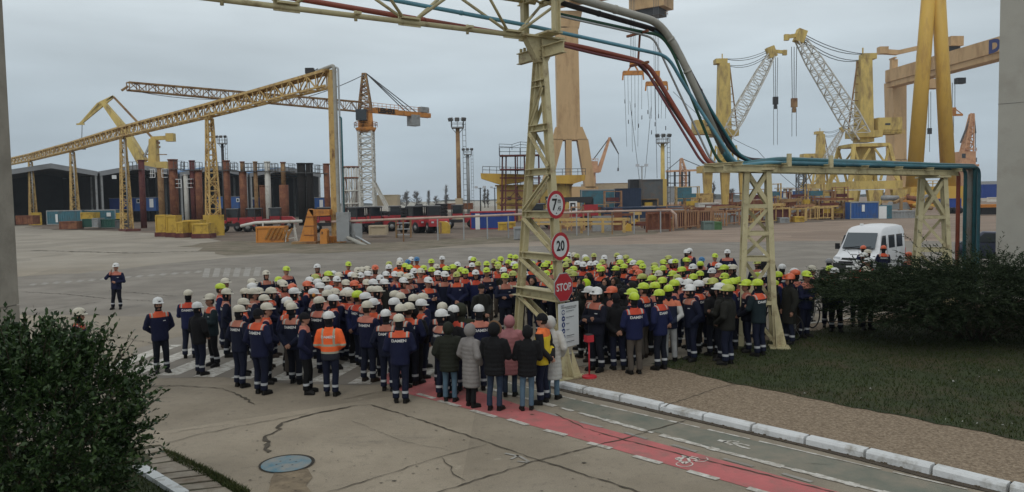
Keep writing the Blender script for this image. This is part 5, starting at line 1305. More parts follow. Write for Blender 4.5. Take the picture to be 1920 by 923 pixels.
# ---------------------------------------------------------------- yellow deckhouse (ship section) with scaffold
Y = 150; b = GP(1000, Y); t = thing('deckhouse', 'yellow ship deckhouse with bridge wings and rusty scaffolding', 'ship section', tuple(b)); q_ = lambda x, y, d=0: A(x, y, Y + d)
m_ = MB(); m_.prism([q_(901, 325), q_(984, 327), q_(984, 340), q_(968, 343), q_(940, 347), q_(902, 335)], (0, 4, 0)); m_.build('bridge_wing', M['golden'], t)
m_ = MB(); m_.prism([q_(1034, 329), q_(1098, 328), q_(1097, 338), q_(1075, 345), q_(1040, 344)], (0, 4, 0)); m_.build('bridge_wing', M['golden'], t)
m_ = MB(); p0, p1 = q_(931, 347, 1), q_(1072, 347, 1); m_.box(((p0.x + p1.x) / 2, Y + 6, p0.z / 2 + 1.2), (p1.x - p0.x, 9, p0.z - 2.4)); m_.box(((p0.x + p1.x) / 2, Y + 5, .7), (p1.x - p0.x - 2, 7, 1.38), 0, 1); m_.box(((p0.x + p1.x) / 2, Y + 1.4, p0.z * .52), (p1.x - p0.x + .3, .3, .35)); m_.box(((p0.x + p1.x) / 2, Y + 1.4, p0.z * .98), (p1.x - p0.x + .6, .5, .3)); m_.build('house', [M['yellow'], M['ochre']], t)
for k in range(6):
    m_ = MB(); c = q_(955 + k * 18, 372); m_.box((c.x, Y + 1.46, c.z), (.8, .1, .7)); m_.build('window', M['glass'], t)
m_ = MB(); m_.rail([q_(905, 325), q_(984, 327)], 1.3, .1, step=1.2); m_.rail([q_(940, 349, .8), q_(1072, 349, .8)], 1.2, .1, step=1.2); m_.rail([q_(1040, 329), q_(1098, 328)], 1.2, .1, step=1.2); m_.build('railing', M['darkgrey'], t)
sc = MB(); s0 = lambda x, y: q_(x, y, -1.5)
for x in (940, 947, 968, 985, 1012): sc.beam(Vector((s0(x, 395).x, Y - 1.5, 0)), s0(x + (2 if x < 960 else -2), 292), .28)
for x in (942, 970, 1010): sc.beam(Vector((s0(x, 395).x, Y + 1.5, 0)), q_(x, 290, 1.5), .2)
for y in (292, 318, 334, 358, 372, 385): sc.beam(s0(937, y), s0(1014, y), .25)
for y in (292, 318): sc.box(tuple((s0(937, y) + s0(1014, y)) / 2), ((s0(1014, y) - s0(937, y)).x, 3, .25))
sc.beam(s0(942, 385), s0(968, 358), .15); sc.beam(s0(985, 385), s0(968, 358), .15); sc.build('scaffold', M['maroon'], t)
sr = MB(); sr.rail([s0(936, 292), s0(1014, 292)], 1.5, .09, step=1.6); sr.rail([s0(936, 280), s0(960, 281), s0(976, 276), s0(1014, 280)], 1.0, .08, step=1.8)
for x in (937, 976, 1000): sr.beam(s0(x, 318), s0(x, 278), .1)
sr.build('scaffold_rail', M['dark'], t)

# ---------------------------------------------------------------- containers, tanks, blocks
def crate(px0, px1, pt, pb, Y, label, mat, name='container', cat='container', depth=2.4, rib=True, frame=None, door=None, rz=0.0, z0=None):
    a, b_ = GP(px0, Y), GP(px1, Y); h = HZ((px0 + px1) / 2, pt, Y); zb = max(0, HZ((px0 + px1) / 2, pb, Y)) if z0 is None else z0; w = b_.x - a.x; c = Vector(((a.x + b_.x) / 2, Y + depth / 2, zb))
    t = thing(name, label, cat, tuple(c)); m_ = MB(); m_.box((c.x, c.y, (zb + h) / 2), (w, depth, h - zb))
    if rib:
        n = max(3, int(w / .45))
        for k in range(n): m_.box((a.x + (k + .5) * w / n, Y - .03, (zb + h) / 2), (w / n * .5, .07, (h - zb) - .3))
    m_.build('body', mat, t)
    m_ = MB(); f = .14
    for x in (a.x + f / 2, b_.x - f / 2): m_.box((x, Y - .05, (zb + h) / 2), (f, .12, h - zb + .02))
    for z in (zb + f / 2, h - f / 2): m_.box((c.x, Y - .052, z), (w + .02, .12, f))
    m_.box((c.x, c.y, h + .03), (w + .06, depth + .06, .07)); m_.build('frame', frame or mat, t)
    if door: p, q = A(door[0], door[2], Y - .1), A(door[1], door[3], Y - .1); m_ = MB(); m_.box(((p.x + q.x) / 2, Y - .12, (p.z + q.z) / 2), (q.x - p.x, .1, p.z - q.z)); m_.build('door', M['white'] if len(door) < 5 else door[4], t)
    return t
crate(86, 152, 395, 421, 152, 'long teal container with a white door, left of the third gantry post', M['teal'], door=(104, 109, 402, 417), frame=M['grey'])
crate(152, 216, 394, 425, 153, 'long teal container with small white panels, behind the green fence', M['teal'], door=(200, 208, 399, 406), frame=M['grey'])
crate(109, 142, 416, 430, 146, 'rusty brown bin in front of the teal container', M['rust'], name='scrap_bin', cat='bin', rib=False)
crate(153, 182, 411, 426, 148, 'dark green skip beside a grey cupboard', M['green'], name='skip', cat='skip', rib=False)
crate(171, 182, 410, 426, 146, 'pale grey cupboard between two green skips', M['grey'], name='cupboard', cat='cupboard', rib=False)
crate(183, 214, 412, 427, 147, 'dark green skip right of the grey cupboard', M['green'], name='skip', cat='skip', rib=True)
crate(214, 232, 414, 428, 146, 'olive skip left of the second gantry post', M['darkgrey'], name='skip', cat='skip', rib=False)
crate(28, 60, 405, 421, 160, 'brown heap of timber bins beside the left pillar', M['rust'], name='timber_bin', cat='bin', rib=True)
crate(150, 174, 399, 411, 149, 'yellow steel crate behind the dark green skip', M['goldblock'], name='steel_crate', cat='crate', rib=False)
crate(217, 234, 400, 411, 149, 'yellow steel crate left of the second gantry post', M['goldblock'], name='steel_crate', cat='crate', rib=False)
# yellow ballast blocks
for (x0, x1, y0, y1, Y, lb) in ((290, 309, 404, 430, 106, 'bright orange yellow ballast block, leftmost'), (310, 328, 405, 434, 104, 'bright orange yellow ballast block with a stripe, second'), (328, 341, 417, 444, 101, 'narrow yellow ballast block by the red skid'), (341, 374, 414, 436, 103, 'wide yellow ballast block with rounded top, under the dark cab'), (359, 389, 420, 447, 98, 'wide yellow ballast block left of the gantry footing')):
    crate(x0, x1, y0, y1, Y, lb, M['goldblock'], name='ballast_block', cat='ballast block', depth=2.0, rib=False, z0=.6)
    m_ = MB(); p, q = GP(x0, Y), GP(x1, Y); m_.box(((p.x + q.x) / 2, Y + 1, .3), (q.x - p.x + .3, 2.3, .58)); solo('steel_skid', m_, M['maroon'], 'dark red skid under the ' + lb.split(',')[0], 'skid', org=((p.x + q.x) / 2, Y + 1, 0))
crate(478, 531, 426, 455, 84, 'orange steel box with diagonal warning stripes', M['orange'], name='warning_box', cat='steel box', depth=1.6, rib=False)
p = A(503, 428, 83.85); m_ = MB()
for k in range(6): x = A(506 + k * 8, 440, 83.8).x; zl, zh = .35, 1.55; m_.prism([Vector((x, 83.85, zh)), Vector((x + .2, 83.85, zh)), Vector((x - .45, 83.85, zl)), Vector((x - .65, 83.85, zl))], (0, .05, 0))
solo('stripe_plate', m_, pmat('dark stripe paint', (.30, .14, .03), .7), 'dark diagonal stripes on the orange steel box', 'plate', org=(p.x, 83.85, .3))
# orange wedge bracket
Y = 80; t = thing('steel_bracket', 'big orange wedge shaped steel bracket with an arm beside the gantry end post', 'bracket', tuple(GP(575, Y))); q_ = lambda x, y: A(x, y, Y)
m_ = MB(); m_.prism([q_(561, 455), q_(589, 455), q_(587, 394), q_(578, 392)], (0, 1.4, 0))
for y in (407, 424, 441): m_.box(tuple((q_(574, y) + q_(588, y)) / 2), ((q_(588, y) - q_(572 - (y - 400) * .15, y)).x, .1, .07), 0, 1)
m_.build('wedge', [M['orange'], M['rust']], t); m_ = MB(); m_.prism([q_(578, 393), q_(618, 393), q_(618, 404), q_(587, 406)], (0, 1.2, 0)); m_.build('arm', M['orange'], t)
m_ = MB(); p, r_ = GP(547, Y), GP(592, Y); m_.box(((p.x + r_.x) / 2, Y + .6, .12), (r_.x - p.x, 2.4, .24)); m_.build('skid', M['rusttan'], t)
Y = 79; m_ = MB(); q_ = lambda x, y: A(x, y, Y); m_.prism([q_(600, 459), q_(613, 459), q_(613, 432), q_(610, 429), q_(602, 430), q_(600, 434)], (0, 1.0, 0)); m_.box(tuple(q_(604, 437) - Vector((0, .02, 0))), (.1, .06, .25), 0, 1); solo('control_cabinet', m_, [M['orange'], M['dark']], 'small orange cabinet with a rounded top by the gantry end post', 'cabinet', org=tuple(GP(606, Y)))
m_ = MB(); p = GP(543, 84); m_.beam(p + Vector((-.6, 0, 0)), p + Vector((-.4, 0, 1.3)), .1); m_.beam(p + Vector((.7, 0, 0)), p + Vector((.5, 0, 1.5)), .1); m_.beam(p + Vector((-.6, 0, 1.2)), p + Vector((.6, 0, 1.5)), .12); m_.beam(p + Vector((-.5, 0, .4)), p + Vector((.6, 0, .5)), .08); solo('trestle', m_, M['whitepaint'], 'small white trestle right of the striped orange box', 'trestle', org=tuple(p))
crate(690, 723, 424, 441, 92, 'low cream steel box with dark slots under the pipe rail', M['beige'], name='steel_box', cat='steel box', rib=False, depth=1.5)
crate(881, 966, 397, 431, 112, 'royal blue container with a white door left of the A-frame tower', M['royal'], frame=M['red'], door=(891, 900, 401, 432))
crate(962, 978, 427, 449, 80, 'small pale grey bin with a lid beside the A-frame tower', M['grey'], name='waste_bin', cat='bin', rib=False, depth=1.0)
crate(933, 950, 418, 432, 84, 'yellow tray crate left of the pale grey bin', M['goldblock'], name='tray_crate', cat='crate', rib=False, depth=1.0); crate(951, 966, 417, 428, 88, 'yellow tray crate behind the pale grey bin', M['goldblock'], name='tray_crate', cat='crate', rib=False, depth=1.0)
Y = 86; m_ = MB(); q_ = lambda x, y: A(x, y, Y); m_.prism([q_(823, 438), q_(843, 438), q_(843, 424), q_(840, 418), q_(834, 416), q_(823, 416)], (0, 1.2, 0)); m_.box(tuple(q_(826, 427) - Vector((0, .03, 0))), (.25, .08, 1.2), 0, 1); solo('guard_hood', m_, [M['goldblock'], M['rusttan']], 'yellow quarter round guard hood under the pipe rail', 'guard', org=tuple(GP(833, Y)))
Y = 90; b = GP(755, Y); t = thing('work_bench', 'grey shelved work bench under the pipe rail', 'work bench', tuple(b)); p, q = GP(742, Y), GP(769, Y)
for z in (.35, 1.0, 1.7): m_ = MB(); m_.box(((p.x + q.x) / 2, Y, z), (q.x - p.x - .2, .9, .09)); m_.build('shelf', M['galv'], t)
for x in (p.x, q.x): m_ = MB(); m_.box((x, Y, 1.05), (.12, .8, 2.1)); m_.build('leg', M['rusttan'], t)
crate(700, 745, 366, 386, 195, 'beige concrete slab stack behind the tower crane foot', M['beige'], name='slab_stack', cat='slab stack', rib=False, depth=5)
crate(1090, 1153, 356, 391, 140, 'teal container with a pale corner post', M['teal'], frame=M['grey']); crate(1155, 1202, 354, 391, 139, 'dark navy container beside the teal one', M['navyb'])
crate(1181, 1203, 337, 353, 146, 'black box stacked behind the dark navy container', M['dark'], z0=HZ(1190, 356, 146)); crate(1203, 1243, 337, 386, 143, 'tall rusty grey tank behind the pale mast foot', M['darkgrey'], name='steel_tank', cat='tank', rib=False, depth=5)
crate(1098, 1182, 344, 357, 320, 'long low brown roofed hall far behind the teal container', M['beige'], name='low_hall', cat='hall', rib=False, depth=20, frame=M['rusttan'])
crate(1267, 1297, 352, 378, 190, 'teal box left of the yellow plate portal', M['teal'], rib=True); crate(1250, 1268, 350, 380, 188, 'grey box right of the pale mast foot', M['grey'], rib=False)
crate(1135, 1285, 389, 409, 122, 'long dark navy pontoon lying behind the pipe rail', M['navyb'], name='pontoon', cat='pontoon', rib=False, depth=6)
crate(1300, 1337, 363, 384, 170, 'yellow grid of stacked beams under the plate portal', M['ochre'], name='beam_stack', cat='beam stack', rib=True)
for k, (x0, x1) in enumerate(((1440, 1480), (1481, 1525), (1526, 1560))):
    crate(x0, x1, 359 - k * .5, 378, 265, ('blue far container left of the pale stand', 'blue far container behind the dark lattice mast', 'blue far container under the distant crane')[k], M['blue'])
crate(1594, 1648, 379, 411, 127, 'blue cabin with a slim window before the large harbour crane', M['blue'], name='site_cabin', cat='cabin', door=(1616, 1621, 384, 397), frame=M['grey'])
crate(1648, 1672, 386, 410, 127, 'teal cabin end with a pale door right of the blue cabin', M['teal'], name='site_cabin', cat='cabin', door=(1648, 1662, 387, 410), frame=M['teal'])
crate(1672, 1724, 396, 410, 128, 'long low grey trough with white marks right of the teal cabin', M['grey'], name='trough', cat='trough', rib=True, depth=3)
crate(1840, 1900, 346, 376, 240, 'dark blue wall of stacked containers at the right edge', M['royal']); crate(1772, 1802, 373, 399, 150, 'dark blue skip body beside the lattice tower by the van', M['royal'], name='skip', cat='skip', rib=False, z0=1.2)
m_ = MB()
for x in (1780, 1788, 1798): p = GP(x, 150); m_.tube([p + Vector((0, -.5, .6)), p + Vector((0, .2, .6))], .6, 12)
p = GP(1788, 150); m_.box((p.x, 150.3, .9), (3.2, .5, .5)); solo('skip_trailer', m_, M['black'], 'black wheeled trailer under the dark blue skip body', 'trailer', org=tuple(p))
crate(1836, 1900, 384, 397, 135, 'orange barge body behind the vertical pipes', M['orange'], name='barge', cat='barge', rib=False, z0=1.4); crate(1850, 1880, 377, 384, 136, 'white wheelhouse on the orange barge', M['whitepaint'], name='wheelhouse', cat='wheelhouse', rib=False, z0=3.0)
m_ = MB(); p, q = GP(1836, 135), GP(1900, 135); m_.box(((p.x + q.x) / 2, 136, .75), (q.x - p.x, 2, 1.2)); solo('barge_cradle', m_, M['black'], 'black cradle under the orange barge', 'cradle', org=((p.x + q.x) / 2, 136, 0))
# junk heap: single pieces thrown together
rj = random.Random(9)
for k in range(16):
    px = rj.uniform(1668, 1768); Yk = rj.uniform(170, 190); p = GP(px, Yk); s = rj.uniform(1.2, 2.6); m_ = MB(); z = rj.uniform(.5, 3.4)
    if k % 3 == 0: m_.tube([p + Vector((-s, 0, z)), p + Vector((s, .5, z + rj.uniform(-.6, .6)))], s * .3, 9); nm, ct = 'scrap_drum', 'drum'
    elif k % 3 == 1: m_.prism([p + Vector((-s, 0, z - .6)), p + Vector((s, 0, z - .6)), p + Vector((s * .6, 0, z + 1)), p + Vector((-s * .7, 0, z + 1.2))], (0, s, 0)); nm, ct = 'scrap_plate', 'scrap plate'
    else: m_.beam(p + Vector((-s, 0, z)), p + Vector((s, 1, z + 1)), .8, .5); m_.beam(p + Vector((0, -.3, 0)), p + Vector((0, -.3, z + 1)), .5); nm, ct = 'scrap_beam', 'scrap beam'
    mt_ = (M['golden'], M['rusttan'], M['grey'], M['orange'], M['rust'])[k % 5]
    solo(nm, m_, mt_, 'piece in the scrap heap between the harbour crane and the A-frame leg', ct, org=tuple(p), group='pieces of the scrap heap')

# ---------------------------------------------------------------- long pipe on posts and the railings of the stock yard
rp = [A(622, 416, 80), A(700, 413, 80), A(830, 408, 82), A(980, 402, 85), A(1120, 397, 88), A(1257, 394, 90)]
t = thing('pipe_rail', 'long faded pink pipe carried on thin posts across the yard', 'pipe', tuple(GP(900, 83)))
m_ = MB(); m_.tube(rp, .13, 10); m_.tube([rp[-1], rp[-1] + Vector((.6, 0, -.5)), rp[-1] + Vector((.7, 0, -2.2))], .15, 8); m_.build('pipe', M['salmonrail'], t)
for px in (677, 755, 820, 868, 912, 952, 1080, 1102, 1147, 1188, 1238):
    for a, b_ in zip(rp[:-1], rp[1:]):
        xa, xb = pix(a)[0], pix(b_)[0]
        if xa <= px < xb:
            p = a.lerp(b_, (px - xa) / (xb - xa)); m_ = MB(); m_.beam(Vector((p.x, p.y, 0)), p, .13); m_.build('post', M['rusttan'] if px % 2 else M['galv'], t)
pa_ = [A(480, 432, 86), A(552, 414, 86)]
m_ = MB(); m_.tube([A(452, 424, 88), A(480, 418, 87), A(566, 415, 86)], .18, 8); 
for x in (493, 552): p = A(x, 418, 86.5); m_.beam(Vector((p.x, p.y, 0)), p, .16)
solo('pipe_rail', m_, M['whitepaint'], 'short pale pipe on posts behind the striped orange box', 'pipe', org=tuple(GP(510, 87)))
m_ = MB(); w = [A(1000, 413, 92), A(1180, 411, 94)]; m_.beam(w[0], w[1], .35, .35); m_.beam(A(1000, 420, 91), A(1165, 420, 92), .25); 
for x in (1010, 1050, 1090, 1130, 1170): p = A(x, 411, 93); m_.beam(Vector((p.x, p.y, 0)), p, .3)
solo('timber_rack', m_, M['ochre'], 'low yellow timber rack under the pink pipe right of the A-frame tower', 'rack', org=tuple(GP(1090, 92)))
# fence panels of the stock yard
def panel(x0, x1, pt, Y0, Y1, label, bars, mat, fill=None, name='yard_fence', cat='fence'):
    a, b_ = GP(x0, Y0), GP(x1, Y1); h0, h1 = HZ(x0, pt, Y0), HZ(x1, pt - 1, Y1); t = thing(name, label, cat, tuple((a + b_) / 2)); up = lambda p, z: Vector((p.x, p.y, z))
    m_ = MB(); m_.beam(up(a, h0), up(b_, h1), .16); m_.beam(up(a, .35), up(b_, .35), .14)
    for p, h in ((a, h0), (b_, h1)): m_.beam(p, up(p, h), .2)
    m_.build('frame', mat, t)
    if bars:
        m_ = MB()
        m_.beam(up(a, h0 * .93), up(b_, h1 * .93), .07)
        for k in range(1, bars): p = a.lerp(b_, k / bars); m_.beam(up(p, .3), up(p, h0 + (h1 - h0) * k / bars), .11)
        m_.build('bars', mat, t)
    if fill:
        m_ = MB(); n = Vector((0, .35, 0)); m_.quad(up(a, .3) + n, up(b_, .3) + n, up(b_, h1 * .93) + n, up(a, h0 * .93) + n); m_.quad(up(a, .3) + n * 1.3, up(a, h0 * .93) + n * 1.3, up(b_, h1 * .93) + n * 1.3, up(b_, .3) + n * 1.3); m_.build('sheet', fill, t)
panel(1212, 1256, 399, 92, 94, 'rusty solid yard panel at the right end of the pink pipe', 4, M['rust'], M['rust'])
for k in range(4): panel(1262 + k * 24, 1284 + k * 24, 396, 96 + 3 * k, 98.5 + 3 * k, ('salmon barred fence panel, first right of the rusty solid panel', 'salmon barred fence panel behind the grey green boxes', 'salmon barred fence panel with a dark red sheet', 'salmon barred fence panel left of the lawn tower')[k], 5, M['orangerail'], M['maroon'] if k in (0, 2) else (M['rust'] if k == 1 else None))
for k, (x0, x1) in enumerate(((1362, 1386), (1398, 1440), (1442, 1480), (1482, 1510), (1512, 1560), (1562, 1592))):
    panel(x0, x1, (395, 393, 391, 392, 390, 387)[k], 108 + 4 * k, 111 + 4 * k, ('orange frame of scrap steel left of the lawn tower', 'yellow frame behind the lawn tower', 'yellow frame with a dark red sheet right of the lawn tower', 'yellow frame holding a yellow machine', 'long rusty frame of stacked beams', 'salmon frame left of the blue cabin')[k], (0, 3, 3, 2, 6, 2)[k], M['orangerail'] if k in (0, 5) else M['ochre'], M['maroon'] if k == 2 else None)
for k in range(26):
    px = rs.uniform(1400, 1570); Yk = rs.uniform(128, 160); p = GP(px, Yk); l = rs.uniform(1.5, 3.5); m_ = MB(); z = rs.uniform(.4, 3.6)
    m_.beam(p + Vector((-l, 0, z)), p + Vector((l, rs.uniform(-1, 1), z + rs.uniform(-.2, .2))), rs.uniform(.25, .6), rs.uniform(.3, .7)); m_.beam(p + Vector((-l * .6, .2, 0)), p + Vector((-l * .6, .2, z)), .2); m_.beam(p + Vector((l * .6, .2, 0)), p + Vector((l * .6, .2, z)), .2)
    solo('steel_beam', m_, (M['rust'], M['ochre'], M['grey'], M['rusttan'], M['maroon'])[k % 5], 'steel beam on trestles in the stock yard right of the lawn tower', 'steel beam', org=tuple(p), group='beams stocked behind the yard fence')
for k in range(90):
    px = rs.uniform(1255, 1590) if k % 5 else rs.uniform(1005, 1250); Yk = 97 + (px - 1255) * .09 + rs.uniform(3, 16) if px > 1255 else rs.uniform(98, 112); p = GP(px, Yk); l = rs.uniform(.7, 2.2); m_ = MB(); z = rs.uniform(.3, 2.7)
    if k % 4 == 0: m_.box((p.x, p.y, z * .5), (l * 1.3, .8, z)); m_.beam(p + Vector((-l * .7, -.42, z + .1)), p + Vector((l * .7, -.42, z + .1)), .12)
    elif k % 4 == 1: m_.beam(p + Vector((-l, 0, 0)), p + Vector((-l, 0, z + .5)), .14); m_.beam(p + Vector((l, 0, 0)), p + Vector((l, 0, z + .5)), .14); m_.beam(p + Vector((-l, 0, z + .4)), p + Vector((l, 0, z + .4)), .15); m_.beam(p + Vector((-l, 0, z * .4)), p + Vector((l, 0, z + .4)), .1)
    else: m_.beam(p + Vector((-l, 0, z)), p + Vector((l, rs.uniform(-.6, .6), z + rs.uniform(-.15, .15))), rs.uniform(.2, .5), rs.uniform(.2, .5)); m_.beam(p + Vector((-l * .6, .1, 0)), p + Vector((-l * .6, .1, z)), .16); m_.beam(p + Vector((l * .6, .1, 0)), p + Vector((l * .6, .1, z)), .16)
    nm = ('steel_block', 'steel_trestle', 'steel_beam', 'steel_beam')[k % 4]
    solo(nm, m_, (M['rust'], M['ochre'], M['rusttan'], M['maroon'], M['orangerail'], M['grey'], M['rust'])[k % 7], ('rusty steel block', 'small steel trestle', 'steel beam on trestles', 'steel beam on trestles')[k % 4] + (' stored behind the salmon yard fence' if px > 1255 else ' stored under the pink pipe'), nm.split('_')[0] + ' ' + nm.split('_')[1], org=tuple(p), group='steel stored behind the fence' if px > 1255 else 'steel stored under the pink pipe')
for k in range(18):
    px = (1128, 1150, 1215, 1290, 1385, 1398, 1420, 1436, 1452, 1468, 1484, 1500, 1515, 1530, 1545, 1560, 1578, 1300)[k]; Yk = 128 + (k * 7) % 26; p = GP(px, Yk); w = 2.2 + (k * 5 % 4) * .7; h = 3.2 + (k * 3 % 5) * .75
    t = thing('storage_rack', 'tall steel rack with loads in the stock yard', 'rack', tuple(p), 'tall racks of the stock yard'); mt_ = (M['rusttan'], M['orangerail'], M['rusttan'], M['ochre'], M['rust'])[k % 5]
    m_ = MB()
    for x in (-w / 2, w / 2):
        for y in (0, 1.4): m_.beam(p + Vector((x, y, 0)), p + Vector((x, y, h)), .2)
    for z in (.28, .62, .98): m_.box((p.x, p.y + .7, h * z), (w + .2, 1.5, .12))
    m_.beam(p + Vector((-w / 2, 0, .2)), p + Vector((w / 2, 0, h * .6)), .12); m_.build('frame', mt_, t)
    for z in (.3, .64):
        m_ = MB(); m_.box((p.x + rs.uniform(-.4, .4), p.y + .7, h * z + .45), (w * rs.uniform(.4, .85), 1.0, rs.uniform(.5, .85))); m_.build('load', (M['grey'], M['rust'], M['maroon'], M['goldblock'], M['teal'])[(k + int(z * 10)) % 5], t)
crate(1462, 1480, 409, 423, 116, 'pale grey tank box right of the lawn tower', M['grey'], name='tank_box', cat='tank', rib=True, depth=1.5); crate(1490, 1508, 407, 421, 118, 'yellow machine in its frame', M['goldblock'], name='machine', cat='machine', rib=False, depth=1.5)
crate(1319, 1339, 416, 433, 96, 'pale grey green box standing before the salmon fence', pmat('grey green sheet', (.13, .18, .16), .7), name='steel_box', cat='steel box', rib=False, depth=1.4); crate(1339, 1353, 417, 433, 96, 'green box standing before the salmon fence', pmat('mid green sheet', (.07, .15, .06), .7), name='steel_box', cat='steel box', rib=False, depth=1.4)
crate(1386, 1404, 376, 388, 170, 'grey container half hidden by the lawn tower', M['grey']); crate(1310, 1350, 381, 391, 140, 'pale grey boat hull shape behind the salmon fence', M['whitepaint'], name='boat_hull', cat='hull', rib=False, depth=3); crate(1344, 1372, 385, 396, 136, 'red dome cover beside the pale hull', M['red'], name='dome_cover', cat='cover', rib=False, depth=3)
# yellow chocks on the ground
for x, y, lb in ((1176, 434, 'small yellow chock lying on the dirt, left one'), (1190, 424, 'small yellow chock standing on the dirt, right one')):
    p = G(x, y); m_ = MB(); m_.prism([p + Vector((-.6, 0, 0)), p + Vector((.6, 0, 0)), p + Vector((.5, 0, .9)), p + Vector((.1, 0, 1.0))], (0, .6, 0)); solo('yellow_chock', m_, M['golden'], lb, 'chock', org=tuple(p))

# ---------------------------------------------------------------- tractors and the reach stacker
def make_tractor():
    t = thing('terminal_tractor', 'red tractor', 'tractor', (0, 0, 0))
    m_ = MB(); m_.box((0, 0, 1.0), (4.4, 1.3, .4), 0, 1); m_.prism([Vector((.6, -1.2, .8)), Vector((2.5, -1.2, .8)), Vector((2.45, -1.2, 1.5)), Vector((2.0, -1.2, 1.9)), Vector((.6, -1.2, 1.95))], (0, 2.4, 0)); m_.box((-1.7, 0, 1.45), (1.2, 1.9, .35)); m_.build('body', [M['red'], M['dark']], t)
    m_ = MB(); m_.box((-.35, 0, 2.35), (1.25, 1.4, 1.4)); m_.box((-.35, 0, 1.75), (1.5, 1.6, .5), 0, 1); m_.build('cab', [M['glass'], M['red']], t)
    m_ = MB(); m_.box((-.35, 0, 3.1), (1.7, 1.8, .14)); m_.box((-.35, 0, 3.2), (1.5, 1.6, .08), 0, 1)
    for x in (-1.1, .4):
        for y in (-.8, .8): m_.beam((x, y, 1.6), (x, y, 3.05), .1)
    m_.build('cab_frame', [M['dark'], M['grey']], t)
    for x in (-1.5, 1.6):
        for y in (-1, 1):
            w = MB(); w.tube([(x, y - .25, .65), (x, y + .25, .65)], .65, 16); o = w.build('wheel', M['black'], t); w = MB(); w.tube([(x, y - .27, .65), (x, y + .27, .65)], .3, 12); w.build('rim', M['grey'], o)
    for y in (-.8, .8): m_ = MB(); m_.box((2.5, y, 1.3), (.08, .3, .2)); m_.build('headlight', M['lampglass'], t)
    return t
tp = make_tractor()
TR = [(440, 118, .3, 'red tractor with a red roof beside the second gantry post'), (472, 122, 2.8, 'red tractor with a dark cab behind the striped orange box'), (520, 126, .2, 'red tractor with a pale top in front of the white tube'), (612, 112, .4, 'red tractor half behind the gantry end post'), (664, 104, 2.6, 'red tractor with a pale wheel right of the grey pump'), (705, 110, .5, 'red tractor with a dark cab below the tower crane'), (735, 114, 3.3, 'red tractor partly behind the work bench'), (781, 104, -.9, 'red tractor facing the yard, left of a matching pair'), (812, 103, -1.2, 'red tractor facing the yard, beside the yellow guard hood'), (862, 118, .1, 'red tractor low behind the rusty mast foot'), (1012, 110, .3, 'red tractor behind the A-frame tower legs')]
for i, (px, Y, rz, lb) in enumerate(TR):
    p = GP(px, Y); o = tp if i == 0 else dup(tp); o.location = p; o.rotation_euler = (0, 0, rz); o['label'] = lb; o['group'] = 'red tractors parked across the yard'; o.scale = (1.12,) * 3
Y = 112; b = GP(1085, Y); t = thing('reach_stacker', 'red reach stacker with a black boom and a white panel right of the tower signs', 'reach stacker', tuple(b)); q_ = lambda x, y, d=0: A(x, y, Y + d)
m_ = MB(); m_.prism([q_(1024, 377), q_(1060, 370), q_(1112, 369), q_(1108, 381), q_(1060, 379), q_(1026, 384)], (0, 1.6, 0)); c = q_(1090, 374.5, -.05); m_.text('C-01', .55, c, Vector((1, 0, 0)), Vz, .03, 1, sx=1.0, bold=.03) if False else None; m_.build('boom', [M['dark'], M['white']], t)
m_ = MB(); p, q = q_(1094, 384), q_(1121, 404); m_.box(((p.x + q.x) / 2, Y + 1, (p.z + q.z) / 2), (q.x - p.x, 2.4, p.z - q.z)); p, q = q_(1040, 396), q_(1122, 406); m_.box(((p.x + q.x) / 2, Y + 1, (p.z + q.z) / 2), (q.x - p.x, 2.2, p.z - q.z)); m_.build('chassis', M['red'], t)
m_ = MB(); p, q = q_(1067, 378, -.2), q_(1082, 397, -.2); m_.box(((p.x + q.x) / 2, Y - .2, (p.z + q.z) / 2), (q.x - p.x, .5, p.z - q.z)); c = (p + q) / 2; m_.box((c.x - .05, Y - .47, c.z), (.75, .05, 1.1), 0, 1); m_.box((c.x, Y - .5, c.z + .05), (.3, .04, .5), 0, 0); m_.build('panel', [M['white'], M['dark']], t)
m_ = MB(); p, q = q_(1060, 379), q_(1066, 396); m_.beam(q_(1058, 397), q_(1066, 380), .5); m_.build('cylinder', M['yellow'], t)
for x in (1046, 1096, 1116):
    for d in (.2, 2.2): w = MB(); p = GP(x, Y + d); w.tube([p + Vector((0, -.35, .85)), p + Vector((0, .35, .85))], .85, 16); w.build('wheel', M['black'], t)
m_ = MB(); p, q = q_(1097, 372), q_(1113, 385); m_.box(((p.x + q.x) / 2, Y + 1, (p.z + q.z) / 2), (q.x - p.x, 1.8, p.z - q.z)); m_.build('cab', M['glass'], t)

# ---------------------------------------------------------------- far tree line and low roofs on the horizon
def bare_tree(px, Y, hpx, label, poplar=False, seed=0, mat=None):
    r_ = random.Random(seed); b = GP(px, Y); h = HZ(px, hpx, Y); t = thing('bare_tree', label, 'tree', tuple(b), 'bare trees on the horizon')
    m_ = MB(); m_.tube([b, b + Vz * (h * .5), b + Vz * (h * .95)], [h * .03, h * .018, .05], 6); m_.build('trunk', M['bark'], t)
    c = MB()
    n = 46
    for k in range(n):
        f = r_.uniform(.22 if not poplar else .12, .95); a = r_.uniform(0, 6.283); p = b + Vz * (h * f * .85); sp = (h * .42 * (1.05 - f * .75) if not poplar else h * .13 * (1.1 - f * .8)) * r_.uniform(.5, 1.1)
        q = p + Vector((math.cos(a) * sp, math.sin(a) * sp, h * r_.uniform(.08, .22))); c.beam(p, q, h * .013, w1=h * .009, h1=h * .009)
        for j in range(9):
            u = p.lerp(q, r_.uniform(.3, 1)); v = u + Vector((r_.gauss(0, 1), r_.gauss(0, 1), r_.uniform(.4, 1.6))) * (h * (.055 if not poplar else .04)); c.beam(u, v, h * .009, w1=h * .006, h1=h * .006)
    c.build('crown', pmat('grey twigs', (.12, .11, .10), .9), t)
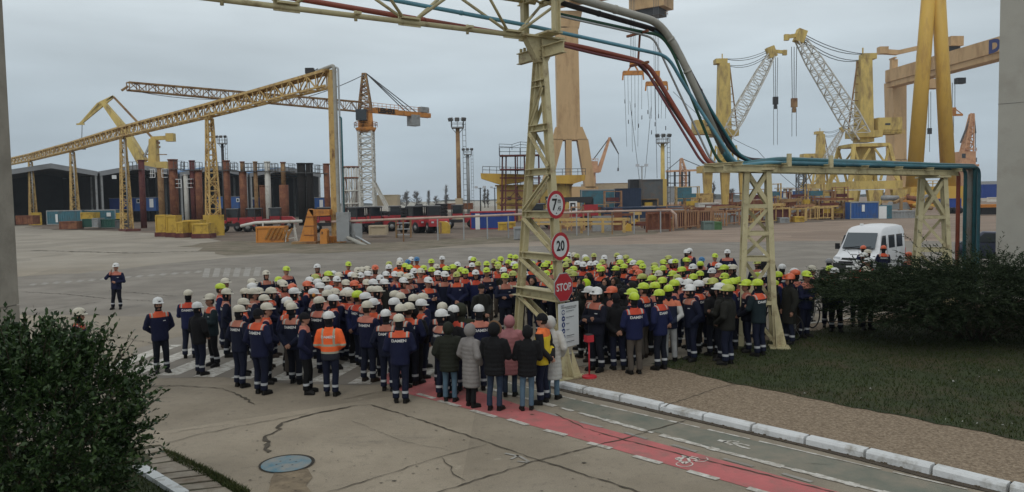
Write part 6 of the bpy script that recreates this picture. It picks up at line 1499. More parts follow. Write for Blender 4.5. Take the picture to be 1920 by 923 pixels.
for i, (px, Y, hp, pop, lb) in enumerate(((762, 420, 357, 0, 'round bare tree left in the horizon row'), (781, 430, 359, 0, 'round bare tree beside the low white roofs'), (804, 480, 356, 1, 'thin tall tree middle in the horizon row'), (818, 470, 366, 0, 'low bare bush like tree right of the thin tall tree'), (837, 500, 348, 1, 'dense dark poplar left of the tall rusty mast'), (909, 470, 350, 1, 'pale poplar left of the yellow deckhouse'), (915, 460, 354, 1, 'pale poplar right one before the yellow deckhouse'), (1338, 420, 340, 1, 'tall poplar seen through the yellow plate portal'), (1372, 420, 352, 0, 'bare tree seen right of the yellow plate portal'), (748, 440, 365, 0, 'small bare tree above the beige slabs'))):
    bare_tree(px, Y, hp, lb, bool(pop), i)
for k, (x0, x1, yt, Y) in enumerate(((735, 800, 379, 560), (795, 865, 378, 580), (862, 935, 377, 600), (1830, 1900, 340, 700))):
    crate(x0, x1, yt, 390, Y, ('long low white roofed hall on the horizon, left one', 'long low white roofed hall on the horizon behind the poplar', 'long low white roofed hall on the horizon by the deckhouse', 'far block of flats beyond the dark blue containers')[k], M['whitepaint'] if k < 3 else M['grey'], name='far_hall', cat='hall', rib=False, depth=30)

for k in range(16):
    px = 690 + k * 9.4 + rs.uniform(-1.5, 1.5); p = GP(px, 150 + rs.uniform(-4, 8)); m_ = MB(); h = rs.randint(3, 6)
    for j in range(h): m_.rings([(p.x, p.y, j * .62, .6, .6), (p.x, p.y, j * .62 + .12, .78, .78), (p.x, p.y, j * .62 + .48, .78, .78), (p.x, p.y, j * .62 + .6, .6, .6)], 14)
    solo('tyre_stack', m_, M['black'], 'stack of big black tyres behind the red tractors', 'tyre stack', org=tuple(p), group='tyre stacks behind the tractors')

crate(832, 886, 382, 393, 165, 'brown stack of rusty pipes around the tall mast foot', M['rust'], name='pipe_stack', cat='pipe stack', rib=True)
hl = MB(); n = 60
vs = []
for i in range(n + 1):
    x = -1400 + 2800 * i / n; h = 4.5 + 3 * math.sin(i * .9) + 2.5 * math.sin(i * 2.3); vs += [(x, 1150, -1), (x, 1150, max(2, h)), (x, 1400, -1)]
hl.add(vs, [f for i in range(n) for f in ((3 * i, 3 * i + 3, 3 * i + 4, 3 * i + 1), (3 * i + 1, 3 * i + 4, 3 * i + 5, 3 * i + 2))]); struct('hills', hl, pmat('far scrub', (.08, .085, .07), .95, var=.3, scale=.02))
# ================================================================== bushes
def leaf_cloud(name, quads, tint, mat, parent):
    "quads: (n,4,3) array in world space"
    n = len(quads); me = bpy.data.meshes.new(name); q = quads - np.array(parent.location)
    me.from_pydata(q.reshape(-1, 3).tolist(), [], np.arange(n * 4).reshape(n, 4).tolist())
    at = me.attributes.new('tint', 'FLOAT', 'FACE'); at.data.foreach_set('value', tint.astype(np.float32)); me.materials.append(mat)
    o = bpy.data.objects.new(name, me); COL.objects.link(o); o.parent = parent; return o
def unit(v): return v / (np.linalg.norm(v, axis=-1, keepdims=True) + 1e-9)
def leaves(P, D, ln, wd, rr, droop=0.0):
    "diamond leaves at points P pointing along D"
    n = len(P); D = unit(D); side = unit(np.cross(D, unit(rr.randn(n, 3) + np.array([0, 0, 1.2]))))
    L_ = (ln[0] + (ln[1] - ln[0]) * rr.rand(n))[:, None]; W_ = (wd[0] + (wd[1] - wd[0]) * rr.rand(n))[:, None]
    tip = P + D * L_; tip[:, 2] -= droop * L_[:, 0]
    return np.stack([P, P + D * L_ * .5 + side * W_, tip, P + D * L_ * .5 - side * W_], 1)
rr = np.random.RandomState(11)
# broadleaf bush at the lower left
bc = A(62, 818, 9.6); t = thing('broadleaf_bush', 'big dark glossy broadleaf bush in the lower left corner', 'bush', (bc.x, bc.y, 0))
ctr = np.array([bc.x, bc.y, bc.z]); rad = np.array([1.40, 1.22, 1.36])
def lump(d): return 1 + .10 * np.sin(d[:, 0] * 5 + 1) * np.cos(d[:, 2] * 4 + d[:, 1] * 3) + .06 * np.sin(d[:, 1] * 9 + d[:, 2] * 7)
ns = 2100; d = unit(rr.randn(ns, 3)); d[:, 2] = np.where(d[:, 2] < -.75, -d[:, 2], d[:, 2])
base = ctr + d * rad * (lump(d) * (.62 + .27 * rr.rand(ns)))[:, None]
sd = unit(d * np.array([1, 1, .8]) + np.array([0, 0, .62]) + rr.randn(ns, 3) * .22); sl = .16 + .42 * rr.rand(ns) ** 2.6
k = 17; f = np.linspace(.1, 1, k)[None, :, None]
P = (base[:, None, :] + sd[:, None, :] * sl[:, None, None] * f).reshape(-1, 3)
D = (np.repeat(sd[:, None, :], k, 1) * .75 + rr.randn(ns, k, 3) * .62 + np.array([0, 0, .12])).reshape(-1, 3)
Q1 = leaves(P, D, (.05, .092), (.013, .023), rr)
ni = 9000; di = unit(rr.randn(ni, 3)); Pi = ctr + di * rad * (.35 + .5 * rr.rand(ni))[:, None]; Q2 = leaves(Pi, rr.randn(ni, 3), (.05, .08), (.014, .022), rr)
Q = np.concatenate([Q1, Q2]); tint = rr.rand(len(Q)) ** 1.6
leaf_cloud('crown', Q, tint, leafmat('glossy leaf', (.009, .025, .006), (.050, .088, .026), .45, .25), t)
st = MB()
for i in range(0, ns, 4): st.beam(base[i], base[i] + sd[i] * sl[i], .009, w1=.005, h1=.005)
for i in range(9):
    a = i * .7; st.tube([Vector((bc.x + .12 * math.cos(a), bc.y + .12 * math.sin(a), 0)), Vector((bc.x + .4 * math.cos(a), bc.y + .4 * math.sin(a), .7)), Vector((bc.x + .85 * math.cos(a), bc.y + .8 * math.sin(a), 1.5))], [.035, .025, .012], 6)
st.build('trunk', M['bark'], t)
yl = ctr + np.array([[.35, -1.28, .28], [.29, -1.3, .20], [-.2, -1.25, -.1], [-.15, -1.27, -.18], [-.25, -1.24, -.3], [.5, -1.1, .45]]); 
leaf_cloud('yellow_leaves', leaves(yl, rr.randn(6, 3) + np.array([0, -1, .5]), (.06, .08), (.018, .024), rr), rr.rand(6), leafmat('yellowed leaf', (.16, .15, .03), (.10, .12, .03), .5, .4), t)
# spreading juniper at the right
jc = Vector((12.5, 20.7, KH)); t = thing('juniper_bush', 'wide spreading dark juniper on the lawn at the right', 'bush', tuple(jc))
ns = 5600; d = unit(rr.randn(ns, 3) * np.array([1, 1, .75])); d[:, 2] = np.abs(d[:, 2]) * np.where(rr.rand(ns) < .42, -1, 1)
jrad = np.array([4.75, 2.5, .95]); jctr = np.array([jc.x + .35, jc.y, 1.36])
lob = 1 + .16 * np.sin(np.arctan2(d[:, 1], d[:, 0]) * 5 + 1.0) + .10 * np.sin(np.arctan2(d[:, 1], d[:, 0]) * 11)
rr_ = (.25 + .62 * rr.rand(ns) ** .6)
base = jctr + d * jrad * (lob * rr_)[:, None]; lay_ = np.round((base[:, 2] - .45) / .27) * .27 + .45 + .06 * np.sin(base[:, 0] * 3 + base[:, 1] * 2); base[:, 2] = np.clip(lay_ + rr.randn(ns) * .045, .58 + .22 * rr.rand(ns) + .5 * np.clip(np.hypot((base[:, 0] - jctr[0]) / 4.75, (base[:, 1] - jctr[1]) / 2.5) - .35, 0, 1), 9)
out_ = d * np.array([1, 1, .25]); sd = unit(unit(out_) + rr.randn(ns, 3) * np.array([.30, .30, .10]) + np.array([0, 0, .16])); sl = .40 + .62 * rr.rand(ns)
k = 24; f = np.linspace(0, 1, k)[None, :, None]
stem = base[:, None, :] + sd[:, None, :] * sl[:, None, None] * f; stem[:, :, 2] -= (f[..., 0] ** 2) * .16
P = stem.reshape(-1, 3)
D = (np.repeat(sd[:, None, :], k, 1) * .9 + rr.randn(ns, k, 3) * np.array([.6, .6, .22])).reshape(-1, 3)
Q = leaves(P, D, (.06, .13), (.009, .016), rr, .1)
tint = np.repeat(rr.rand(ns) ** 1.3, k) * .75 + rr.rand(ns * k) * .25
npl = 420; dp = unit(rr.randn(npl, 3) * np.array([1, 1, .5])); dp[:, 2] = np.abs(dp[:, 2]) * .8
bp_ = jctr + dp * jrad * np.array([.84, .84, .86]); sp2 = unit(dp * np.array([1, 1, .2]) + rr.randn(npl, 3) * np.array([.25, .25, .08]) + np.array([0, 0, .20])); ln2 = .7 + .7 * rr.rand(npl); k2 = 34; f2 = np.linspace(0, 1, k2)[None, :, None]
st2 = bp_[:, None, :] + sp2[:, None, :] * ln2[:, None, None] * f2; st2[:, :, 2] -= f2[..., 0] ** 2 * .12
P2 = st2.reshape(-1, 3); D2 = (np.repeat(sp2[:, None, :], k2, 1) * 1.1 + rr.randn(npl, k2, 3) * np.array([.6, .6, .25])).reshape(-1, 3)
Q = np.concatenate([Q, leaves(P2, D2, (.06, .12), (.008, .014), rr, .1)]); tint = np.concatenate([tint, .35 + .65 * rr.rand(npl * k2)])
leaf_cloud('crown', Q, tint, leafmat('juniper needle', (.009, .017, .007), (.040, .056, .028), .85, .1), t)
st = MB()
for i in range(22):
    a = i * .2856 + .1; L_ = .75 + .2 * math.sin(i * 2.1); e = Vector((jc.x + 4.3 * L_ * math.cos(a), jc.y + 2.4 * L_ * math.sin(a), 1.1 + .5 * math.sin(i * 1.7)))
    st.tube([jc + Vector((.2 * math.cos(a), .2 * math.sin(a), -.03)), jc.lerp(e, .4) + Vector((0, 0, .25)), e], [.07, .035, .008], 7)
st.build('trunk', M['bark'], t)

# ================================================================== white van
def van():
    t = thing('minibus_van', 'white high roofed van parked behind the crowd at the right', 'van', (0, 0, 0))
    stn = [(-2.52, .80, .50, .82), (-2.46, .93, .34, .95), (-2.25, .97, .30, 1.06), (-1.80, .99, .28, 1.22), (-1.66, .99, .28, 1.30), (-1.02, .99, .28, 2.12), (-.75, .99, .28, 2.38), (-.3, .99, .28, 2.48), (1.6, .99, .28, 2.52), (2.25, .98, .28, 2.48), (2.46, .95, .30, 2.34), (2.5, .92, .34, 2.2)]
    m_ = MB(); vs = []; n = 0
    def sect(y, w, z0, h):
        a = min(1.15, z0 + (h - z0) * .8)
        top = max(h - .16, a + .02); k = 1.0 if h < 1.4 else .9
        return [(w * .93, y, z0), (w, y, z0 + .12), (w, y, a), (w * (k + .03), y, top - .12 if h > 1.6 else top - .02), (w * k * .93, y, top + .06 if h > 1.6 else top), (w * .6 * k, y, h - .02), (0, y, h)]
    for q in stn:
        s_ = sect(*q); full = s_ + [(-x, y, z) for x, y, z in reversed(s_[:-1])]; n = len(full); vs += full
    fs = []
    for i in range(len(stn) - 1):
        for j in range(n - 1): fs.append((i * n + j, i * n + j + 1, (i + 1) * n + j + 1, (i + 1) * n + j))
        fs.append((i * n + n - 1, i * n, (i + 1) * n, (i + 1) * n + n - 1))
    fs.append(tuple(range(n - 1, -1, -1))); fs.append(tuple((len(stn) - 1) * n + j for j in range(n)))
    m_.add(vs, fs, 0, True)
    o = m_.build('body', pmat('white van paint', (.68, .69, .70), .35, var=.03, scale=1, dirt=(.5, .49, .46), amt=.15, spec=.5), t)
    mod = o.modifiers.new('edge', 'EDGE_SPLIT'); mod.split_angle = R(40)
    G_ = M['glass']
    def side_x(z): return .99 if z < 1.16 else .99 - (z - 1.16) * .062
    m_ = MB(); m_.prism([Vector((-.80, -1.655, 1.345)), Vector((.80, -1.655, 1.345)), Vector((.74, -1.06, 2.10)), Vector((-.74, -1.06, 2.10))], Vector((0, -.03, .024))); m_.build('windscreen', pmat('windscreen glass', (.05, .065, .075), .06, var=.05, spec=.8), t)
    m_ = MB()
    for x0, x1 in ((-.7, .05), (-.02, .62)): m_.beam((x0, -1.72, 1.37), (x1, -1.64, 1.45), .025)
    m_.beam((-.75, -1.74, 1.345), (.75, -1.74, 1.345), .05); m_.build('wipers', M['black'], t)
    for s_ in (-1, 1):
        for y0, y1, z0, z1, nm in ((-1.28, -.55, 1.28, 1.98, 'd'), (-.15, .72, 1.32, 1.98, 'w'), (1.05, 1.92, 1.32, 1.98, 'w')):
            m_ = MB(); dy = .42 if nm == 'd' else .0
            c = [(y0 - (0.18 if nm == 'd' else 0), z0), (y1, z0), (y1, z1), (y0 + dy * .6, z1)]
            m_.prism([Vector((s_ * (side_x(z) + .004), y, z)) for y, z in c], Vector((s_ * .014, 0, 0))); m_.build('window', G_, t)
        m_ = MB()
        for y in (-.42, .9): m_.box((s_ * 1.0, y, 1.1), (.008, .012, 1.5))
        m_.box((s_ * 1.0, .6, .62), (.02, 3.0, .09)); m_.build('side_trim', M['grey'], t)
        m_ = MB(); m_.box((s_ * 1.16, -1.38, 1.42), (.2, .12, .3)); m_.beam((s_ * .97, -1.35, 1.35), (s_ * 1.1, -1.38, 1.4), .05); m_.build('mirror', M['black'], t)
        m_ = MB(); m_.prism([Vector((s_ * .60, -2.47, .74)), Vector((s_ * .93, -2.43, .74)), Vector((s_ * .93, -2.37, .96)), Vector((s_ * .60, -2.42, .94))], (0, -.05, 0)); m_.build('headlight', M['lampglass'], t)
        m_ = MB(); m_.box((s_ * .9, 2.5, 1.0), (.12, .04, .4)); m_.build('tail_light', M['red'], t)
        for y in (-1.62, 1.5):
            w = MB(); w.tube([(s_ * .78, y, .34), (s_ * 1.0, y, .34)], .34, 18); o = w.build('wheel', M['black'], t); w = MB(); w.tube([(s_ * .99, y, .34), (s_ * 1.012, y, .34)], .2, 14); w.build('rim', M['grey'], o)
            w = MB(); w.disc(Vector((s_ * 1.004, y, .40)), .44, Vector((0, s_, 0)), Vz, 20); w.build('wheel_arch', M['black'], t)
    m_ = MB(); m_.box((0, -2.5, .50), (1.86, .16, .30)); m_.box((0, 2.5, .5), (1.8, .12, .22)); m_.build('bumper', M['dark'], t)
    m_ = MB(); m_.box((0, -2.49, .86), (1.0, .07, .10)); m_.box((0, -2.50, .70), (1.3, .06, .08)); m_.build('grille', M['black'], t)
    m_ = MB(); m_.box((0, -2.25, 1.075), (.3, .02, .05), rot=Matrix.Rotation(-.3, 3, 'X')); m_.build('badge', M['grey'], t)
    m_ = MB(); m_.tube([(-.35, -.25, 2.46), (-.35, -.25, 2.56)], .09, 10); m_.build('roof_vent', M['white'], t)
    m_ = MB(); m_.box((0, -2.59, .5), (.5, .02, .11)); m_.build('number_plate', M['white'], t)
    return t
v = van(); v.location = (18.75, 40.4, 0); v.rotation_euler = (0, 0, R(-44))
# dark car behind the corner of the building
def car():
    t = thing('parked_car', 'dark blue car half hidden behind the corner of the grey building', 'car', (0, 0, 0))
    stn = [(-2.1, .62, .4, .62), (-2.0, .80, .28, .74), (-1.2, .86, .24, .88), (-.75, .86, .24, .95), (-.1, .84, .24, 1.40), (.9, .84, .24, 1.43), (1.6, .85, .24, 1.0), (2.0, .82, .28, .95), (2.1, .75, .4, .85)]
    vs = []; n = 0; m_ = MB()
    for y, w, z0, h in stn:
        a = min(.9, z0 + (h - z0) * .85); s_ = [(w * .95, y, z0), (w, y, z0 + .15), (w, y, a), (w * (.8 if h > 1.2 else .95), y, h - .04), (0, y, h)]; full = s_ + [(-x, yy, z) for x, yy, z in reversed(s_[:-1])]; n = len(full); vs += full
    fs = [(i * n + j, i * n + (j + 1) % n, (i + 1) * n + (j + 1) % n, (i + 1) * n + j) for i in range(len(stn) - 1) for j in range(n)]
    fs.append(tuple(range(n - 1, -1, -1))); fs.append(tuple((len(stn) - 1) * n + j for j in range(n))); m_.add(vs, fs, 0, True)
    m_.build('body', pmat('dark blue car paint', (.015, .02, .045), .3, var=.05, spec=.6), t)
    for s_ in (-1, 1):
        m_ = MB(); m_.prism([Vector((s_ * .865, -.6, .96)), Vector((s_ * .865, 1.3, .98)), Vector((s_ * .72, .85, 1.36)), Vector((s_ * .72, -.1, 1.34))], (s_ * .01, 0, .004)); m_.build('window', M['glass'], t)
        for y in (-1.3, 1.3):
            w = MB(); w.tube([(s_ * .68, y, .31), (s_ * .88, y, .31)], .31, 16); o = w.build('wheel', M['black'], t); w = MB(); w.tube([(s_ * .87, y, .31), (s_ * .885, y, .31)], .19, 12); w.build('rim', M['grey'], o)
        m_ = MB(); m_.box((s_ * .6, -2.07, .68), (.3, .1, .14)); m_.build('headlight', M['lampglass'], t)
    return t
c_ = car(); p = A(1880, 470, 44); c_.location = (p.x, 44, 0); c_.rotation_euler = (0, 0, R(62)); c_.scale = (1.12, 1.12, 1.3)
# bicycles standing among the people
def bicycle():
    t = thing('bicycle', 'bicycle', 'bicycle', (0, 0, 0)); bk = M['dark']
    for y in (-.52, .52):
        w = MB(); n = 28; w.tube([(0, y + .33 * math.cos(6.2832 * j / n), .34 + .33 * math.sin(6.2832 * j / n)) for j in range(n + 1)], .02, 6, cap=False)
        o = w.build('wheel', M['black'], t); w = MB(); 
        for j in range(8): a = j * .785; w.beam((0, y, .34), (0, y + .32 * math.cos(a), .34 + .32 * math.sin(a)), .004)
        w.build('spokes', M['galv'], o)
    m_ = MB(); B, Sx, Hd = (0, .05, .32), (0, .2, .85), (0, -.38, .88)
    for a, b in ((B, Sx), (Sx, Hd), (B, (0, -.36, .78)), (B, (0, .52, .34)), (Sx, (0, .52, .34)), (Hd, (0, -.52, .34))): m_.tube([a, b], .017, 6)
    m_.build('frame', M['grey'], t)
    m_ = MB(); m_.tube([(0, -.38, .88), (0, -.40, 1.02)], .014, 6); m_.tube([(-.30, -.28, 1.06), (-.2, -.40, 1.03), (.2, -.40, 1.03), (.30, -.28, 1.06)], .013, 6); m_.build('handlebar', bk, t)
    m_ = MB(); m_.prism([Vector((-.07, .32, .93)), Vector((.07, .32, .93)), Vector((.02, .05, .93)), Vector((-.02, .05, .93))], (0, 0, .05)); m_.tube([(0, .2, .85), (0, .21, .93)], .014, 6); m_.build('saddle', bk, t)
    return t
bk0 = bicycle(); BIKES = [(566, 27.6, .6, 'bicycle with raised handlebar standing behind the left edge of the crowd'), (1543, 23.3, -.9, 'bicycle with its front wheel showing beside the left tip of the juniper'), (1468, 21.6, .3, 'bicycle leaning beside the foot of the lawn tower')]
for i, (px, Y, rz, lb) in enumerate(BIKES):
    q = GP(px, Y); o = bk0 if i == 0 else dup(bk0); o.location = (q.x, Y, gz(q.x, Y)); o.rotation_euler = (0, R(4), rz); o['label'] = lb; o['group'] = 'bicycles brought to the gathering'
# ================================================================== people
HELM = 1.785          # height of a helmet's middle on a person of scale 1
def remesh(mb, voxel, smooth=2, ratio=None, name='m'):
    o = bpy.data.objects.new('tmp', mb.mesh('tmp', [])); COL.objects.link(o)
    q = o.modifiers.new('r', 'REMESH'); q.mode = 'VOXEL'; q.voxel_size = voxel; q.use_smooth_shade = True
    if smooth: q = o.modifiers.new('s', 'SMOOTH'); q.iterations = smooth; q.factor = .5
    if ratio: q = o.modifiers.new('d', 'DECIMATE'); q.ratio = ratio
    bpy.context.view_layer.update()
    me = bpy.data.meshes.new_from_object(o.evaluated_get(bpy.context.evaluated_depsgraph_get())); me.name = name
    bpy.data.objects.remove(o)
    n = len(me.vertices); co = np.zeros(n * 3, np.float32); me.vertices.foreach_get('co', co)
    at = me.attributes.new('rest', 'FLOAT_VECTOR', 'POINT'); at.data.foreach_set('vector', co)
    me.polygons.foreach_set('use_smooth', [True] * len(me.polygons)); return me
def bent(me, ang, z0=.92):
    "the same mesh bowed forward at the hips"
    me = me.copy(); c, s_ = math.cos(ang), math.sin(ang)
    for v in me.vertices:
        if v.co.z > z0:
            k = min(1, (v.co.z - z0) / .22); a = ang * k; c, s_ = math.cos(a), math.sin(a); y, z = v.co.y, v.co.z - z0
            v.co.y = y * c - z * s_; v.co.z = z0 + y * s_ + z * c
    return me
V3 = Vector
def hand(mb, w, d, side, curl=.5, k=1.0):
    "palm, four unequal bent fingers and a thumb, growing from the wrist w along d; side = across the knuckles"
    d = V3(d).normalized(); s_ = V3(side); s_ = (s_ - d * s_.dot(d)).normalized(); n = d.cross(s_)
    w = V3(w); mb.tube([w - d * .02, w + d * .03, w + d * .085], [(.026, .02), (.036, .019), (.038, .017)] if abs(_frame(d)[0].dot(s_)) > .6 else [(.02, .026), (.019, .036), (.017, .038)], 10)
    for i, (x, l) in enumerate(((-.029, .062), (-.010, .074), (.010, .070), (.028, .054))):
        p = w + d * .08 + s_ * x; a = curl; q = p + (d * math.cos(a) + n * math.sin(a)) * l * .5; a *= 2; r = q + (d * math.cos(a) + n * math.sin(a)) * l * .5
        mb.tube([p - d * .02, p, q, r], [.0095, .0095, .009, .0075], 6)
    p = w + d * .025 - s_ * .028; q = p + (d * .6 - s_ * .7 + n * .25).normalized() * .035; mb.tube([p, q, q + (d * .9 - s_ * .1 + n * .4).normalized() * .032], [.012, .011, .008], 6)
POSES = {   # right arm then left arm: elbow, wrist, hand direction, knuckle side, curl (None: hand hidden in a pocket); feet
    'pockets': (((-.315, .06, 1.14), (-.225, -.10, .965), None), ((.315, .06, 1.14), (.225, -.10, .965), None), ((-.105, .01), (.115, -.03)), .03),
    'down': (((-.29, .035, 1.14), (-.275, -.05, .90), ((0, -.15, -1), (0, 1, 0), .35)), ((.29, .035, 1.14), (.275, -.05, .90), ((0, -.15, -1), (0, 1, 0), -.35)), ((-.10, -.02), (.11, .03)), .0),
    'crossed': (((-.275, -.07, 1.16), (.05, -.205, 1.19), ((1, -.1, .15), (0, 0, 1), .4)), ((.275, -.07, 1.16), (-.03, -.22, 1.13), ((-1, .1, .1), (0, 0, 1), -.4)), ((-.12, .0), (.12, .02)), .02),
    'behind': (((-.30, .09, 1.14), (-.06, .205, .94), ((1, .05, -.35), (0, 0, 1), -.4)), ((.30, .09, 1.14), (.07, .215, .915), ((-1, .05, -.3), (0, 0, 1), .4)), ((-.115, .02), (.105, -.02)), -.02),
    'clasped': (((-.295, .02, 1.14), (-.06, -.225, .96), ((1, 0, -.4), (0, 0, 1), .4)), ((.295, .02, 1.14), (.06, -.235, .945), ((-1, 0, -.4), (0, 0, 1), -.4)), ((-.10, .03), (.10, -.01)), .03),
    'phone': (((-.33, -.14, 1.27), (-.165, -.075, 1.50), ((.45, .1, 1), (0, 1, 0), .5)), ((.30, -.02, 1.13), (.05, -.22, 1.10), ((-1, -.1, .3), (0, 0, 1), -.4)), ((-.14, -.02), (.13, .02)), .0),
    'chest': (((-.29, -.04, 1.13), (-.075, -.27, 1.20), ((.5, -.4, .5), (0, 0, 1), .6)), ((.29, -.04, 1.13), (.075, -.27, 1.20), ((-.5, -.4, .5), (0, 0, 1), -.6)), ((-.10, .0), (.11, .03)), .02),
}
SH = ((-.185, .01, 1.425), (.185, .01, 1.425))
def make_body(p):
    mb = MB(); r, l, feet, lean = POSES[p]
    mb.ball((0, -.002, 1.672), (.077, .096, .116), 20, 14); mb.ball((0, -.035, 1.605), (.055, .060, .055), 14, 10); mb.ball((0, -.098, 1.650), (.014, .024, .028), 10, 8); mb.ball((0, -.088, 1.700), (.05, .018, .014), 10, 6)
    mb.ball((0, -.092, 1.603), (.024, .012, .010), 8, 6)
    for s_ in (-1, 1): mb.ball((s_ * .080, .012, 1.662), (.013, .024, .034), 8, 8)
    mb.tube([(0, .02, 1.40), (0, .012, 1.60)], [.062, .056], 12)
    mb.rings([(0, .005, .86, .155, .105), (0, .0, 1.0, .145, .10), (0, 0, 1.2, .16, .105), (0, .005, 1.36, .175, .10), (0, .01, 1.44, .12, .075), (0, .01, 1.47, .07, .06)], 18)
    for i, (el, wr, hd) in enumerate((r, l)):
        mb.tube([SH[i], el, wr], [.052, .041, .028], 10); mb.ball(el, .041, 8, 6)
        if hd: hand(mb, V3(wr), hd[0], hd[1], hd[2])
    for i, (fx, fy) in enumerate(feet):
        s_ = -1 if i == 0 else 1
        mb.tube([(s_ * .09, .0, .90), (s_ * .10 + fx * .05, fy * .5 - .012, .50), (fx, fy + .02, .09)], [.082, .052, .036], 10)
        mb.tube([(fx, fy + .05, .04), (fx, fy - .03, .045), (fx + s_ * .02, fy - .13, .03)], [.033, .036, .026], 8)
    return remesh(mb, .0085, 1, .30, 'body_' + p)
def make_jacket(p, hem=.80, bulk=1.0, quilt=0.0, sleeve=1.0, collar=True, text=True):
    mb = MB(); r, l, feet, lean = POSES[p]
    prof = [(hem, .195, .145), (hem + .05, .205, .152), (.98, .198, .145), (1.10, .204, .143), (1.22, .214, .143), (1.33, .220, .138), (1.405, .205, .122), (1.455, .15, .10), (1.49, .098, .092)] + ([(1.525, .092, .090)] if collar else [])
    if hem < .75: prof = [(hem, .20, .165), (hem + .15, .205, .165), (.82, .20, .16)] + prof[2:]
    if quilt:
        zz = np.arange(hem, 1.40, .022); pz = [q[0] for q in prof]; px_ = np.interp(zz, pz, [q[1] for q in prof]); py_ = np.interp(zz, pz, [q[2] for q in prof])
        w = np.abs(np.sin(np.pi * (zz - hem) / .088)) * quilt
        prof = [(float(z), float(a + b), float(c + b)) for z, a, c, b in zip(zz, px_, py_, w)] + [q for q in prof if q[0] > 1.41]
    mb.rings([(0, .01 + (lean * (z - 1)), z, a * bulk, b * bulk) for z, a, b in prof], 26)
    for i, (el, wr, hd) in enumerate((r, l)):
        s0, el, wr = V3(SH[i]), V3(el), V3(wr); s_ = -1 if i == 0 else 1
        mb.tube([s0 + V3((-s_ * .06, 0, .012)), s0 + V3((s_ * .018, 0, -.012)), s0.lerp(el, .5) + V3((s_ * .012, 0, .0)), el, el.lerp(wr, .5), wr + (wr - el).normalized() * .01], [.07 * bulk, .086 * bulk * sleeve, .080 * bulk * sleeve, .072 * bulk * sleeve, .062 * bulk * sleeve, .050 * sleeve], 14)
        mb.ball(el, .073 * bulk * sleeve, 10, 8)
        if hd is None: mb.ball(wr, (.055, .04, .06), 8, 6)
    me = remesh(mb, .0145, 2, None, 'jacket_' + p)
    if text:
        vs = [v.co.copy() for v in me.vertices]; tree = BVHTree.FromPolygons(vs, [tuple(q.vertices) for q in me.polygons])
        tv, tf = text_geo('DAMEN', .035, 'CENTER'); nv = []; S_ = .098
        for x, y in tv:
            X, Z = -x * S_ * .92, 1.318 + y * S_ * .80; hit = tree.ray_cast(V3((X, .6, Z)), V3((0, -1, 0)))
            nv.append((X, (hit[0].y if hit[0] else .14) + .006, Z))
        bm = bmesh.new(); bm.from_mesh(me); lay = bm.verts.layers.float_vector['rest']
        q = [bm.verts.new(v) for v in nv]
        for v, c in zip(q, nv): v[lay] = V3((9, 9, 9))
        for f in tf:
            try: F_ = bm.faces.new([q[i] for i in f]); F_.material_index = 1
            except ValueError: pass
        bm.to_mesh(me); bm.free()
    return me
def make_trousers(p, wide=1.0):
    mb = MB(); r, l, feet, lean = POSES[p]
    mb.rings([(0, .01, .80, .17, .13), (0, .01, .88, .182, .135), (0, .008, .98, .168, .122), (0, .006, 1.06, .16, .115)], 22)
    for i, (fx, fy) in enumerate(feet):
        s_ = -1 if i == 0 else 1
        mb.tube([(s_ * .085, .01, .90), (s_ * .092, .005, .78), (s_ * .10 + fx * .05, fy * .5 - .015, .50), (fx, fy + .015, .30), (fx, fy + .022, .10)], [.094, .096 * wide, .076 * wide, .070 * wide, .074 * wide], 14)
    return remesh(mb, .014, 2, None, 'trousers_' + p)
def make_boot():
    mb = MB(); mb.tube([(0, .025, .20), (0, .022, .09), (0, .01, .05)], [.052, .05, .048], 12); mb.tube([(0, .065, .048), (0, 0, .056), (0, -.09, .05), (0, -.165, .038)], [.042, .05, .048, .030], 12); mb.box((0, -.05, .014), (.088, .235, .028))
    return remesh(mb, .010, 1, None, 'boot')
def make_helmet():
    mb = MB(); mb.rings([(0, -.026, 1.722, .124, .166), (0, -.024, 1.730, .127, .168), (0, -.014, 1.736, .122, .154), (0, .004, 1.742, .119, .138), (0, .006, 1.79, .117, .136), (0, .006, 1.832, .097, .112), (0, .006, 1.858, .064, .074), (0, .006, 1.869, .026, .032)], 26)
    for x in (-.035, 0, .035):
        mb.tube([(x, -.125, 1.79), (x, -.085, 1.838), (x, .006, 1.872 - abs(x) * .3), (x, .095, 1.838), (x, .135, 1.79)], .009, 6)
    mb.box((0, -.138, 1.775), (.05, .012, .022), 0, 1)
    return mb.mesh('helmet', [M['white'], M['dark']])
def shell(c, r, keep, neck=None):
    mb = MB(); mb.ball(c, r, 22, 16); vs, fs = mb.v, mb.f
    out = MB(); fs = [f for f in fs if keep(sum((V3(vs[i]) for i in f), V3()) / len(f))]; out.add(vs, fs, 0, True)
    if neck: out.tube([(0, .018, neck[0]), (0, .012, neck[1])], [.082, .070], 14)
    return out
def hood_mesh(fur=False):
    mb = shell((0, .022, 1.675), (.128, .142, .150), lambda c: not (c.y < -.062 and c.z < 1.78 and c.z > 1.55), (1.46, 1.60))
    if fur:
        for k in range(26):
            a = -2.2 + 4.4 * k / 25; mb.ball((.112 * math.sin(a), -.075 + .02 * math.cos(a), 1.672 + .122 * math.cos(a)), (.026, .034, .026), 7, 5, 1)
            mb.ball((.128 * math.sin(a), -.05 + .05 * abs(math.cos(a)), 1.69 + .14 * math.cos(a)), (.026, .030, .026), 7, 5, 1)
    me = mb.mesh('hood', [M['dark'], M['dark']]); return me
PM = {}
PM['helmet'] = make_helmet()
PM['hair'] = shell((0, .004, 1.672), (.086, .106, .124), lambda c: c.z > 1.60 and (c.y > .0 or c.z > 1.725)).mesh('hair', [M['dark']])
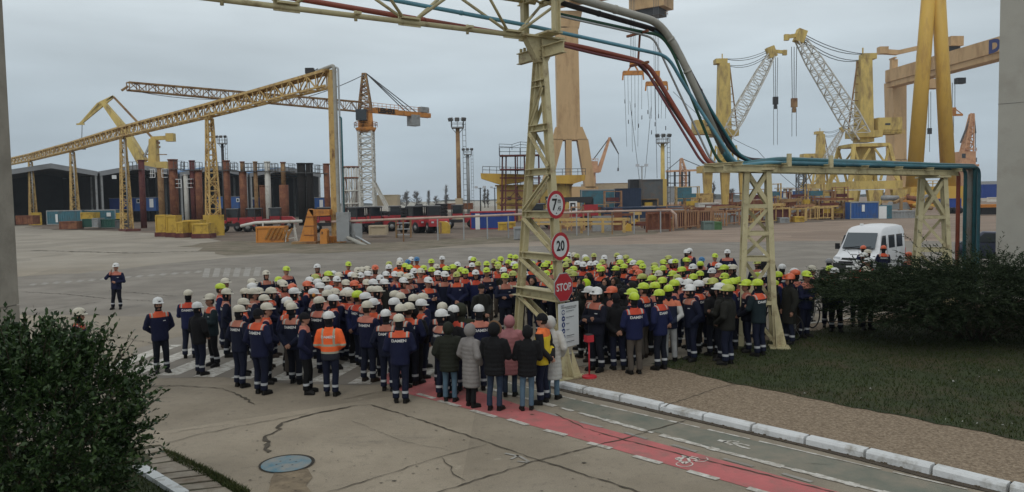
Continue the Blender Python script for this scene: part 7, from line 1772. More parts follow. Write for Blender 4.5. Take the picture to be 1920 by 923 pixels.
PM['balaclava'] = shell((0, .004, 1.666), (.088, .108, .126), lambda c: not (c.y < -.045 and 1.595 < c.z < 1.735), (1.45, 1.60)).mesh('balaclava', [M['dark']])
PM['mask'] = shell((0, .002, 1.664), (.088, .112, .126), lambda c: not (c.y < -.05 and 1.648 < c.z < 1.735), (1.45, 1.60)).mesh('mask', [M['dark']])
bn = shell((0, .004, 1.70), (.098, .118, .120), lambda c: c.z > 1.685); bn.tube([(.092 * math.cos(k * .35), .004 + .112 * math.sin(k * .35), 1.698) for k in range(19)], .014, 6, cap=False); PM['beanie'] = bn.mesh('beanie', [M['dark']])
PM['hood'] = hood_mesh(); PM['furhood'] = hood_mesh(True)
em = MB()
for s_ in (-1, 1): em.ball((s_ * .125, .01, 1.70), (.028, .042, .052), 10, 8)
PM['ear_defender'] = em.mesh('ear_defender', [M['orange']])
PM['boot'] = make_boot()
for p in POSES:
    PM['body', p] = make_body(p); PM['jacket', p] = make_jacket(p); PM['plain', p] = make_jacket(p, text=False); PM['trousers', p] = make_trousers(p)
PM['puffer', 'pockets'] = make_jacket('pockets', .70, 1.10, .009, 1.15, text=False); PM['puffer', 'chest'] = make_jacket('chest', .74, 1.08, .008, 1.12, text=False); PM['puffer', 'down'] = make_jacket('down', .72, 1.1, .008, 1.12, text=False)
PM['coat', 'pockets'] = make_jacket('pockets', .44, 1.06, .009, 1.1, text=False); PM['coat', 'chest'] = make_jacket('chest', .50, 1.08, .009, 1.1, text=False); PM['coat', 'down'] = make_jacket('down', .56, 1.06, .0, 1.1, text=False)
for p in ('pockets', 'chest', 'down'): PM['jeans', p] = make_trousers(p, .86)
for k in ('body', 'jacket'): PM[k, 'bowed'] = bent(PM[k, 'clasped'], 1.0)
PM['trousers', 'bowed'] = PM['trousers', 'clasped']
for k in ('helmet', 'hair', 'balaclava', 'mask'): PM[k + 'bowed'] = bent(PM[k], 1.0)

# ---- cloth and skin
def restmat(name, rough=.85, bump=.35):
    mt = bpy.data.materials.new(name); mt.use_nodes = True; t = mt.node_tree; b = t.nodes['Principled BSDF']; b.inputs['Roughness'].default_value = rough; b.inputs['Specular IOR Level'].default_value = .25
    at = N(t, 'ShaderNodeAttribute', attribute_name='rest'); sp = N(t, 'ShaderNodeSeparateXYZ'); L(t, at.outputs['Vector'], sp.inputs[0])
    if bump:
        q = N(t, 'ShaderNodeMapping'); q.inputs['Scale'].default_value = (1, 1, .6); L(t, at.outputs['Vector'], q.inputs[0])
        n = N(t, 'ShaderNodeTexNoise'); n.inputs['Scale'].default_value = 13; n.inputs['Detail'].default_value = 3; n.inputs['Distortion'].default_value = .8; L(t, q.outputs[0], n.inputs[0])
        bp = N(t, 'ShaderNodeBump'); bp.inputs['Strength'].default_value = bump; bp.inputs['Distance'].default_value = .05; L(t, n.outputs[0], bp.inputs['Height']); L(t, bp.outputs[0], b.inputs['Normal'])
    def mth(op, x, y=None, z=None):
        q = N(t, 'ShaderNodeMath', operation=op)
        for i, v in enumerate((x, y, z)):
            if v is None: continue
            if isinstance(v, (int, float)): q.inputs[i].default_value = v
            else: L(t, v, q.inputs[i])
        return q.outputs[0]
    def within(x, c, h): return mth('COMPARE', x, c, h)
    def mul(*a):
        r = a[0]
        for q in a[1:]: r = mth('MULTIPLY', r, q)
        return r
    def mixc(f, a, c):
        q = N(t, 'ShaderNodeMix', data_type='RGBA')
        for i, v in ((0, f), (6, a), (7, c)):
            if isinstance(v, tuple): q.inputs[i].default_value = (*v, 1)
            elif isinstance(v, (int, float)): q.inputs[i].default_value = v
            else: L(t, v, q.inputs[i])
        return q.outputs[2]
    nz = N(t, 'ShaderNodeTexNoise'); nz.inputs['Scale'].default_value = 5; nz.inputs['Detail'].default_value = 5; L(t, at.outputs['Vector'], nz.inputs[0])
    vary = mth('MULTIPLY_ADD', nz.outputs[0], .5, .75)
    def out_(col):
        q = N(t, 'ShaderNodeVectorMath', operation='SCALE'); L(t, col, q.inputs[0]) if not isinstance(col, tuple) else setattr(q.inputs[0], 'default_value', col); L(t, vary, q.inputs[3]); L(t, q.outputs[0], b.inputs['Base Color'])
    return mt, sp.outputs[0], sp.outputs[1], sp.outputs[2], mth, within, mul, mixc, out_
SILVER = (.36, .35, .31)
def jmat(name, base, yoke, strip=True):
    mt, X, Y, Z, mth, within, mul, mixc, out_ = restmat(name)
    c = mixc(mul(mth('GREATER_THAN', Z, 1.382), mth('LESS_THAN', mth('ABSOLUTE', X), .212)), base, yoke)
    c = mixc(mul(within(Z, 1.379, .006), mth('LESS_THAN', mth('ABSOLUTE', X), .212)), c, (.03, .012, .01))
    if strip: c = mixc(mul(within(mth('ABSOLUTE', X), .165, .020), mth('GREATER_THAN', Z, 1.386)), c, SILVER)
    c = mixc(mul(within(X, .10, .032), within(Z, 1.295, .009), mth('LESS_THAN', Y, 0)), c, (.5, .5, .5))
    out_(c); return mt
def hivis(name):
    mt, X, Y, Z, mth, within, mul, mixc, out_ = restmat(name)
    c = mixc(mth('LESS_THAN', Z, .955), (.80, .13, .035), (.02, .022, .03))
    c = mixc(mul(within(mth('ABSOLUTE', X), .125, .022), mth('GREATER_THAN', Z, 1.13)), c, (.33, .32, .24)); c = mixc(within(Z, 1.135, .024), c, (.33, .32, .24)); c = mixc(within(Z, .975, .022), c, (.33, .32, .24)); out_(c); return mt
def vestm(name):
    mt, X, Y, Z, mth, within, mul, mixc, out_ = restmat(name)
    c = mixc(mth('GREATER_THAN', Z, 1.36), (.62, .46, .03), (.72, .17, .05)); c = mixc(mul(mth('GREATER_THAN', mth('ABSOLUTE', X), .205), mth('LESS_THAN', Z, 1.44)), c, (.012, .012, .014)); c = mixc(mul(mth('GREATER_THAN', Y, .155), mth('LESS_THAN', Z, 1.1)), c, (.012, .012, .014)); out_(c); return mt
def camo(name):
    mt, X, Y, Z, mth, within, mul, mixc, out_ = restmat(name)
    c = mixc(mul(mth('GREATER_THAN', mth('ABSOLUTE', X), .20), 1.0), (.012, .016, .035), (.42, .42, .40)); c = mixc(mth('GREATER_THAN', Z, 1.36), c, (.52, .16, .09)); out_(c); return mt
def plainm(name, col, rough=.85, bump=.35):
    mt, X, Y, Z, mth, within, mul, mixc, out_ = restmat(name, rough, bump); out_(mixc(0.0, col, col)); return mt
def tmat(name, col, band=True):
    mt, X, Y, Z, mth, within, mul, mixc, out_ = restmat(name)
    out_(mixc(within(Z, .235, .026) if band else 0.0, col, (.40, .41, .42))); return mt
def skinm(name, col):
    mt, X, Y, Z, mth, within, mul, mixc, out_ = restmat(name, .55, 0); AX = mth('ABSOLUTE', X); fr_ = mth('LESS_THAN', Y, -.055)
    c = mixc(mul(within(AX, .031, .013), within(Z, 1.674, .006), fr_), col, (.02, .015, .012)); c = mixc(mul(within(AX, .032, .019), within(Z, 1.692, .004), fr_), c, (.05, .03, .02))
    c = mixc(mul(within(X, 0, .024), within(Z, 1.604, .005), fr_), c, (.24, .08, .07)); c = mixc(mul(mth('LESS_THAN', Z, 1.632), mth('GREATER_THAN', Z, 1.55), fr_, .35), c, (.12, .08, .06)); out_(c); return mt
NAVY = [(.007, .0095, .034), (.0055, .008, .023), (.008, .012, .050), (.005, .006, .014)]
JM = [jmat('navy jacket orange yoke', NAVY[0], (.56, .095, .042)), jmat('navy jacket faded yoke', NAVY[1], (.37, .145, .10)), jmat('navy jacket red orange yoke', NAVY[2], (.48, .065, .036)), jmat('dark jacket dull yoke', NAVY[3], (.40, .13, .09)), jmat('navy jacket salmon yoke', NAVY[0], (.44, .16, .115), False), jmat('greenish jacket orange yoke', (.010, .020, .024), (.58, .095, .045))]
TM = [tmat('navy trousers', (.006, .0085, .023)), tmat('dark navy trousers', (.005, .0065, .013)), tmat('black trousers', (.005, .005, .006)), tmat('worn navy trousers', (.010, .013, .028))]
PLM = dict(black=plainm('black cloth', (.006, .006, .007)), olive=plainm('olive cloth', (.016, .018, .012)), darkcoat=plainm('dark drab coat', (.014, .014, .011)), grey=plainm('grey quilted cloth', (.20, .185, .175), .7), pink=plainm('dusty pink quilted cloth', (.30, .125, .13), .7), white=plainm('off white quilted cloth', (.42, .41, .38), .7), jeans=plainm('blue denim', (.075, .125, .17)), darkjeans=plainm('dark denim', (.022, .035, .06)), brown=plainm('worn brown trousers', (.075, .062, .05)), camo=plainm('pale camouflage trousers', (.30, .30, .29)), lime=plainm('lime hi-vis vest', (.45, .62, .03)), hivis=hivis('orange hi-vis jacket'), vest=vestm('yellow and orange jacket'), camoj=camo('jacket with pale sleeves'), boot=plainm('black boot leather', (.008, .007, .006), .6), brownboot=plainm('brown boot leather', (.03, .02, .014), .6), hiorange=plainm('orange hi-vis cloth', (.70, .12, .03)), lettering=plainm('white lettering', (.55, .55, .53), .6, 0), dark=plainm('dark knit', (.008, .008, .010), .95), hair=plainm('dark hair', (.018, .012, .008), .7), fur=plainm('brown fur', (.16, .09, .05), .95), olivehood=plainm('olive knit', (.03, .032, .02), .95))
SK = [skinm('skin', (.36, .19, .13)), skinm('skin tanned', (.27, .14, .095))]
def hm(name, col): return pmat(name, col, .38, var=.06, scale=9, dirt=tuple(x * .6 for x in col), amt=.12, dscale=14, spec=.5)
HMAT = {'w': hm('white helmet shell', (.60, .60, .58)), 'c': hm('cream helmet shell', (.51, .47, .37)), 'y': hm('lime helmet shell', (.44, .56, .03)), 'o': hm('orange helmet shell', (.58, .11, .04)), 'b': hm('blue helmet shell', (.03, .14, .30)), 'g': hm('grey helmet shell', (.2, .2, .2)), 'd': hm('dull lime helmet shell', (.36, .38, .08))}
HNAME = {'w': 'white', 'c': 'cream', 'y': 'lime', 'o': 'orange', 'b': 'blue', 'g': 'grey', 'd': 'dull lime'}
def kid(root, name, me, mats):
    o = bpy.data.objects.new(name, me); COL.objects.link(o); o.parent = root
    while len(me.materials) < len(mats): me.materials.append(M['dark'])
    for i, mt in enumerate(mats): o.material_slots[i].link = 'OBJECT'; o.material_slots[i].material = mt
    return o
def person(loc, rz, sc, pose='pockets', head='w', jacket=('jacket', None), jm=None, tm=None, tkind='trousers', liner='balaclava', lm=None, bm_=None, label='', sk=0, ear=False, wide=1.0, group=None):
    bp = pose
    root = bpy.data.objects.new('person', PM['body', bp]); COL.objects.link(root)
    me = PM['body', bp]
    if not me.materials: me.materials.append(SK[0])
    root.material_slots[0].link = 'OBJECT'; root.material_slots[0].material = SK[sk]
    root.location = loc; root.rotation_euler = Euler(((hash_(loc, 5) - .5) * .07, (hash_(loc, 6) - .5) * .05, rz)); root.scale = (sc * wide, sc * wide, sc)
    tag(root, label, 'person', group); sfx = 'bowed' if pose == 'bowed' else ''
    kid(root, 'jacket' if jacket[0] != 'coat' else 'coat', PM[jacket[0], pose], [jm] + ([PLM['lettering']] if jacket[0] == 'jacket' else []))
    kid(root, 'trousers', PM[tkind, pose], [tm])
    feet = POSES['clasped' if pose == 'bowed' else pose][2]
    for i, (fx, fy) in enumerate(feet):
        o = kid(root, 'boot', PM['boot'], [bm_ or PLM['boot']]); o.location = (fx, fy, 0); o.rotation_euler = (0, 0, (-1 if i == 0 else 1) * .22)
    if head in HMAT: kid(root, 'helmet', PM['helmet' + sfx], [HMAT[head], M['dark']])
    if pose != 'bowed':
        yw = (hash_(loc) - .5) * .5; pt = (hash_(loc, 7) - .5) * .16; q = Euler((pt, (hash_(loc, 3) - .5) * .1, yw)).to_matrix(); c = V3((0, .01, 1.62))
        for ch in root.children:
            if ch.name.split('.')[0] == 'helmet': ch.rotation_euler = q.to_euler(); ch.location = c - q @ c
    if head == 'beanie': kid(root, 'beanie', PM['beanie'], [lm or PLM['dark']])
    if head in ('hood', 'furhood'): kid(root, 'hood', PM[head], [lm or jm, PLM['fur'] if head == 'furhood' else (lm or jm)])
    elif liner: kid(root, liner, PM[liner + sfx], [PLM['hair'] if liner == 'hair' else PLM['dark']])
    if ear: kid(root, 'ear_defender', PM['ear_defender'], [M['orange']])
    return root
def hash_(p, k=1):
    v = math.sin(p[0] * 127.1 + p[1] * 311.7 + k * 74.7) * 43758.5453
    return v - math.floor(v)
def face(dx, dy): return math.atan2(dx, -dy)

# ---- where everybody stands (head positions surveyed window by window, then put on the ground)
RAW = []
def win(ox, oy, k, items):
    for it in items: RAW.append((ox + it[0] / k, oy + it[1] / k) + tuple(it[2:]))
K = 6.155
win(400, 470, K, [(135, 345, 'c'), (95, 410, 'y'), (135, 470, 'c'), (610, 255, 'c'), (840, 205, 'y'), (455, 352, 'c'), (440, 405, 'w'), (370, 465, 'c'), (435, 470, 'c'), (540, 460, 'c'), (680, 460, 'c'), (735, 330, 'y'), (765, 365, 'c'), (830, 380, 'c'), (905, 415, 'o'), (945, 460, 'w'), (600, 545, 'c'), (320, 590, 'c'), (605, 640, 'c'), (830, 575, 'w'), (930, 640, 'c'), (1105, 380, 'o'), (1105, 335, 'w'), (1165, 470, 'w', 'ear'), (1165, 300, 'd'), (1200, 180, 'w')])
win(560, 470, K, [(240, 355, 'w'), (330, 330, 'c'), (235, 400, 'w'), (330, 435, 'w'), (350, 265, 'y'), (410, 260, 'w'), (470, 280, 'c'), (435, 325, 'w'), (560, 150, 'y'), (670, 220, 'c'), (745, 215, 'c'), (800, 205, 'c'), (625, 275, 'w'), (660, 285, 'c'), (720, 280, 'w'), (790, 262, 'w'), (880, 190, 'o'), (895, 168, 'd'), (550, 365, 'c'), (650, 378, 'o'), (790, 360, 'c'), (875, 362, 'w'), (950, 310, 'w'), (1000, 360, 'w'), (1035, 150, 'd'), (1040, 185, 'w'), (1150, 140, 'c'), (1165, 105, 'w'), (1015, 265, 'w'), (1110, 268, 'w'), (1185, 270, 'c'), (1215, 340, 'w'), (345, 490, 'c'), (425, 470, 'c'), (400, 545, 'w'), (570, 460, 'w'), (510, 490, 'c'), (610, 490, 'c'), (690, 495, 'y', 'ear'), (790, 520, 'w'), (830, 445, 'c'), (890, 447, 'c'), (260, 565, 'c'), (790, 620, 'c'), (880, 585, 'w'), (1120, 500, 'c'), (1170, 525, 'c'), (1085, 585, 'w'), (1170, 660, 'c')])
win(700, 470, K, [(365, 345, 'w'), (390, 125, 'b'), (385, 170, 'y'), (445, 95, 'w'), (505, 95, 'b'), (430, 190, 'y'), (470, 230, 'w'), (530, 230, 'c'), (440, 290, 'w'), (385, 295, 'c'), (585, 195, 'y'), (670, 120, 'y'), (675, 215, 'y'), (735, 180, 'c'), (785, 85, 'w'), (750, 260, 'w'), (830, 265, 'w'), (640, 335, 'w'), (840, 205, 'y'), (905, 185, 'y'), (970, 155, 'w'), (1005, 220, 'y'), (965, 275, 'd'), (1070, 235, 'y'), (1140, 165, 'w'), (1125, 90, 'w'), (1155, 100, 'y'), (1185, 250, 'w'), (410, 640, 'c'), (485, 540, 'c'), (565, 530, 'c'), (525, 600, 'w'), (780, 640, 'c'), (800, 720, 'w'), (860, 700, 'k'), (915, 675, 'w'), (1205, 670, 'w')])
win(860, 470, K, [(225, 150, 'd'), (315, 145, 'y'), (400, 120, 'd'), (480, 90, 'y'), (325, 220, 'y'), (455, 150, 'y'), (455, 185, 'd'), (515, 220, 'w'), (595, 60, 'y'), (655, 70, 'y'), (570, 130, 'y'), (625, 145, 'y'), (660, 150, 'w'), (680, 175, 'y'), (530, 290, 'y'), (620, 265, 'd'), (270, 380, 'k'), (795, 55, 'w'), (845, 150, 'y'), (930, 60, 'w'), (940, 140, 'k'), (985, 165, 'y'), (1020, 135, 'y'), (925, 215, 'y'), (770, 255, 'w'), (1085, 190, 'y'), (1010, 260, 'y'), (1125, 245, 'y'), (1075, 50, 'w'), (860, 300, 'k')])
win(1020, 460, K, [(285, 100, 'w'), (350, 105, 'c'), (385, 120, 'd'), (250, 160, 'y'), (290, 180, 'd'), (260, 225, 'd'), (140, 305, 'd'), (320, 270, 'y'), (275, 305, 'd'), (325, 330, 'd'), (375, 205, 'w'), (460, 215, 'w'), (540, 210, 'w'), (610, 205, 'w'), (480, 130, 'w'), (495, 155, 'd'), (580, 115, 'd'), (690, 135, 'w'), (680, 190, 'd'), (625, 240, 'y'), (655, 270, 'y'), (690, 255, 'o'), (835, 110, 'd'), (885, 140, 'w'), (945, 135, 'd'), (885, 190, 'y'), (985, 180, 'y'), (910, 240, 'y'), (830, 265, 'y'), (1030, 195, 'w'), (1095, 200, 'y'), (1145, 240, 'y'), (1050, 265, 'o'), (1080, 310, 'o'), (1145, 360, 'd'), (400, 370, 'k'), (500, 390, 'h'), (490, 320, 'k'), (700, 380, 'k'), (840, 300, 'k'), (800, 370, 'h'), (1010, 420, 'k'), (525, 510, 'w'), (590, 525, 'w'), (755, 510, 'o'), (985, 535, 'y'), (1040, 580, 'y')])
win(1180, 460, K, [(300, 225, 'd'), (275, 260, 'y'), (380, 190, 'y'), (465, 140, 'd'), (490, 185, 'w'), (550, 185, 'y'), (645, 165, 'y'), (655, 70, 'w'), (695, 55, 'w'), (825, 160, 'b'), (820, 210, 'y'), (735, 240, 'w'), (395, 260, 'y'), (335, 285, 'y'), (350, 320, 'c'), (600, 275, 'y'), (510, 325, 'y'), (560, 365, 'd'), (280, 380, 'y'), (365, 400, 'y'), (270, 460, 'y'), (505, 430, 'y'), (560, 410, 'w'), (465, 495, 'y', 'camo'), (360, 550, 'y'), (740, 360, 'y'), (800, 325, 'y'), (690, 425, 'w'), (790, 440, 'w'), (720, 490, 'w'), (900, 410, 'c'), (990, 410, 'd'), (1040, 470, 'w'), (965, 460, 'k'), (940, 290, 'w'), (1030, 235, 'w'), (1085, 255, 'y'), (985, 115, 'y'), (1140, 70, 'w'), (1075, 350, 'y'), (1170, 250, 'w'), (1215, 250, 'c'), (1115, 430, 'y'), (1200, 415, 'y'), (1120, 490, 'd')])
win(1340, 460, K, [(285, 400, 'y'), (380, 430, 'y'), (515, 430, 'y'), (490, 345, 'y'), (535, 335, 'w'), (490, 190, 'd'), (595, 95, 'w'), (710, 450, 'y'), (755, 335, 'y'), (780, 245, 'w'), (845, 150, 'w', 'bow'), (905, 295, 'w'), (935, 315, 'o'), (850, 360, 'o', 'coat'), (1045, 325, 'y'), (1120, 260, 'c')])
win(1500, 440, 4.396, [(240, 215, 'g'), (235, 275, 'y'), (300, 295, 'w'), (470, 270, 'w'), (475, 230, 'w'), (515, 165, 'w'), (555, 140, 'c'), (520, 105, 'o'), (550, 210, 'w'), (560, 285, 'c'), (685, 105, 'o', 'back'), (905, 160, 'o', 'left')])
RAW.append((143, 584, 'c'))
win(1020, 460, K, [(425, 450, 'k'), (455, 505, 'k'), (640, 440, 'k'), (690, 470, 'k'), (870, 450, 'k'), (905, 500, 'k'), (935, 455, 'k'), (620, 520, 'k'), (1130, 470, 'y'), (1180, 440, 'k'), (850, 550, 'k')])
pr_ = random.Random(21)
CTR = Vector((-.7, 21.0, 0))
PP = []
for it in RAW:
    px, py, hc = it[:3]; fl = it[3] if len(it) > 3 else None
    if any((px - q['px']) ** 2 + (py - q['py']) ** 2 < 22 for q in PP): continue
    z = HELM; g = G(px, py, z); 
    for _ in range(2): g = G(px, py, HELM + gz(g.x, g.y))
    PP.append(dict(px=px, py=py, h=hc, fl=fl, x=g.x, y=g.y, fix=False))
def fgp(px, foot, top, **k):
    g = G(px, foot)
    for _ in range(3): g = G(px, foot, gz(g.x, g.y))
    ztop = A(px, top, g.y).z - gz(g.x, g.y)
    d = dict(px=px, py=top + 8, x=g.x, y=g.y, fix=True, fl=None, sc=min(1.09, max(.84, ztop / k.pop('hh', 1.87)))); d.update(k); PP.append(d)
BK, RT_, LF, FT = (0, 1), (1, .25), (-1, .1), (0, -1)
fgp(219, 580, 493, h='w', pose='phone', f=(.15, -1), jm=4, tm=1, liner='hair', label='man alone on the far concrete holding a phone to his ear')
fgp(305, 699, 557, h='w', pose='behind', f=(.55, -.8), jm=0, jx=2, tm=1, liner='mask', label='white helmeted man with covered mouth standing alone at the crossing, hands behind')
fgp(357, 671, 543, h='c', pose='crossed', f=(-.15, 1), jm=2, tm=3, liner='balaclava', label='cream helmeted man with back turned, left of the black jacketed man')
fgp(378, 703, 566, h='w', pose='clasped', f=(.5, .85), plain='black', tm=0, liner='balaclava', label='white helmeted man in a plain black jacket on the crossing')
fgp(402, 687, 550, h='c', pose='crossed', f=(-.7, -.6), jm=5, tm=2, liner='hair', sk=1, label='bearded cream helmeted man facing left beside the plain black jacket')
fgp(451, 726, 572, h='c', pose='pockets', f=(.5, .85), jm=1, tm=0, label='cream helmeted man with a faded yoke, front row left of the beanie man')
fgp(491, 739, 577, h='beanie', hh=1.82, pose='pockets', f=(.45, .9), jm=0, tm=0, liner='hair', label='man in a dark beanie and navy jacket, back turned, front row on the left')
fgp(548, 704, 562, h='c', pose='clasped', f=(.1, 1), jm=0, plainT='brown', label='cream helmeted man in worn brown trousers behind the right facing beanie man')
fgp(579, 738, 585, h='beanie', hh=1.82, pose='pockets', f=(1, .1), jm=4, tm=2, liner='hair', label='man in a dark beanie facing right beside the orange hi-vis jacket')
fgp(622, 742, 583, h='w', pose='clasped', f=(.05, 1), jacket='hivis', tm=0, label='man in a bright orange hi-vis jacket with grey bands, back turned')
fgp(729, 733, 580, h='w', pose='pockets', f=(.15, 1), jm=1, tm=0, label='white helmeted man just behind the frontmost lettered back, faded orange yoke')
fgp(752, 755, 589, h='c', pose='clasped', f=(-.02, 1), jm=0, tm=0, label='man with a bright orange yoke and lettered back, nearest of the workers')
fgp(779, 719, 571, h='hood', hh=1.83, pose='pockets', f=(.35, .9), plain='black', plainT='black', wide=1.12, label='burly man all in black with his hood up')
fgp(845, 753, 602, h='hood', hh=1.83, pose='pockets', f=(.1, 1), puf=('puffer', 'olive'), jeans='jeans', label='woman in a dark olive puffer jacket, hood up, and light jeans')
fgp(866, 727, 567, h='hood', hh=1.83, pose='pockets', f=(.2, 1), plain='olivehood', plainT='black', wide=1.08, label='tall man in an olive hood behind the grey long coat')
fgp(884, 763, 606, h='hood', hh=1.83, pose='pockets', f=(.75, .7), puf=('coat', 'grey'), jeans='black', label='woman in a long light grey quilted coat with the hood up')
fgp(929, 769, 602, h='furhood', hh=1.83, pose='chest', f=(.35, .95), puf=('puffer', 'black'), jeans='darkjeans', label='woman in a black jacket with a brown fur trimmed hood')
fgp(957, 743, 590, h='hood', hh=1.83, pose='chest', f=(.1, 1), puf=('coat', 'pink'), jeans='darkjeans', label='woman in a dusty pink quilted coat with the hood up')
fgp(988, 769, 608, h='hood', hh=1.83, pose='chest', f=(-.05, 1), puf=('puffer', 'black'), jeans='jeans', lm='dark', slim=True, label='person in a short black hooded jacket and faded jeans')
fgp(1017, 757, 587, h='beanie', hh=1.82, pose='behind', f=(-.85, .35), jacket='vest', tm=0, liner='hair', label='man in a yellow and orange jacket with black sleeves, hands behind')
fgp(1037, 748, 591, h='hood', hh=1.83, pose='pockets', f=(.35, .9), puf=('coat', 'white'), jeans='jeans', label='woman in an off white hooded coat beside the notice board')
# keep people from standing inside one another: slide them along their own line of sight
OBST = [(Rb.x, Rb.y, .45), (Lb.x, Lb.y, .45)] + [(T2.x + x, T2.y + y, .42) for x in (-.45, .45) for y in (-.45, .45)]
for q in PP:
    if abs(q['px'] - 1455.4) < 2 and abs(q['py'] - 533) < 2: g = A(q['px'], q['py'], 20.95); q['x'], q['y'], q['fixed_spot'] = g.x, g.y, True
for it in range(160):
    moved = False
    for i, a in enumerate(PP):
        for j in range(i):
            b = PP[j]; dx, dy = a['x'] - b['x'], a['y'] - b['y']; d2 = math.hypot(dx, dy); need = .50
            if d2 < need:
                far_, near = (a, b) if a['y'] >= b['y'] else (b, a); push = min(.06, (need - d2) * .5 + .01)
                for q, s_ in ((far_, 1), (near, -1)):
                    if q['fix'] or q.get('fixed_spot'): continue
                    r_ = math.hypot(q['x'], q['y']); q['x'] += s_ * push * q['x'] / r_; q['y'] += s_ * push * q['y'] / r_; moved = True
        if not a['fix'] and not a.get('fixed_spot'):
            for ox, oy, rr0 in OBST:
                if math.hypot(a['x'] - ox, a['y'] - oy) < rr0:
                    r_ = math.hypot(a['x'], a['y']); s_ = 1 if a['y'] > oy else -1; a['x'] += s_ * .04 * a['x'] / r_; a['y'] += s_ * .04 * a['y'] / r_
    if not moved: break
SEG = [(430, 'by the striped crossing'), (560, 'at the left edge of the crowd'), (680, 'behind the orange hi-vis man'), (800, 'behind the burly man in black'), (965, 'behind the women in coats'), (1085, 'behind the A-frame tower'), (1240, 'right of the STOP sign'), (1385, 'left of the lawn tower'), (1480, 'around the lawn tower'), (1590, 'near the juniper tip'), (9999, 'by the white van')]
def seg(px): return next(s_ for x, s_ in SEG if px < x)
def band(py): return 'front rows' if py >= 556 else ('middle rows' if py >= 520 else 'back rows')
ORD = 'first second third fourth fifth sixth seventh eighth ninth tenth eleventh twelfth thirteenth fourteenth fifteenth sixteenth'.split()
cells = {}
for q in PP:
    if not q['fix']: cells.setdefault((seg(q['px']), band(q['py']), 'k' if q['h'] in 'kh' else q['h']), []).append(q)
for (sg, bd, hc), lst in cells.items():
    lst.sort(key=lambda q: q['px'])
    for i, q in enumerate(lst):
        what = 'dark hooded person' if hc == 'k' else HNAME[hc] + ' helmeted worker'
        q['label'] = ('only ' + what + ' in the ' if len(lst) == 1 else ORD[i] + ' ' + what + ' from left, ') + bd + ' ' + sg
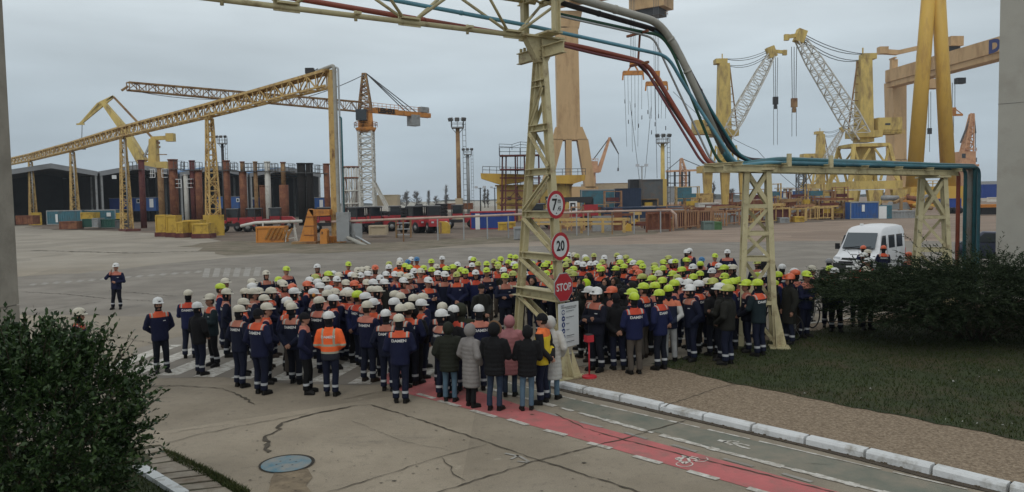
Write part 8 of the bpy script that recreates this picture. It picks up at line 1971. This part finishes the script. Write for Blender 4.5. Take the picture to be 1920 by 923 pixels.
for q in PP:
    g = gz(q['x'], q['y']); px, py = q['px'], q['py']; loc = (q['x'], q['y'], g)
    if q['fix']:
        f = q['f']; hd = q['h']; pose = q['pose']; k = dict(head=hd, pose=pose, label=q['label'], liner=q.get('liner', 'balaclava'), sk=q.get('sk', 0), wide=q.get('wide', 1.0))
        if 'puf' in q: k.update(jacket=(q['puf'][0], 0), jm=PLM[q['puf'][1]], tkind='jeans', tm=PLM[q['jeans']], liner=None, wide=.90 if q.get('slim') else .97)
        elif 'plain' in q: k.update(jacket=('plain', 0), jm=PLM[q['plain']], tm=PLM[q['plainT']] if 'plainT' in q else TM[q['tm']])
        elif 'jacket' in q: k.update(jacket=('jacket' if q['jacket'] == 'hivis' else 'plain', 0), jm=PLM[q['jacket']], tm=TM[q['tm']])
        else: k.update(jacket=('jacket', 0), jm=JM[q['jm']], tm=PLM[q['plainT']] if 'plainT' in q else TM[q['tm']])
        person(loc, face(*f), q['sc'], **k); continue
    z = A(px, py, q['y']).z - g; sc = min(1.09, max(.90, z / HELM)); r = pr_.random
    v = Vector((CTR.x - q['x'], CTR.y - q['y'], 0)); a = math.atan2(v.x, -v.y) + pr_.gauss(0, .32)
    if px > 1480: a = pr_.uniform(-3.1, 3.1)
    if 1240 < px <= 1480 and py < 500: a = pr_.choice((0, .5, -.6, 2.6)) + pr_.gauss(0, .3)
    pose = pr_.choices(('pockets', 'down', 'crossed', 'behind', 'clasped', 'chest'), (5, 3, 3, 3, 3, .8))[0]
    hc = q['h']; fl = q['fl']; jm = JM[pr_.choices(range(6), (5, 4, 3, 3, 2, 1))[0]]; tm = TM[pr_.choices(range(4), (5, 4, 2, 2))[0]]; jk = ('jacket', 0); bt_ = PLM['boot']; liner = pr_.choices(('balaclava', 'hair', 'mask'), (5, 3, 2))[0]
    if r() < .07: tm = PLM['brown']
    if r() < .07 and py < 540: jk = ('plain', 0); jm = PLM['black'] if r() < .6 else PLM['darkcoat']
    if hc == 'b' and py < 500 and px < 800: jm = PLM['hiorange']; jk = ('plain', 0)
    if px > 745 and px < 800 and py < 500 and r() < .5: jm = PLM['hiorange']; jk = ('plain', 0)
    k = dict(head=hc)
    if hc == 'k': k['head'] = pr_.choice(('beanie', 'hood', 'hood')); jk = ('plain', 0); jm = PLM['black'] if r() < .7 else PLM['darkcoat']
    if hc == 'h': k['head'] = 'hood'; jk = ('plain', 0); jm = PLM['darkcoat']
    if 1090 < px < 1115 and 520 < py < 530: jm = PLM['lime']
    if fl == 'camo': jk = ('plain', 0); jm = PLM['camoj']; tm = PLM['camo']; pose = 'behind'; a = face(.25, 1)
    if fl == 'coat': jk = ('plain', 0); jm = PLM['darkcoat']; pose = 'down'; a = face(-.8, -.1)
    if fl == 'bow': pose = 'bowed'; a = face(-1, -.1); jk = ('jacket', 0); jm = JM[1]; k['liner'] = 'hair'
    if fl == 'back': a = face(.1, 1)
    if fl == 'left': a = face(-1, -.2); pose = 'chest'
    if k['head'] in ('beanie', 'hood'): sc *= .985
    if abs(px - 1116) < 4 and abs(py - 545) < 4: a = face(-.75, -.6); pose = 'crossed'; jk = ('jacket', 0); jm = JM[3]
    if abs(px - 1143) < 4 and abs(py - 543) < 4: a = face(-1, -.15); pose = 'pockets'; jk = ('jacket', 0); jm = JM[4]
    if abs(px - 1189) < 4 and abs(py - 554) < 5: a = face(-.3, 1); tm = PLM['brown']; pose = 'clasped'
    if fl == 'coat':
        jk = ('coat', 0)
    k.setdefault('liner', liner)
    person(loc, a, sc, pose=pose, jacket=jk, jm=jm, tm=tm, bm_=PLM['brownboot'] if r() < .15 else PLM['boot'], label=q['label'], sk=int(r() < .3), ear=(fl == 'ear'), wide=pr_.uniform(.97, 1.08) * (1.0), group='people gathered on the yard', **k)
print('PEOPLE', len(PP))
# ================================================================== air: far cranes fade slightly
hz_ = MB(); hz_.box((0, 545, 58), (1800, 1190, 118))
hm_ = bpy.data.materials.new('haze'); hm_.use_nodes = True; t_ = hm_.node_tree; t_.nodes.clear()
o_ = N(t_, 'ShaderNodeOutputMaterial'); pv_ = N(t_, 'ShaderNodeVolumePrincipled'); pv_.inputs['Color'].default_value = (.80, .86, .92, 1); pv_.inputs['Density'].default_value = .0002; L(t_, pv_.outputs[0], o_.inputs['Volume'])
ho = hz_.build('haze', hm_); ho['kind'] = 'stuff'
